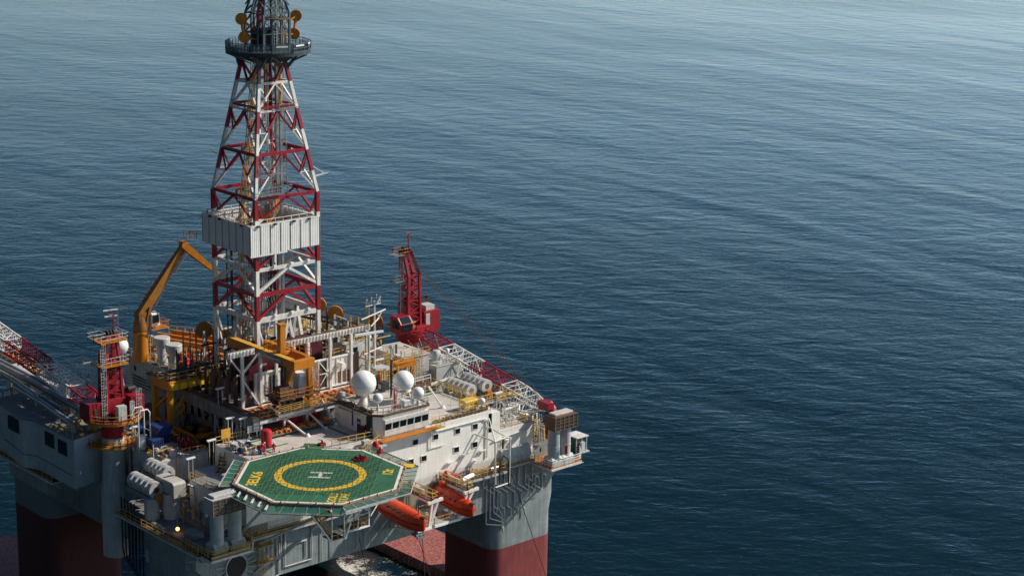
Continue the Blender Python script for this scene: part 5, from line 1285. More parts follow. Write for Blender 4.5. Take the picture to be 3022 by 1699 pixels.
# ------------------------------------------------------------------ knuckle boom crane
t = thing('knuckle_boom_crane', 'orange knuckle boom crane with a long folded arm reaching into the derrick', 'crane', (9.4, 63, .5))
bx, by = 9.4, 63.0
m = MB(); m.lathe((bx,by,.5),[(1.6,0),(1.25,1.6),(1.2,4.6),(1.35,4.7),(1.35,5.0),(.01,5.0)],28); m.build('pedestal', ORG, t)
m = MB(); m.lathe((bx,by,5.5),[(1.2,0),(1.15,1.2),(.8,2.6),(.01,2.8)],20); m.box(bx-.6,bx+.9,by-.8,by+.8,5.9,8.8); m.beam((bx+.6,by-.7,6.0),(bx+1.6,by-.7,9.6),.5); m.build('slew_column', paint('brown_orange',(.30,.12,.02),.5,dirt=.5,rust=.4), t)
P0 = Vector((bx-.2,by,8.0)); P1 = Vector((18.0,62.5,19.0)); P2 = Vector((21.2,57,14.6))
def boxboom(m, a, b, w0, w1):
    a = Vector(a); b = Vector(b); d = (b-a).normalized(); s = Vector((0,1,0)) - d*d.y; s.normalize(); u = s.cross(d)
    vs = []
    for p, w_ in ((a,w0),(a.lerp(b,.25),max(w0,w1)*1.12),(b,w1)):
        for e, f_ in ((-1,-1),(1,-1),(1,1),(-1,1)): vs.append(p+s*e*w_*.42+u*f_*w_*.5)
    fs = [(3,2,1,0),(8,9,10,11)]
    for j in (0,1):
        for i in range(4): fs.append((j*4+i,j*4+(i+1)%4,(j+1)*4+(i+1)%4,(j+1)*4+i))
    m.add(vs, fs); return m
m = MB(); boxboom(m, P0, P1, 1.35, 1.05); m.build('main_boom', paint('boom_orange',(.40,.165,.02),.45,dirt=.35,rust=.3), t)
m = MB(); boxboom(m, P1+Vector((-.3,0,.2)), P2, 1.05, .6); m.build('jib', ORG, t)
m = MB(); m.lathe(P1+Vector((-.1,0,.2)),[(.01,-.6),(.6,-.6),(.6,.6),(.01,.6)],18,(0,1,0)); m.build('knuckle_joint', ORG, t)
m = MB(); m.tube(P0.lerp(P1,.25)+Vector((.9,0,-1.3)),P0.lerp(P1,.55)+Vector((.5,0,-.8)),.22,8); m.tube(P1+Vector((.6,0,-1.2)),P0.lerp(P1,.7)+Vector((.9,0,-.9)),.16,8); m.build('cylinder', STEEL, t)
m = MB(); m.rail([P1+Vector((-1.8,-1,.6)),P1+Vector((1.5,-1,1.1))],w=.07); m.rail([P1+Vector((0.6,-1,1.2)),P1+Vector((1.8,-1,1.2)),P1+Vector((1.8,1,1.2)),P1+Vector((.6,1,1.2))],w=.08,h=1.0)
for k in range(9): f_ = .15+.085*k; q_ = P0.lerp(P1,f_); m.beam(q_+Vector((-.6,-.3,.5)), q_+Vector((-1.3,-.3,1.2)), .06)
m.beam(P0.lerp(P1,.15)+Vector((-1.3,-.3,1.2)),P0.lerp(P1,.85)+Vector((-1.3,-.3,1.2)),.06); m.build('boom_railing', BROWN, t)
m = MB(); m.box(bx+1.5,bx+3.1,by-1.2,by+.4,6.2,8.5); cb = m.build('cab', RADOME, t, bevel=.15)
m = MB(); m.box(bx+1.7,bx+2.9,by-1.25,by-1.2,6.8,8.2); m.box(bx+3.1,bx+3.15,by-1.0,by+.2,6.8,8.2); m.build('window', GLASS, cb)
m = MB(); m.rail([(bx+1.7,by-1.8,5.9),(bx+4.6,by-1.8,5.9),(bx+4.6,by+1,5.9)],w=.07); m.box(bx+1.2,bx+4.6,by-1.8,by+1,5.75,5.9); m.build('cab_platform', ORG, t)
# ------------------------------------------------------------------ lifeboats and davit platforms
def lifeboat(name_lb, a, b, r=1.35):
    """a: stern, b: bow of the keel line"""
    a = Vector(a); b = Vector(b); d = (b-a).normalized(); s = d.cross(Vector((0,0,1))).normalized(); L_ = (b-a).length
    t = thing('lifeboat', name_lb, 'lifeboat', tuple((a+b)/2-Vector((0,0,r))))
    n = 16; secs = []
    stations = [(0,.35),(.04,.72),(.15,.95),(.35,1.0),(.6,1.0),(.78,.9),(.9,.66),(.97,.36),(1,.1)]
    def sec(f, k, low, high):
        c = a + d*(L_*f); c.z += .25*max(0,f-.7)*r*2; out = []
        for i in range(n+1):
            t_ = low + (high-low)*i/n; y = math.cos(t_); z = math.sin(t_)
            if z < 0: z *= .95 if f < .8 else .95+(f-.8)*.8; y = math.copysign(abs(y)**.75, y)
            else: z *= .9*(1 if f > .12 else .75); 
            out.append(c + s*(y*r*k) + Vector((0,0,z*r*(k*.55+.45 if z > 0 else k*.5+.5))))
        return out
    def skin(low, high, mat, nm, grow=1.0):
        m = MB(); vs = []; 
        for f, k in stations: vs += sec(f, k*grow, low, high)
        fs = []
        for j in range(len(stations)-1):
            for i in range(n): fs.append((j*(n+1)+i, j*(n+1)+i+1, (j+1)*(n+1)+i+1, (j+1)*(n+1)+i))
        e = (len(stations)-1)*(n+1); fs.append(tuple(range(n+1))); fs.append(tuple(range(e, e+n+1))[::-1])
        m.add(vs, fs, True); return m.build(nm, mat, t)
    skin(math.pi, 2*math.pi, OBOAT, 'hull'); can = skin(0, math.pi, OBOAT, 'canopy', .97)
    m = MB()
    for sg in (0, n):
        pts = [sec(f, k*1.03, math.pi, 2*math.pi)[sg] for f, k in stations]
        m.bpath(pts, .14)
    m.build('fender', RED, t)
    c = a+d*L_*.16+Vector((0,0,r*.95)); m = MB(); m.lathe(c,[(.6,-.3),(.55,.35),(.3,.6),(.01,.62)],14); m.build('conning_tower', OBOAT, can)
    m = MB()
    for f in (.3,.42,.54,.66):
        for sg in (-1,1): p = a+d*L_*f+s*sg*r*.80+Vector((0,0,r*.52)); m.cbox(p,(.3,.3,.22),math.atan2(d.y,d.x))
    for f in (.9,.95): m.cbox(a+d*L_*f+Vector((0,0,r*.7)),(.5,.9,.2),.3)
    m.build('window', DARK, can)
    m = MB()
    for f in (.12,.86): p = a+d*L_*f; m.beam(p+Vector((0,0,r*.8)),p+Vector((0,0,r+1.2)),.1)
    m.build('lifting_hook', BLACK, t)
lifeboat('orange enclosed lifeboat hanging at the hull below the white accommodation wall, right one', (27.9,8.0,-11.0), (28.2,-.4,-12.2), 1.55)
lifeboat('orange enclosed lifeboat hanging beside the helideck truss, left one in shade', (17.0,7.8,-10.4), (17.6,-1.7,-11.5), 1.62)
def davit(x0, x1, gx, lb, seed):
    t = thing('davit_platform', lb, 'davit platform', ((x0+x1)/2, 5, -14))
    m = MB(); m.box(x0,x1,1.5,8.1,-13.6,-13.45); m.build('floor', LGREY, t)
    m = MB(); m.box(gx,gx+1.3,1.4,8.1,-9.5,-9.4); m.build('gallery_floor', BROWN, t)
    m = MB()
    m.beam((gx+.3,1.5,-9.6),(x1-.4,1.7,-13.5),.34); m.beam((gx+1.4,1.5,-9.6),(x1-.1,1.7,-13.5),.34); m.beam((gx-.6,1.5,-9.7),(gx+2.2,1.4,-9.5),.42)
    m.beam((gx,1.4,-9.7),(gx,8.1,-9.7),.24,.34); m.beam((gx+1.3,1.4,-9.7),(gx+1.3,8.1,-9.7),.24,.34)
    m.beam((x0,1.5,-13.7),(x1,1.5,-13.7),.22,.36); m.beam((x0+.3,1.6,-13.8),(x0+.3,8.1,-15.0),.22); m.beam((x1-.3,1.6,-13.8),(x1-.3,8.1,-15.0),.22)
    m.build('davit_frame', WHITE, t)
    m = MB(); m.rail([(x0,1.6,-13.45),(x1,1.6,-13.45),(x1,4.4,-13.45)],w=.07); m.rail([(gx,8,-9.4),(gx,1.4,-9.4),(gx+1.3,1.4,-9.4),(gx+1.3,8,-9.4)],w=.1,h=1.15,step=1.2); m.rail([(x0,8,-13.45),(x0,1.6,-13.45)],w=.07); m.rail([(x0+1,6.8,-13.45),(x1-.6,6.8,-13.45)],w=.08)
    m.ladder((gx+.4,7.9,-13.4),(gx+.4,7.9,-8.4),(1,0,0),.6); m.ladder((x0+.8,7.9,-13.4),(x0+.8,7.9,-9.0),(1,0,0),.5,True)
    m.build('railing', YRAIL, t)
    m = MB(); rnd = random.Random(seed)
    for i in range(12): m.cbox((rnd.uniform(x0+.5,x1-.5),rnd.uniform(2,7.5),-13.2+rnd.random()*.3),(rnd.uniform(.2,.7),rnd.uniform(.2,.7),rnd.uniform(.3,.8)))
    m.tube((gx+.7,4.0,-8.8),(gx+.7,6.5,-8.8),.3,10); m.build('winch_gear', LGREY, t)
    m = MB()
    for i in range(3): m.cbox((rnd.uniform(x0+.5,x1-.5),rnd.uniform(2,4.5),-13.1),(.5,.5,rnd.uniform(.4,.7)))
    m.lathe((gx+.6,7.2,-9.4),[(.3,0),(.35,.9),(.2,1.4),(.01,1.5)],10); m.build('red_gear', RED2, t)
davit(22.2,27.3,28.5,'white davit frame with a yellow railed gallery over the right orange lifeboat',1)
davit(18.9,21.6,21.4,'white davit frame with a yellow railed gallery right of the shaded left lifeboat',2)
t = thing('davit_deck', 'brown floored deck with yellow rails and white canisters along the foot of the white wall', 'deck', (35,7,-9.9))
m = MB(); m.box(30.2,40.6,5.9,8.1,-10.2,-10.05); m.build('floor', BROWN, t)
m = MB(); m.beam((30.2,5.9,-10.35),(40.6,5.9,-10.35),.2,.35)
for x in (31,34,37,40): m.beam((x,5.9,-10.4),(x,8.1,-11.8),.16)
m.build('bracket', LGREY, t)
m = MB(); m.rail([(33.8,5.95,-10.05),(40.6,5.95,-10.05),(40.6,8,-10.05)],w=.09,h=1.15); m.rail([(34.6,8,-10.05),(34.6,6,-10.05)],w=.1,h=1.2,step=.7); m.build('railing', YRAIL, t)
m = MB(); m.lathe((29.9,4.4,-8.9),[(.01,0),(.36,.05),(.36,3.0),(.01,3.1)],14,(1,0.25,0)); m.build('raft_canister', RADOME, t)
m = MB(); m.lathe((37.6,6.6,-9.5),[(.01,0),(.36,.1),(.36,1.6),(.01,1.7)],14,(1,0,0)); m.build('silver_drum', STEEL, t)
m = MB(); m.cbox((30.8,7.2,-9.5),(1.7,.9,1.0)); m.build('winch', RED2, t)
# white pipe frame over the lifeboat gear
t = thing('hose_gantry', 'white tubular frame with a black hanging hose standing out from the white wall', 'frame', (38.5,6,-9.8))
m = MB(); m.path([(35.6,8.1,-3.6),(37.2,5.0,-4.4),(37.4,5.0,-11.5)],.13,8); m.path([(37.2,5.0,-4.4),(39.9,5.3,-4.3),(40.6,5.3,-4.6),(40.6,5.3,-12.0),(37.4,5.0,-12.0)],.12,8); m.path([(37.2,5.0,-4.4),(38.6,8.1,-1.7)],.11,8); m.path([(38.4,8.1,-3.0),(39.9,5.3,-4.3)],.1,8); m.build('frame', WHITE2, t)
m = MB(); m.path([(39.4,5.6,-4.3),(39.4,5.6,-6.2)],.14,8); m.path([(38.4,5.2,-11.5),(38.5,5.2,-8.0),(39.2,5.2,-7.2),(40.2,5.2,-8.0),(40.4,5.2,-12.5)],.11,8); m.build('hose', BLACK, t)
# ------------------------------------------------------------------ generator platforms with louvred intakes
def genset(x0, y0, PZ, lx, lz, lb, lbt, sx, flip=1):
    t = thing('generator_platform', lb, 'platform', (x0+4, y0+2, PZ-.6))
    m = MB(); m.box(x0,x0+6.6,y0,8.15,PZ-.2,PZ); m.box(x0+6.61,x0+8.6,y0+2.5,8.15,PZ-.2,PZ); m.build('floor', ORG if flip else BROWN, t)
    m = MB(); m.beam((x0,y0,PZ-.35),(x0+6.6,y0,PZ-.35),.2,.35); m.beam((x0,y0,PZ-.35),(x0,8.15,PZ-.35),.2,.35); m.beam((x0+6.6,y0,PZ-.35),(x0+8.6,y0+2.5,PZ-.35),.2,.35)
    for k in range(6): m.beam((x0+.5+k*1.3,y0,PZ-.5),(x0+.5+k*1.3,8.15,PZ-2.4),.14)
    m.build('support', WHITE2, t)
    m = MB(); m.rail([(x0,8.1,PZ),(x0,y0,PZ),(x0+6.6,y0,PZ),(x0+8.6,y0+2.5,PZ),(x0+8.6,8.1,PZ)],w=.085,h=1.2,step=.8,mids=(.33,.66,1)); m.build('railing', WHITE if flip else YRAIL, t)
    m = MB(); m.beam((x0,y0+.05,PZ+.15),(x0+6.6,y0+.05,PZ+.15),.1,.3); m.build('toe_board', ORG if flip else YRAIL, t)
    for i, ex in enumerate(sx):
        ey = 3.75
        e = thing('exhaust_stack', lbt[i], 'exhaust stack', (ex, ey, PZ)); h = lz-PZ
        m = MB(); m.lathe((ex,ey,PZ),[(.98,1.0),(.95,1.5),(.95,3.0),(1.0,3.02),(1.0,3.2),(.95,3.22),(.95,h+.02)],26); m.build('stack', LGREY if not flip else paint('pale_blue_grey',(.46,.53,.55),.5,dirt=.35,rust=.1), e)
        m = MB(); m.prismx([(ey-1.2,PZ),(ey-1.2,PZ+.9),(ey-.7,PZ+1.5),(ey+.9,PZ+1.5),(ey+1.2,PZ+.9),(ey+1.2,PZ)],ex-1.15,ex+1.15); m.build('base', LGREY, e, bevel=.08)
    l = thing('air_intake', lbt[2], 'air intake', (lx+2.6, 4, lz))
    z0, z1 = lz, lz+2.3; W = 4.8 if flip else 5.2; ly = 2.4
    m = MB(); m.box(lx,lx+W,ly+.1,ly+2.3,z0,z1); m.build('housing', BROWN if flip else LGREY, l)
    m = MB(); m.prism([(lx+.5,ly+.6),(lx+W-.4,ly+.6),(lx+W-.4,ly+2.2),(lx+.5,ly+2.2)], z1, z1+.35); m.build('roof', ROOF if flip else LGREY, l, bevel=.1)
    m = MB()
    for k in range(6): x = lx+k*W/5; m.box(x-.07,x+.07,ly-.04,ly+.1,z0,z1)
    for z in (z0,z1-.12,(z0+z1)/2,z0+.55,z1-.7): m.box(lx-.1,lx+W+.1,ly-.02,ly+.1,z,z+.1)
    for k in range(3): m.box(lx+W,lx+W+.06,ly+.2+k*.95,ly+.32+k*.95,z0,z1)
    m.build('louvre_frame', LOUV, l)
    m = MB()
    for k in range(13): z = z0+.12+k*.17; m.box(lx+.08,lx+W-.08,ly+.03,ly+.1,z,z+.07)
    for k in range(13): z = z0+.12+k*.17; m.box(lx+W-.01,lx+W+.04,ly+.3,ly+2.2,z,z+.07)
    m.build('louvre_slats', DARK, l)
    return t
genset(47.1,2.6,-10.4,47.6,-4.4,'white railed generator platform hung on the front right corner of the hull',('pale grey exhaust stack on the right corner platform, left of the pair','pale grey exhaust stack on the right corner platform, right of the pair','brown louvred air intake with pale roof above the right corner platform'),(48.6,51.0))
genset(-17.2,1.8,-8.9,-16.3,-3.1,'dark yellow railed generator platform on the front left corner of the hull in shade',('shaded grey exhaust stack on the left corner platform, left of the pair','shaded grey exhaust stack on the left corner platform, right of the pair','grey louvred air intake above the shaded left corner platform'),(-14.9,-12.0),0)
# glazed control cubicle at far right
t = thing('control_cubicle', 'glazed cubicle with a flat pale roof at the far right end of the corner platform', 'cubicle', (56,7,-11))
m = MB(); m.box(55.2,57.8,5.2,8.2,-7.9,-7.75); m.build('roof', WHITE2, t)
m = MB(); m.box(55.4,57.5,5.6,8.0,-10.4,-7.9); m.build('glazing', glassmat('teal_glass',(.05,.12,.12),.15), t)
m = MB(); 
for x in (55.3,56.5,57.6): m.beam((x,5.5,-10.5),(x,5.5,-7.9),.12)
m.box(53.8,58.0,5.1,8.4,-10.55,-10.4)
m.cbox((56.4,5.2,-9.4),(.8,.5,1.5)); m.cbox((58.6,7.5,-8.9),(1.4,.1,.9)); m.build('frame', LGREY, t)
# silo-like uptakes right of the lower roof
for (x,y,zt,r,lb) in ((50.6,13.5,-4.4,1.0,'white capped uptake under the crane boom tip near the right corner'),(47.2,10.2,-5.2,.75,'short white uptake beside the lower accommodation roof corner'),(51.8,17,-4.2,1.0,'white capped uptake behind the boom tip, rear one')):
    t = thing('ventilation_uptake', lb, 'uptake', (x,y,MD)); m = MB(); m.lathe((x,y,MD),[(r,0),(r,(zt-MD)*.5),(r*1.12,(zt-MD)*.52),(r*1.12,zt-MD-.2),(r*.9,zt-MD),(.01,zt-MD+.02)],22); m.build('duct', WHITE2, t)
    m = MB(); m.ring((x,y,0),r*1.0,r*1.16,MD+(zt-MD)*.45,MD+(zt-MD)*.5,22); m.rail([(x-1.6,y-1.6,MD),(x+1.6,y-1.6,MD),(x+1.6,y+1.6,MD)],w=.07); m.build('flange', LGREY, t)
m = MB(); m.cbox((49.0,8.9,-9.7),(1.5,1.2,1.1)); m.cbox((49.9,8.6,-9.4),(.5,.8,.9)); single('pump_unit', m, paint('pump_yellow',(.75,.5,.03),.5,dirt=.3), 'yellow pump unit beside the white wall end on the right corner deck', 'pump', bevel=.1)
# ------------------------------------------------------------------ ribbed hose reels / cowls
def cowl(x, y0, y1, z, r, lb, mat=LGREY):
    t = thing('ribbed_hose_reel', lb, 'hose reel', (x,(y0+y1)/2,z-r)); L_ = y1-y0; n = 5; prof = [(.01,0),(r,0)]
    m = MB(); m.lathe((x,y0,z),[(r*.42,0),(r*.98,0),(r*.98,.3),(.3,.32)],26,(0,1,0)); m.build('end_disc', mat, t)
    for k in range(n):
        a = L_*k/n; m = MB(); m.lathe((x,y0,z),[(r*.6,a),(r,a+.02),(r,a+L_/n*.66),(r*.62,a+L_/n*.72),(r*.6,a+L_/n)],26,(0,1,0)); m.build('rib', mat, t)
    m = MB(); m.lathe((x,y0-.02,z),[(.01,0),(r*.40,0),(r*.40,.1)],16,(0,1,0)); m.build('hub', BROWN, t)
    m = MB(); m.box(x-.45,x+.45,y0-.7,y0-.1,z-r-.4,z-r*.5); m.build('drive', ORG, t)
    m = MB(); m.box(x-r*.9,x+r*.9,y0+.3,y1,z-r-.4,z-r*.8); m.build('cradle', MGREY, t)
cowl(42.3,16.6,22.6,.0,1.12,'ribbed grey hose reel at the right edge of the accommodation roof, left one')
cowl(45.9,16.9,22.9,.0,1.12,'ribbed grey hose reel nearest the sea on the right side, right one')
cowl(-14.8,19.4,26.0,-4.4,1.2,'ribbed grey hose reel on the left side of the hull, lower one')
cowl(-11.2,21.8,27.3,-3.4,1.1,'ribbed grey hose reel behind the square duct on the left side, upper one')
t = thing('reel_deck', 'yellow railed deck carrying the two ribbed hose reels at right', 'deck', (44,19,-4.1))
m = MB(); m.box(39.8,48.2,14.2,24.5,-1.9,-1.7); m.build('floor', LGREY, t)
m = MB(); m.rail([(39.9,24,-.4),(39.9,13.0,-.4)],w=.1,h=1.3,step=1.1); m.rail([(40.2,14.3,-1.7),(48.1,14.3,-1.7),(48.1,24,-1.7)],w=.09,h=1.4,step=1.1); m.build('railing', YRAIL, t)
m = MB()
for x in (40.5,44,47.8):
    for y in (14.8,20,24): m.beam((x,y,-1.9),(x,y,MD),.25)
m.build('legs', WHITE2, t)
m = MB(); m.cbox((43.6,15.0,-1.1),(1.6,.6,.8)); m.cbox((46.4,15.2,-1.1),(1.0,.6,.8)); m.build('machinery', BROWN, t)
# square duct with round stack, left
t = thing('exhaust_duct', 'square topped grey exhaust duct on a fat round stack at the left front', 'exhaust duct', (-12.5,18,-16))
m = MB(); m.prismx([(16.6,-5.2),(16.6,-3.2),(17.0,-2.9),(21.4,-2.9),(21.4,-5.2)],-13.7,-11.6); m.build('duct_hood', paint('pale_duct',(.52,.50,.46),.55,dirt=.25,rust=.1), t, bevel=.05)
m = MB(); m.lathe((-12.9,18.4,-15),[(1.35,0),(1.35,4.5),(1.42,4.6),(1.42,4.9),(1.3,4.9),(1.3,10.2)],28); m.lathe((-15.4,19.8,-15),[(1.1,0),(1.1,9.4),(.01,9.5)],24); m.build('stack', LGREY, t)
m = MB(); m.path([(-11.2,16.9,-3.6),(-10.3,16.6,-4.2),(-10.4,16.2,-6.4),(-11.2,16.2,-7.2)],.16,8); m.build('hose', LGREY, t)
# hanging hoses left
m = MB()
for i in range(5):
    x = -17.6; y = 24.5-i*.9; m.path([(x,y,-6.2),(x,y,-14-i*.5),(x,y-.5,-15.5-i*.5),(x,y-1.2,-15.7-i*.5),(x,y-1.9,-15-i*.5),(x,y-2.1,-8)],.12,6)
single('hanging_hoses', m, BLACK, 'loops of black hose hanging down the left side of the hull', 'hoses')
# left forward decks under the helideck edge
t = thing('forward_deckhouse', 'shaded white deckhouse with yellow rails left of the helideck', 'deckhouse', (-8,14,MD))
m = MB(); m.box(-10.0,-7.02,9.4,18.2,MD,-3.6); m.build('wall', WHITE2, t)
m = MB(); m.box(-12.5,-10.01,9.4,16,MD+.01,MD+.8); m.box(-9.95,-7.05,9.5,18.1,-3.6,-3.52); m.build('roof', MGREY, t)
m = MB(); m.rail([(-9.9,18.1,-3.5),(-9.9,9.5,-3.5),(-7.2,9.5,-3.5)],w=.08); m.ladder((-9.4,9.3,-3.4),(-12.0,9.3,-8.6),(0,1,0),.9); m.rail([(-12.4,9.2,-8.6),(-9.3,9.2,-3.4)],w=.07,h=1.0); m.build('railing', YRAIL, t)
t = thing('round_tank', 'round grey tank in shade between the square duct and louvred intake', 'tank', (-12,9,MD))
m = MB(); m.sphere((-11.6,9.0,-6.6),2.0,24,12,.8); m.build('shell', MGREY, t)
m = MB(); m.lathe((-10.8,9.4,-5.2),[(.7,0),(.7,1.2),(.4,1.5),(.01,1.55)],14); m.path([(-12.6,9.0,-5.2),(-13.2,9,-4.6),(-13.4,8.6,-5.6)],.2,8); m.build('manhole', WHITE2, t)
m = MB(); m.box(-16.4,-13.4,5.5,9.5,-10.6,-8.4); m.lathe((-15,9.4,-8.4),[(.01,0),(1.4,0),(1.4,.9),(.01,1.2)],18); single('equipment_box', m, MGREY, 'shaded grey equipment box beside the lit lamp on the left side', 'box', bevel=.1)
t = thing('deck_lamp', 'glowing orange lit lamp on the left side walkway', 'lamp', (-15.8,12.4,-9))
m = MB(); m.sphere((-15.8,12.4,-7.9),.27,14,8); m.build('bulb', LAMP, t)
m = MB(); m.tube((-15.8,12.4,-9.9),(-15.8,12.4,-8.2),.06,6); m.tube((-15.8,12.4,-7.7),(-15.8,12.4,-6.6),.04,6); m.build('post', MGREY, t)
# raised left deck block with lit front wall
t = thing('side_deckhouse', 'grey deckhouse whose front wall carries diagonal bands of sunlight, left of the helideck', 'deckhouse', (-6.5,34,MD))
m = MB(); m.prism([(-9.6,26.0),(-2.2,25.2),(-1.6,26.2),(-1.6,44),(-9.6,44)],MD,-3.0); m.build('wall', WHITE2, t)
m = MB(); m.box(-9.5,-1.7,26.3,43.9,-2.99,-2.93); m.build('deck', ROOF, t)
m = MB(); m.rail([(-6.2,26.1,-2.95),(-2.4,25.6,-2.95)],w=.09); m.rail([(-9.5,30,-2.95),(-9.5,43.9,-2.95)],w=.08); m.ladder((-7.2,25.7,-6),(-7.2,25.7,-2.4),(1,0,0),.6); m.build('railing', YRAIL, t)
def container(c, d, mat, lb, rot=0):
    t = thing('container', lb, 'container', (c[0],c[1],c[2])); m = MB(); m.cbox((c[0],c[1],c[2]+d[2]/2+.1),d,rot); m.build('shell', mat, t, bevel=.04)
    m = MB(); n = int(d[0]/.4)
    for i in range(n): x = c[0]-d[0]/2+.3+i*.4; m.box(x,x+.15,c[1]-d[1]/2-.06,c[1]-d[1]/2,c[2]+.3,c[2]+d[2]-.1)
    m.build('corrugation', mat, t)
    m = MB()
    for sx in (-1,1):
        for sy in (-1,1): m.cbox((c[0]+sx*d[0]/2,c[1]+sy*d[1]/2,c[2]+d[2]/2+.1),(.18,.18,d[2]+.15))
    m.build('corner_posts', DARK, t)
container((-5.0,34.0,-2.95),(2.6,2.6,2.6),BLUE,'dark blue container standing on the left deckhouse, larger one')
container((-8.2,30.4,-2.95),(1.8,1.6,2.0),BLUE,'small dark blue container by the white pipe vessel on the left')
container((-6.4,37.6,-2.95),(2.2,2.2,1.8),BLUE,'dark blue container behind the larger blue one beside the left crane')
t = thing('chemical_tote', 'white vessel inside a tall rounded white pipe frame beside the left crane', 'vessel', (-9.8,31.5,-2.95))
m = MB(); m.lathe((-9.4,32.0,-2.9),[(.5,0),(.9,.4),(.9,1.8),(.6,2.3),(.01,2.4)],18); m.build('vessel', WHITE2, t)
m = MB()
for y in (31.2,32.9): m.path([(-10.4,y,-2.9),(-10.4,y,3.0),(-10.0,y,3.6),(-8.8,y,3.6),(-8.4,y,3.0),(-8.4,y,-2.9)],.1,8)
m.path([(-10.4,31.2,2.4),(-10.4,32.9,2.4)],.08,6); m.path([(-8.4,31.2,.2),(-8.4,32.9,.2)],.08,6); m.build('frame', WHITE, t)
# red valve rack
t = thing('valve_rack', 'dark red rack of valves and bottles behind the yellow rail on the left deckhouse', 'valve rack', (-3.2,29.5,-2.95))
m = MB(); rnd = random.Random(4)
for i in range(44): x=rnd.uniform(-4.6,-2.2); y=rnd.uniform(26.6,32); m.tube((x,y,-2.9),(x,y,-2.9+rnd.uniform(.6,1.5)),.14,7)
m.build('bottles', RED, t)
m = MB()
for i in range(20): a=Vector((rnd.uniform(-4.6,-2.2),rnd.uniform(26.6,32),rnd.uniform(-2.4,-1.4))); m.beam(a,a+Vector((rnd.uniform(-1,1),rnd.uniform(-1,1),0)),.1)
m.build('pipework', BROWN, t)
# ------------------------------------------------------------------ control house, far left
t = thing('control_house', 'grey control house overhanging the left side of the hull with three dark windows', 'control house', (-19,48,-9))
z0, z1 = -8.4,-.7
m = MB(); m.prism([(-18.2,36.6),(-12.4,38.4),(-12.4,62),(-18.4,62),(-18.4,58.2),(-19.4,50.2),(-18.2,48.2)], z0, z1); m.build('wall', paint('house_grey',(.42,.47,.49),.6,dirt=.3,rust=.08,seams=2.7), t)
m = MB(); m.prism([(-18.4,36.4),(-12.4,38.2),(-12.4,62.2),(-18.6,62.2),(-18.6,58.2),(-19.6,50.2),(-18.4,48.2)], z1, z1+.1); m.build('roof', DECK, t)
for y0,y1,zz in ((38.8,41.2,-3.6),(42.6,45.2,-3.4),(51.6,55.0,-3.2)):
    xo = -18.2 if y0 < 48 else -19.3+(y0-50.2)*.1
    m = MB(); m.box(xo-.1,xo+.06,y0,y1,zz-.2,zz+2.0); w_ = m.build('window', GLASS, t)
    m = MB()
    for k in range(4): y = y0+(y1-y0)*k/3; m.box(xo-.14,xo-.1,y-.06,y+.06,zz-.2,zz+2.0)
    m.build('mullion', DARK, w_)
m = MB(); m.path([(-18.35,37.5,-6.4),(-18.35,48,-6.2),(-19.5,50.2,-6.2),(-18.6,58,-6.0)],.07,6); m.rail([(-18.3,36.8,z1+.1),(-18.3,42,z1+.1)],w=.06); m.build('handrail', MGREY, t)
m = MB(); rnd = random.Random(17)
for i in range(18): m.cbox((rnd.uniform(-17.6,-13),rnd.uniform(37.5,44),z1+.3),(rnd.uniform(.2,.8),rnd.uniform(.2,.8),rnd.uniform(.2,.7)))
m.build('roof_gear', YRAIL, t)
# big silver pipes
for i, (pts, r, lb) in enumerate((
    ([(-16.9,39.0,-.2),(-16.9,39.6,1.0),(-16.0,50,1.4),(-15.4,60,1.5)],.42,'fat silver pipe bending down over the control house roof, lowest one'),
    ([(-14.3,46.8,.4),(-15.0,46.4,1.2),(-15.0,51.5,1.5),(-14.3,62,1.6),(-13.6,74,1.6)],.4,'fat silver pipe with an elbow above the control house, second from below'),
    ([(-12.7,41.0,1.0),(-12.9,51,1.6),(-12.6,62,1.9),(-12.2,78,1.9)],.5,'fat grey pipe running back beside the left crane boom'),
    ([(-15.8,51.8,.6),(-15.8,52.4,1.9),(-14.9,62,2.3),(-14.2,76,2.3)],.4,'fat silver pipe at far left edge on top of the others'),
    ([(-11.6,46,1.2),(-11.4,60,1.8),(-11.0,78,2.0)],.35,'dark grey pipe farthest right of the left pipe bundle'))):
    m = MB(); m.path(pts, r, 14); single('large_pipe', m, PIPE if i < 4 else MGREY, lb, 'pipe')
m = MB()
for y in (44,50,56,62,68): m.beam((-17,y,.4),(-11,y,.8),.25); m.beam((-16.4,y,.4),(-16.4,y,-.6),.2); m.beam((-11.8,y,.6),(-11.8,y,-8.6),.25)
single('pipe_rack', m, MGREY, 'grey pipe rack beneath the big silver pipes at left', 'rack')
# open white frame tower
t = thing('frame_tower', 'open white square frame tower behind the left crane boom', 'frame tower', (-6.2,55.6,MD))
m = MB()
for x in (-8,-4.6):
    for y in (54,57.4): m.beam((x,y,MD),(x,y,4.9),.2)
m.bpath([(-8,54,4.9),(-4.6,54,4.9),(-4.6,57.4,4.9),(-8,57.4,4.9),(-8,54,4.9)],.24); m.beam((-8,54,.2),(-4.6,54,4.8),.14); m.beam((-4.6,54,1.4),(-4.6,57.4,4.8),.12); m.bpath([(-8,54,1.4),(-4.6,54,1.4),(-4.6,57.4,1.4)],.16); m.build('frame', LGREY, t)
m = MB(); m.box(-8,-4.6,54,57.4,-2,-1.9); m.build('floor', STEEL, t)
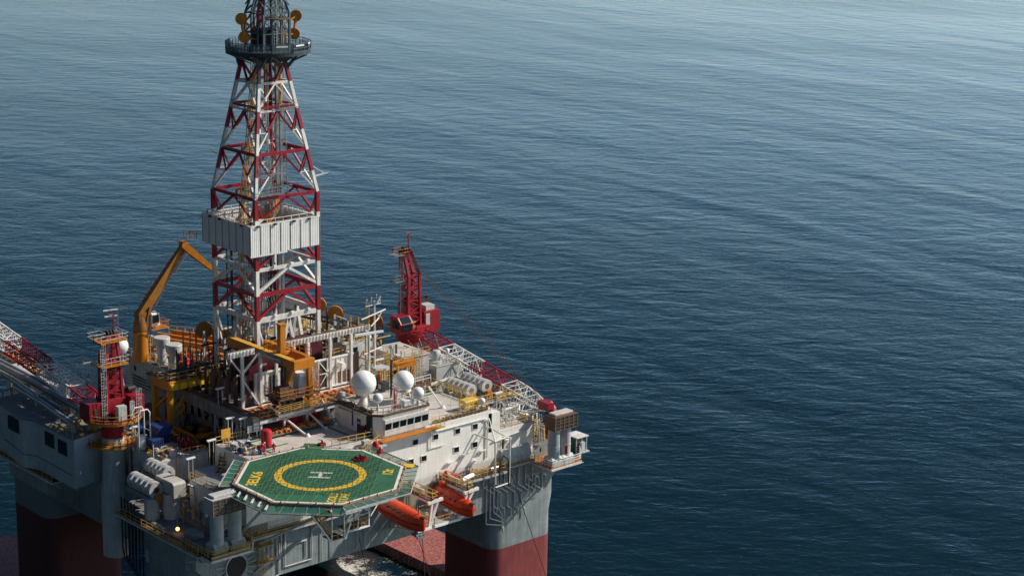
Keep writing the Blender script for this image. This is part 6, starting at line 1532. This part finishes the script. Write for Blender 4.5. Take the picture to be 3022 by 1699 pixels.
# far left derelict-looking clutter: structures beyond the pipes
t = thing('flare_boom_base', 'rust orange lattice beam lying behind the left crane boom', 'lattice beam', (-9.5,64,0))
m = MB()
for i in range(14):
    y = 56+i*1.8; m.beam((-10.2,y,2.0),(-9.0,y+1.8,3.0),.16); m.beam((-9.0,y,3.0),(-10.2,y+1.8,2.0),.16)
for o in ((-10.2,2.0),(-9.0,3.0),(-9.2,2.0)): m.beam((o[0],56,o[1]),(o[0],81,o[1]+.8),.22)
m.build('lattice', RUSTO, t)
m = MB(); m.box(-9.6,-6.4,66,74,MD,.6); m.box(-9.8,-6.2,60,65.5,MD,-.6); m.build('support_house', LGREY, t)
for x,y,r,h,lb in ((-7.8,51.5,1.1,8.3,'white storage tank under the left crane boom, front one'),(-8.2,48.2,1.0,7.3,'white storage tank under the left crane boom, nearest the crane'),(-7.6,58.8,1.2,8.9,'white storage tank under the left crane boom, rear one')):
    t = thing('storage_tank', lb, 'tank', (x,y,MD)); m = MB(); m.lathe((x,y,MD),[(r,0),(r,h-.5),(r*.7,h-.1),(.01,h)],22); m.build('shell', WHITE2, t)
    m = MB(); m.rail([(x-r,y-r,MD+h-.2),(x+r,y-r,MD+h-.2),(x+r,y+r,MD+h-.2)],w=.07); m.ladder((x-r-.1,y-.4,MD),(x-r-.1,y-.4,MD+h),(0,1,0)); m.build('railing', LGREY, t)
# far left edge structure
t = thing('outer_frame', 'white tubular stair frame cut by the left edge of the photo', 'frame', (-20,66,-6))
m = MB(); m.rail([(-19.4,60,-.6),(-19.4,72,-.6)],w=.16,h=1.6,step=3); m.beam((-19.4,60,-.6),(-19.4,60,-8),.25); m.beam((-19.4,64,-.6),(-19.4,60,-6),.2); m.beam((-19.4,60,-4.6),(-19.4,70,-4.6),.3); m.build('frame', WHITE2, t)
m = MB(); m.box(-19.6,-15,62.3,73,-5.2,-4.9); m.rail([(-19.5,62.4,-4.9),(-19.5,73,-4.9)],w=.1); m.build('floor', ORG, t)
# radome behind left crane
radome(2.7,58.5,5.15,1.5,-4.0,'white radome partly hidden behind the left red crane mast')
# ------------------------------------------------------------------ back left deckhouse with capped stacks
t = thing('engine_casing', 'long grey engine casing behind the left crane with pipes along its shaded wall', 'deckhouse', (20,58,MD))
m = MB(); m.prism([(9.6,50.5),(32,50.5),(32,68.5),(9.6,68.5)],MD,.5); m.box(1.0,9.59,54.5,60.5,MD,-4.0); m.build('wall', paint('casing_grey',(.36,.40,.41),.6,dirt=.35,rust=.1), t)
m = MB(); m.box(9.7,31.9,50.6,68.4,.5,.56); m.build('roof', DECK, t)
m = MB()
for z in (-3.2,-3.7,-4.2,-2.7): m.path([(9.4,66,z),(9.4,60,z),(9.4,58.5,z-.6),(9.4,51,z-.8)],.09,6)
m.build('wall_pipes', DARK, t)
m = MB(); m.box(9.5,9.6,60.5,61.3,-3.6,-2.0); m.box(9.5,9.6,55.0,56.2,MD,-5.8); m.box(9.5,9.6,65,65.6,-1.8,-1.1); m.build('door', BLACK, t)
m = MB(); m.rail([(9.8,68.3,.56),(9.8,50.7,.56),(20,50.7,.56)],w=.07); m.build('railing', YRAIL, t)
for x,y,lb,h in ((10.9,58.8,'grey mushroom capped exhaust stack behind the yellow gantry, taller left one',4.7),(11.3,55.8,'grey mushroom capped exhaust stack behind the yellow gantry, shorter right one',4.1)):
    t = thing('capped_stack', lb, 'exhaust stack', (x,y,.5)); m = MB(); m.lathe((x,y,.5),[(.95,0),(.95,.8),(.8,1.0),(.8,h-1.7),(.9,h-1.6),(.9,h-1.4),(.8,h-1.4),(.8,h-1.3)],24); m.build('stack', LGREY, t)
    m = MB(); m.lathe((x,y,.5),[(.8,h-1.5),(1.35,h-1.2),(1.38,h-.1),(1.3,h),(.01,h+.02)],30); m.build('cap', paint('cap_grey',(.55,.54,.52),.5,dirt=.15), t)
t = thing('catwalk_machine', 'orange trough shaped catwalk machine with yellow rails behind the tall sheave', 'catwalk machine', (19,62,.5))
m = MB()
for o,w_ in ((-1.2,.5),(1.2,.5),(4.0,.4)): m.beam((14+o,67,3.0),(21+o,53,2.6),w_,.9)
m.box(13,22,52.5,68,1.0,1.2); m.build('trough', ORG, t)
m = MB(); m.rail([(12.6,67,1.9),(12.6,54,1.9)],w=.09,h=1.8,step=1.2); m.rail([(18,68,2.6),(25,56,2.4)],w=.09,h=1.4); m.build('railing', YRAIL, t)
# clutter on the engine casing and mid deck: valves, pumps, machinery
def clutter(nm, lb, cat, x0,x1,y0,y1,z, n, mats, seed, smin=.3, smax=1.2, hmax=1.6, pipes=10):
    rnd = random.Random(seed); t = thing(nm, lb, cat, ((x0+x1)/2,(y0+y1)/2,z))
    for mi, (mat, pn) in enumerate(mats):
        m = MB()
        for i in range(n//len(mats)):
            x=rnd.uniform(x0,x1); y=rnd.uniform(y0,y1); h=rnd.uniform(.3,hmax); k=rnd.random()
            if k < .45: m.cbox((x,y,z+h/2),(rnd.uniform(smin,smax),rnd.uniform(smin,smax),h), rnd.choice((0,0,.3)))
            elif k < .75: m.tube((x,y,z),(x,y,z+h),rnd.uniform(.12,.4),10); m.sphere((x,y,z+h),rnd.uniform(.15,.35),8,6)
            else: m.lathe((x,y,z+.5),[(.01,0),(.3,.05),(.35,.5),(.3,1.0),(.01,1.05)],10,(rnd.choice((0,1)),rnd.choice((.2,1)),0))
        for i in range(pipes):
            a = Vector((rnd.uniform(x0,x1),rnd.uniform(y0,y1),z+rnd.uniform(.3,hmax))); d = Vector((rnd.uniform(1,3),0,0)) if rnd.random()<.5 else Vector((0,rnd.uniform(1,3),0))
            m.path([a+Vector((0,0,-(a.z-z))),a,a+d,a+d-Vector((0,0,a.z-z))],.07,6)
        m.build(pn, mat, t)
    return t
clutter('mud_pumps','cluster of dark red mud pumps and valves behind the capped stacks','pumps',12.5,20,51.5,58,.56,44,((RED,'pump'),(LGREY,'valve'),(RED2,'valve_wheel')),1)
clutter('hydraulic_skid','skid of dark machinery in the shade behind the yellow gantry','machinery',4,10,44,50,-2,36,((DARK,'machine'),(MGREY,'tank')),2,.4,1.8,2.6)
clutter('manifold','manifold of pale pipes and valves left of the derrick foot','manifold',11,16,38,46,2.4,40,((LGREY,'valve'),(DARK,'pipe'),(BROWN,'flange')),3,.3,1.0,2.6)
clutter('manifold','manifold of white and yellow pipes behind the right wind wall','manifold',26,34,36,46,2.4,44,((LGREY,'valve'),(YRAIL,'pipe'),(WHITE2,'tank')),4,.3,1.2,2.4)
clutter('deck_machinery','orange and brown deck machinery between the derrick and the right crane','machinery',33,38,26,36,MD,48,((ORG,'machine'),(BROWN,'frame'),(LGREY,'valve')),5,.5,1.6,7.0)
clutter('deck_machinery','grey deck machinery at the foot of the right crane','machinery',40,47,36,46,MD,36,((MGREY,'machine'),(WHITE2,'tank')),6,.5,1.8,6.0)
clutter('roof_gear','assorted vents and boxes on the grey engine casing roof by the knuckle crane','vents',11,16,61,67.5,.56,24,((LGREY,'vent'),(YRAIL,'frame')),7,.3,1.0,1.2)
clutter('deck_machinery','scattered pipes and pumps on the shaded left side deck behind the square duct','machinery',-11,-4,20.5,25,MD,36,((LGREY,'pump'),(YRAIL,'frame'),(MGREY,'machine')),8,.3,1.2,2.6)
clutter('deck_machinery','machinery and valves by the foot of the left crane','machinery',-9.4,-7,26.5,30,-2.95,24,((LGREY,'valve'),(BROWN,'pump')),9,.2,.8,1.2,6)
clutter('deck_machinery','dark machinery on the sea side behind the lower accommodation roof','machinery',48.4,53,17,33,MD,46,((LGREY,'valve'),(MGREY,'machine'),(YRAIL,'frame')),10,.4,1.6,3.2)
clutter('roof_fittings','small boxes and fittings on the lower accommodation roof at right','fittings',41.5,47.5,9.5,14,-4.14,14,((LGREY,'box'),(WHITE2,'vent')),12,.2,.7,.7,3)
clutter('roof_fittings','small fittings and hoses along the helideck side of the grey roof deck','fittings',-3.2,-.2,12.4,19,-.46,22,((LGREY,'box'),(BLUE,'drum'),(YRAIL,'frame')),13,.2,.8,.9,4)
# grey ventilation blocks at right of the pipe deck
t = thing('ventilation_house', 'beige ventilation house with a dark louvred door behind the framed radome', 'ventilation house', (40.5,32,MD))
m = MB(); m.box(38.0,43.2,28.5,36,MD,3.4); m.build('wall', LGREY, t)
m = MB(); m.box(37.8,43.4,28.3,36.2,3.4,3.55); m.build('roof', ROOF, t)
m = MB(); m.box(37.95,38.0,29.6,33.6,-1.6,2.4); m.build('louvred_door', DARK, t)
m = MB(); m.ladder((39.6,28.3,-2),(39.6,28.3,4.4),(1,0,0),.6,True); m.ladder((41.2,28.3,-1),(41.2,28.3,4.4),(1,0,0),.6,True); m.rail([(38,28.5,3.55),(43.2,28.5,3.55)],w=.07); m.build('ladder', YRAIL, t)
t = thing('ventilation_block', 'plain pale grey ventilation block right of the beige house under the crane boom', 'ventilation house', (46.8,31,MD))
m = MB(); m.box(44.0,49.6,27.5,34,MD,1.1); m.build('wall', paint('block_grey',(.50,.52,.51),.55,dirt=.2,rust=.08), t)
m = MB(); m.box(43.9,49.7,27.4,34.1,1.1,1.25); m.build('roof', ROOF, t)
m = MB(); m.lathe((45.4,29.4,1.25),[(1.2,0),(1.2,.4),(.8,.5),(.8,1.6),(.5,2.1),(.01,2.2)],18); m.rail([(44,27.5,1.25),(49.6,27.5,1.25)],w=.07,h=.9)
for i in range(8): m.cbox((46.4+i*.4,28.5+.6*(i%3),1.6),(.4,.5,.5))
m.build('roof_vent', LGREY, t)
t = thing('white_post', 'small white dome topped post under the white section of the right boom', 'post', (46.8,27.9,1.2))
m = MB(); m.tube((46.9,28.2,1.2),(46.9,28.2,3.0),.12,8); m.build('pole', WHITE2, t)
m = MB(); m.sphere((46.9,28.2,3.2),.36,14,10,1.5); m.build('dome', RADOME, t)
# orange beam crane right of the derrick
t = thing('beam_crane', 'orange beam crane on orange posts beside the ventilation house', 'crane', (36,26,MD))
m = MB(); m.beam((33.6,27.0,3.0),(38.6,26.6,3.2),.9,.8); m.box(33.4,38.8,26.2,27.6,3.6,3.75); m.build('beam', ORG, t)
m = MB(); m.tube((29.5,26.6,MD),(29.5,26.6,4.4),.4,10); m.tube((31.2,26.6,MD),(31.2,26.6,4.4),.35,10); m.beam((33.8,27,2.6),(37.2,27,-1.4),.25); m.beam((37.2,27,2.6),(33.8,27,-1.4),.25); m.beam((38.3,27,MD),(38.3,27,2.8),.4); m.build('post', ORG, t)
m = MB(); m.ladder((32.2,25.2,-4),(32.2,25.2,7.2),(1,0,0),.8,True); m.rail([(28,24.6,5.2),(32,24.6,5.2)],w=.08); m.ladder((30.6,24.2,2),(30.6,24.2,8),(1,0,0),.7,True); m.build('ladder', YRAIL, t)
t = thing('gangway', 'rusty white gangway between the framed radome and the hose reels', 'gangway', (34,22.6,1))
m = MB(); m.beam((28.5,22.6,.9),(38.2,22.6,1.1),1.2,.25); m.beam((28.5,22.0,.6),(38.2,22.0,.8),.15,.6); m.build('floor', BROWN, t)
m = MB(); m.rail([(28.5,22.0,1.1),(38.2,22.0,1.3)],w=.09,h=1.0,mids=(.5,1)); m.beam((38.2,22,.6),(42,22,.9),.3); m.build('railing', WHITE2, t)
# pipes running back on the far right side
for i in range(5):
    m = MB(); o = i*.75; m.path([(50.5-o,55,2.4),(45-o,60,4.0),(37.5-o,66.5,5.8)],.16,8)
    single('burner_boom_pipe', m, STEEL, ('lowest','second lowest','middle','second highest','highest')[i]+' long silver pipe running back behind the sheaves', 'pipe')
m = MB()
for i in range(12):
    f_ = i/11; p = Vector((50.5,55,1.2)).lerp(Vector((37.5,66.5,4.8)),f_); m.beam(p,p+Vector((-3,0,.2)),.16); m.beam(p,p+Vector((0,0,1.4)),.14)
m.beam((50.5,55,1.2),(37.5,66.5,4.8),.4); m.beam((47.5,55,1.4),(34.5,66.5,5.0),.4)
single('burner_boom', m, BROWN, 'long boom carrying silver pipes behind the derrick on the right', 'boom')
clutter('aft_deck_gear','pale machinery on the far deck seen below the derrick braces','machinery',26,46,52,66,-1,70,((WHITE2,'box'),(LGREY,'valve'),(YRAIL,'frame'),(BROWN,'rack')),14,.5,2.2,3.0,8)
# floodlight posts around
def floodpost(x, y, z, h, lb, wdt=1.5):
    t = thing('floodlight_post', lb, 'floodlight', (x,y,z)); m = MB()
    for s_ in (-.35,.35): m.beam((x+s_*wdt/1.5,y,z),(x+s_*wdt/1.5,y,z+h),.09)
    m.build('post', LGREY, t); m = MB(); m.cbox((x,y,z+h+.08),(wdt,.35,.2),.05); m.build('lamp_head', RADOME, t)
for a in ((-0.6,21.6,-.46,3.4,'floodlight on twin posts above the yellow plate at the left roof deck corner'),
          (1.5,21.4,-.46,3.0,'floodlight on twin posts beside the white notice at the pipe deck corner'),
          (-4.6,20.6,-3.2,3.8,'floodlight on twin posts in front of the dark moonpool'),
          (-9.6,18.4,-3.5,3.0,'floodlight on twin posts on the shaded white deckhouse left of the helideck'),
          (-7.8,12.0,-3.5,2.0,'low floodlight on the shaded deckhouse nearest the helideck'),
          (2.6,29.0,2.7,2.4,'floodlight on twin posts on the side girder'),
          (-2.6,9.0,-9.9,1.8,'floodlight post on the dark walkway under the helideck'),
          (41.5,9.2,-1.0,2.6,'floodlight on twin posts at the right end of the accommodation roof'),
          (-9.8,33.8,-2.95,3.2,'floodlight on posts by the white pipe frame'),
          (11.5,64.0,.56,3.4,'floodlight on posts behind the mushroom capped stacks'),
          (13.6,50.7,.56,3.0,'floodlight on twin posts by the mud pumps'),
          (43.5,9.0,-4.14,2.8,'floodlight on twin posts on the lower accommodation roof')):
    floodpost(*a)
# notice boards at the helideck side
m = MB(); m.cbox((-1.6,21.3,.9),(1.6,.12,1.4)); m.cbox((-1.6,21.4,-.1),(.15,.15,1.0)); single('notice_board', m, paint('sun_orange',(.8,.42,.06),.5,dirt=.3), 'bright orange yellow board at the top of the yellow stairs left of the roof deck', 'board')
m = MB(); m.cbox((2.6,20.4,1.0),(1.9,.1,1.1)); m.cbox((1.9,20.4,0),(.1,.1,.9)); m.cbox((3.3,20.4,0),(.1,.1,.9)); single('notice_board', m, WLINE, 'white notice board on the rail behind the red foam tank', 'board')
t = thing('access_stair', 'yellow railed stair dropping from the orange board to the lower left deck', 'stair', (-4.4,20,-3.4))
m = MB(); m.ladder((-1.8,21.0,-.5),(-6.2,17.2,-4.6),(1,-1,0),1.2); m.rail([(-1.8,20.2,-.5),(-6.2,16.4,-4.6)],w=.09); m.rail([(-1.4,21.8,-.5),(-5.6,18,-4.6)],w=.09); m.rail([(-3.4,21.3,-.46),(4,21.3,-.46)],w=.08,step=1.2); m.build('railing', YRAIL, t)
m = MB()
for i in range(12): f_=i/11; p=Vector((-1.7,20.8,-.5)).lerp(Vector((-6.1,17.0,-4.6)),f_); m.cbox(p,(1.1,.5,.08),-.8)
m.build('tread', BROWN, t)
t = thing('deck_railing', 'brown and yellow railing along the helideck side of the wheelhouse deck', 'railing', (12,12,-.46))
m = MB(); m.rail([(9.3,9.8,-.46),(16.2,9.0,-.46),(16.2,9.4,-.46)],w=.1,h=1.1); m.rail([(11.6,5.4,-1.0),(16.8,8.0,-1.0)],w=.08,h=1.2,step=1.0); m.build('rail', YRAIL, t)
m = MB(); m.box(11.6,17.0,6.4,8.1,-1.1,-.95); m.cbox((13.8,7.4,-.2),(1.2,.8,.9)); m.build('floor', LGREY, t)
m = MB(); m.lathe((14.4,5.9,-1.0),[(.5,0),(.55,.9),(.3,1.3),(.01,1.35)],14); m.build('hydrant', RED2, t)
# anchor wires
for i,(p,q_) in enumerate((((42.4,7.9,-9.5),(48.5,2.0,-34.4)),((12.8,7.9,-15),(15.8,5.2,-34)),((9.0,1.0,-16),(6.0,-4.0,-34)),((19.2,1.6,-14.8),(23.0,-2.5,-34)),((19.9,1.6,-14.8),(18.2,-2.5,-34)))):
    m = MB(); m.tube(p,q_,.06,6); single('mooring_wire', m, BLACK, ('black wire falling across the red right column','black wire falling in front of the hull left of the lifeboats','black wire hanging below the helideck truss','black wire hanging below the shaded lifeboat, right strand','black wire hanging below the shaded lifeboat, left strand')[i], 'wire')
m = MB(); m.cbox((19.4,2.0,-14.3),(1.6,1.2,.4)); m.beam((19.0,2.0,-14.2),(19.2,2.4,-13.4),.2); m.beam((19.9,2.0,-14.2),(20.0,2.4,-13.4),.2); m.lathe((19.2,1.6,-14.7),[(.01,-.2),(.35,-.2),(.35,.2),(.01,.2)],12,(0,1,0)); m.lathe((19.9,1.6,-14.7),[(.01,-.2),(.35,-.2),(.35,.2),(.01,.2)],12,(0,1,0)); single('sheave_block', m, MGREY, 'pair of dark sheaves hung under the davit frame right of the shaded lifeboat', 'sheaves')
m = MB(); m.ladder((-5.2,7.3,-19),(-5.2,7.3,-9.0),(1,0,0),.9,True); m.rail([(-6.2,6.6,-14),(-3.4,6.6,-14)],w=.08); m.rail([(-6.2,6.6,-17.6),(-3.4,6.6,-17.6)],w=.08)
for z in (-11.5,-14,-17.6): m.box(-6.2,-3.4,6.6,8.0,z-.1,z)
single('stair_tower', m, YRAIL, 'dark yellow caged stair tower running down the shaded hull below the helideck', 'stair')
# boom rest tripod
t = thing('boom_rest', 'white trestle supporting the end of the right crane boom above the lower roof', 'trestle', (48.5,15,-4.1))
m = MB()
for a in ((46.0,13.2,-4.1),(49.6,13.2,-8),(46.0,16.6,-4.1),(49.8,16.6,-8)): m.beam(a,(48.2,15.2,-1.7),.28)
m.build('support_leg', WHITE2, t)
m = MB(); m.beam((46.2,15,-1.6),(50.4,15,-1.6),.4); m.build('cross_beam', WHITE2, t)
m = MB(); m.box(45.6,50.4,14,16,-1.7,-1.55); m.rail([(45.6,14,-1.55),(50.4,14,-1.55)],w=.08,h=.9); m.build('platform', YRAIL, t)

# ------------------------------------------------------------------ dense pipework and railings round the derrick base
def jungle(nm, lb, x0,x1,y0,y1,z0,z1,n,mats,seed,r=(.05,.12),rails=4):
    rnd = random.Random(seed); t = thing(nm, lb, 'pipework', ((x0+x1)/2,(y0+y1)/2,z0))
    for mat, pn in mats:
        m = MB()
        for i in range(n//len(mats)):
            x=rnd.uniform(x0,x1); y=rnd.uniform(y0,y1); z=rnd.uniform(z0,z1); k=rnd.random(); w=rnd.uniform(*r)*2
            if k < .5: m.beam((x,y,z0),(x,y,z),w)
            elif k < .7: m.beam((x,y,z),(x+rnd.uniform(.8,3),y,z),w)
            elif k < .88: m.beam((x,y,z),(x,y+rnd.uniform(.8,3),z),w)
            else: m.beam((x,y,z0),(x+rnd.uniform(-1.2,1.2),y,z),w)
        m.build(pn, mat, t)
    m = MB()
    for i in range(rails):
        x=rnd.uniform(x0,(x0+x1)/2); y=rnd.uniform(y0,y1); z=rnd.uniform(z0,z1*.8+z0*.2); L_=rnd.uniform(2,(x1-x0)/2)
        if rnd.random()<.5: m.rail([(x,y,z),(x+L_,y,z)],w=.06)
        else: m.rail([(x,y,z),(x,y+min(L_,y1-y0),z)],w=.06)
    m.build('railing', YRAIL, t)
    return t
jungle('pipework','yellow and white pipework crowding the right foot of the derrick',21,33,27,36,7.0,10.6,60,((YRAIL,'pipe'),(WHITE2,'pipe'),(DARK,'pipe'),(ORG,'pipe')),31)
jungle('pipework','dark vertical pipes and hoses at the left foot of the derrick',5.5,13,33,46,2.6,10,70,((DARK,'pipe'),(MGREY,'pipe'),(BROWN,'pipe'),(YRAIL,'pipe')),32)
jungle('pipework','pale pipes and yellow rails on the engine casing between stacks and sheaves',14,31,52,66,.56,2.4,110,((WHITE2,'pipe'),(YRAIL,'pipe'),(MAROON,'pipe'),(LGREY,'pipe')),33)
jungle('pipework','yellow ladders and pipes between the wheelhouse and the beige ventilation house',27,37,23.5,30,-2,6.5,90,((ORG,'pipe'),(YRAIL,'pipe'),(WHITE2,'pipe'),(DARK,'pipe')),34)
jungle('pipework','white and yellow pipes below the end of the right crane boom',48.4,53.4,9,15,MD,-4.0,60,((WHITE2,'pipe'),(YRAIL,'pipe'),(MGREY,'pipe')),35)
jungle('pipework','dark pipework in the shaded well under the yellow gantry',3.8,4.4,26,48,MD,.4,60,((DARK,'pipe'),(MGREY,'pipe')),36)
jungle('pipework','thin pipes and rails beside the left crane column and blue containers',-10.6,-9.7,27,40,MD,-.6,50,((LGREY,'pipe'),(YRAIL,'pipe'),(BROWN,'pipe')),37)
jungle('pipework','shaded pipes between the square duct stack and the deckhouse',-13,-10.2,9.5,20,MD,-5.2,60,((LGREY,'pipe'),(MGREY,'pipe'),(YRAIL,'pipe')),38)
jungle('pipework','scattered pipes and railings on the storage deck under the left boom',-11,-3,44,60,MD,-1.5,110,((LGREY,'pipe'),(YRAIL,'pipe'),(WHITE2,'pipe'),(BROWN,'pipe')),39,rails=7)
jungle('pipework','pipes and rails between the right crane foot and the grey ventilation block',40,50,36.5,45,MD,1.2,90,((MGREY,'pipe'),(YRAIL,'pipe'),(WHITE2,'pipe')),40)
jungle('pipework','pipes and railings on the far deck behind the derrick',24,44,53,64,-1,3.4,110,((WHITE2,'pipe'),(YRAIL,'pipe'),(LGREY,'pipe')),41,rails=8)
# white antenna cluster on the left, behind the knuckle crane
t = thing('antenna_post', 'white post with crossed radar bars left of the knuckle crane', 'antenna', (7.0,66,.56))
m = MB(); m.tube((7.0,66,-4),(7.0,66,9.0),.14,8); m.build('post', LGREY, t)
m = MB(); m.cbox((6.6,66,9.1),(4.2,.2,.2),-.2); m.cbox((5.6,65.6,8.2),(2.4,.2,.2),-.2); m.beam((7,66,6.6),(5.6,65.6,8.1),.12); m.build('scanner', RADOME, t)
# thin whip antennas and stays over the roof deck
for i,(x,y,z,h,lb) in enumerate(((31.5,9.0,-.46,4.2,'tall thin whip antenna on the roof deck above the second window'),(33.2,8.6,-.46,2.0,'short lamp post at the roof edge by the cable tray'),(35.0,9.2,-.46,2.6,'thin post beside the yellow capsule, left side'),(38.9,12.6,-.46,3.0,'thin post at the right roof edge behind the tiny dome'),(29.0,8.6,-.46,1.8,'short lamp post at the roof edge right of the wheelhouse'))):
    m = MB(); m.tube((x,y,z),(x,y,z+h),.045,6); m.cbox((x,y,z+h),(.7,.12,.08)); single('thin_post', m, WHITE2, lb, 'post')
# wash round the legs
def wash(cx, cy, rx, ry, lb, seed):
    rnd = random.Random(seed); m = MB(); n = 40; vs = []
    for i in range(n):
        t_ = 2*math.pi*i/n; k = 1+.12*math.sin(3*t_+seed)+.08*rnd.random()
        vs += [(cx+rx*.7*math.cos(t_),cy+ry*.7*math.sin(t_),-H+.05),(cx+rx*k*math.cos(t_),cy+ry*k*math.sin(t_),-H+.05)]
    m.add(vs,[(2*i,2*i+1,(2*i+3)%(2*n),(2*i+2)%(2*n)) for i in range(n)]); o = m.build('sea_foam', bpy.data.materials['foam']); tag(o, lb, 'foam', kind='stuff')
wash(-10,38,9.5,50,'thin white wash along the edge of the left red pontoon',3)
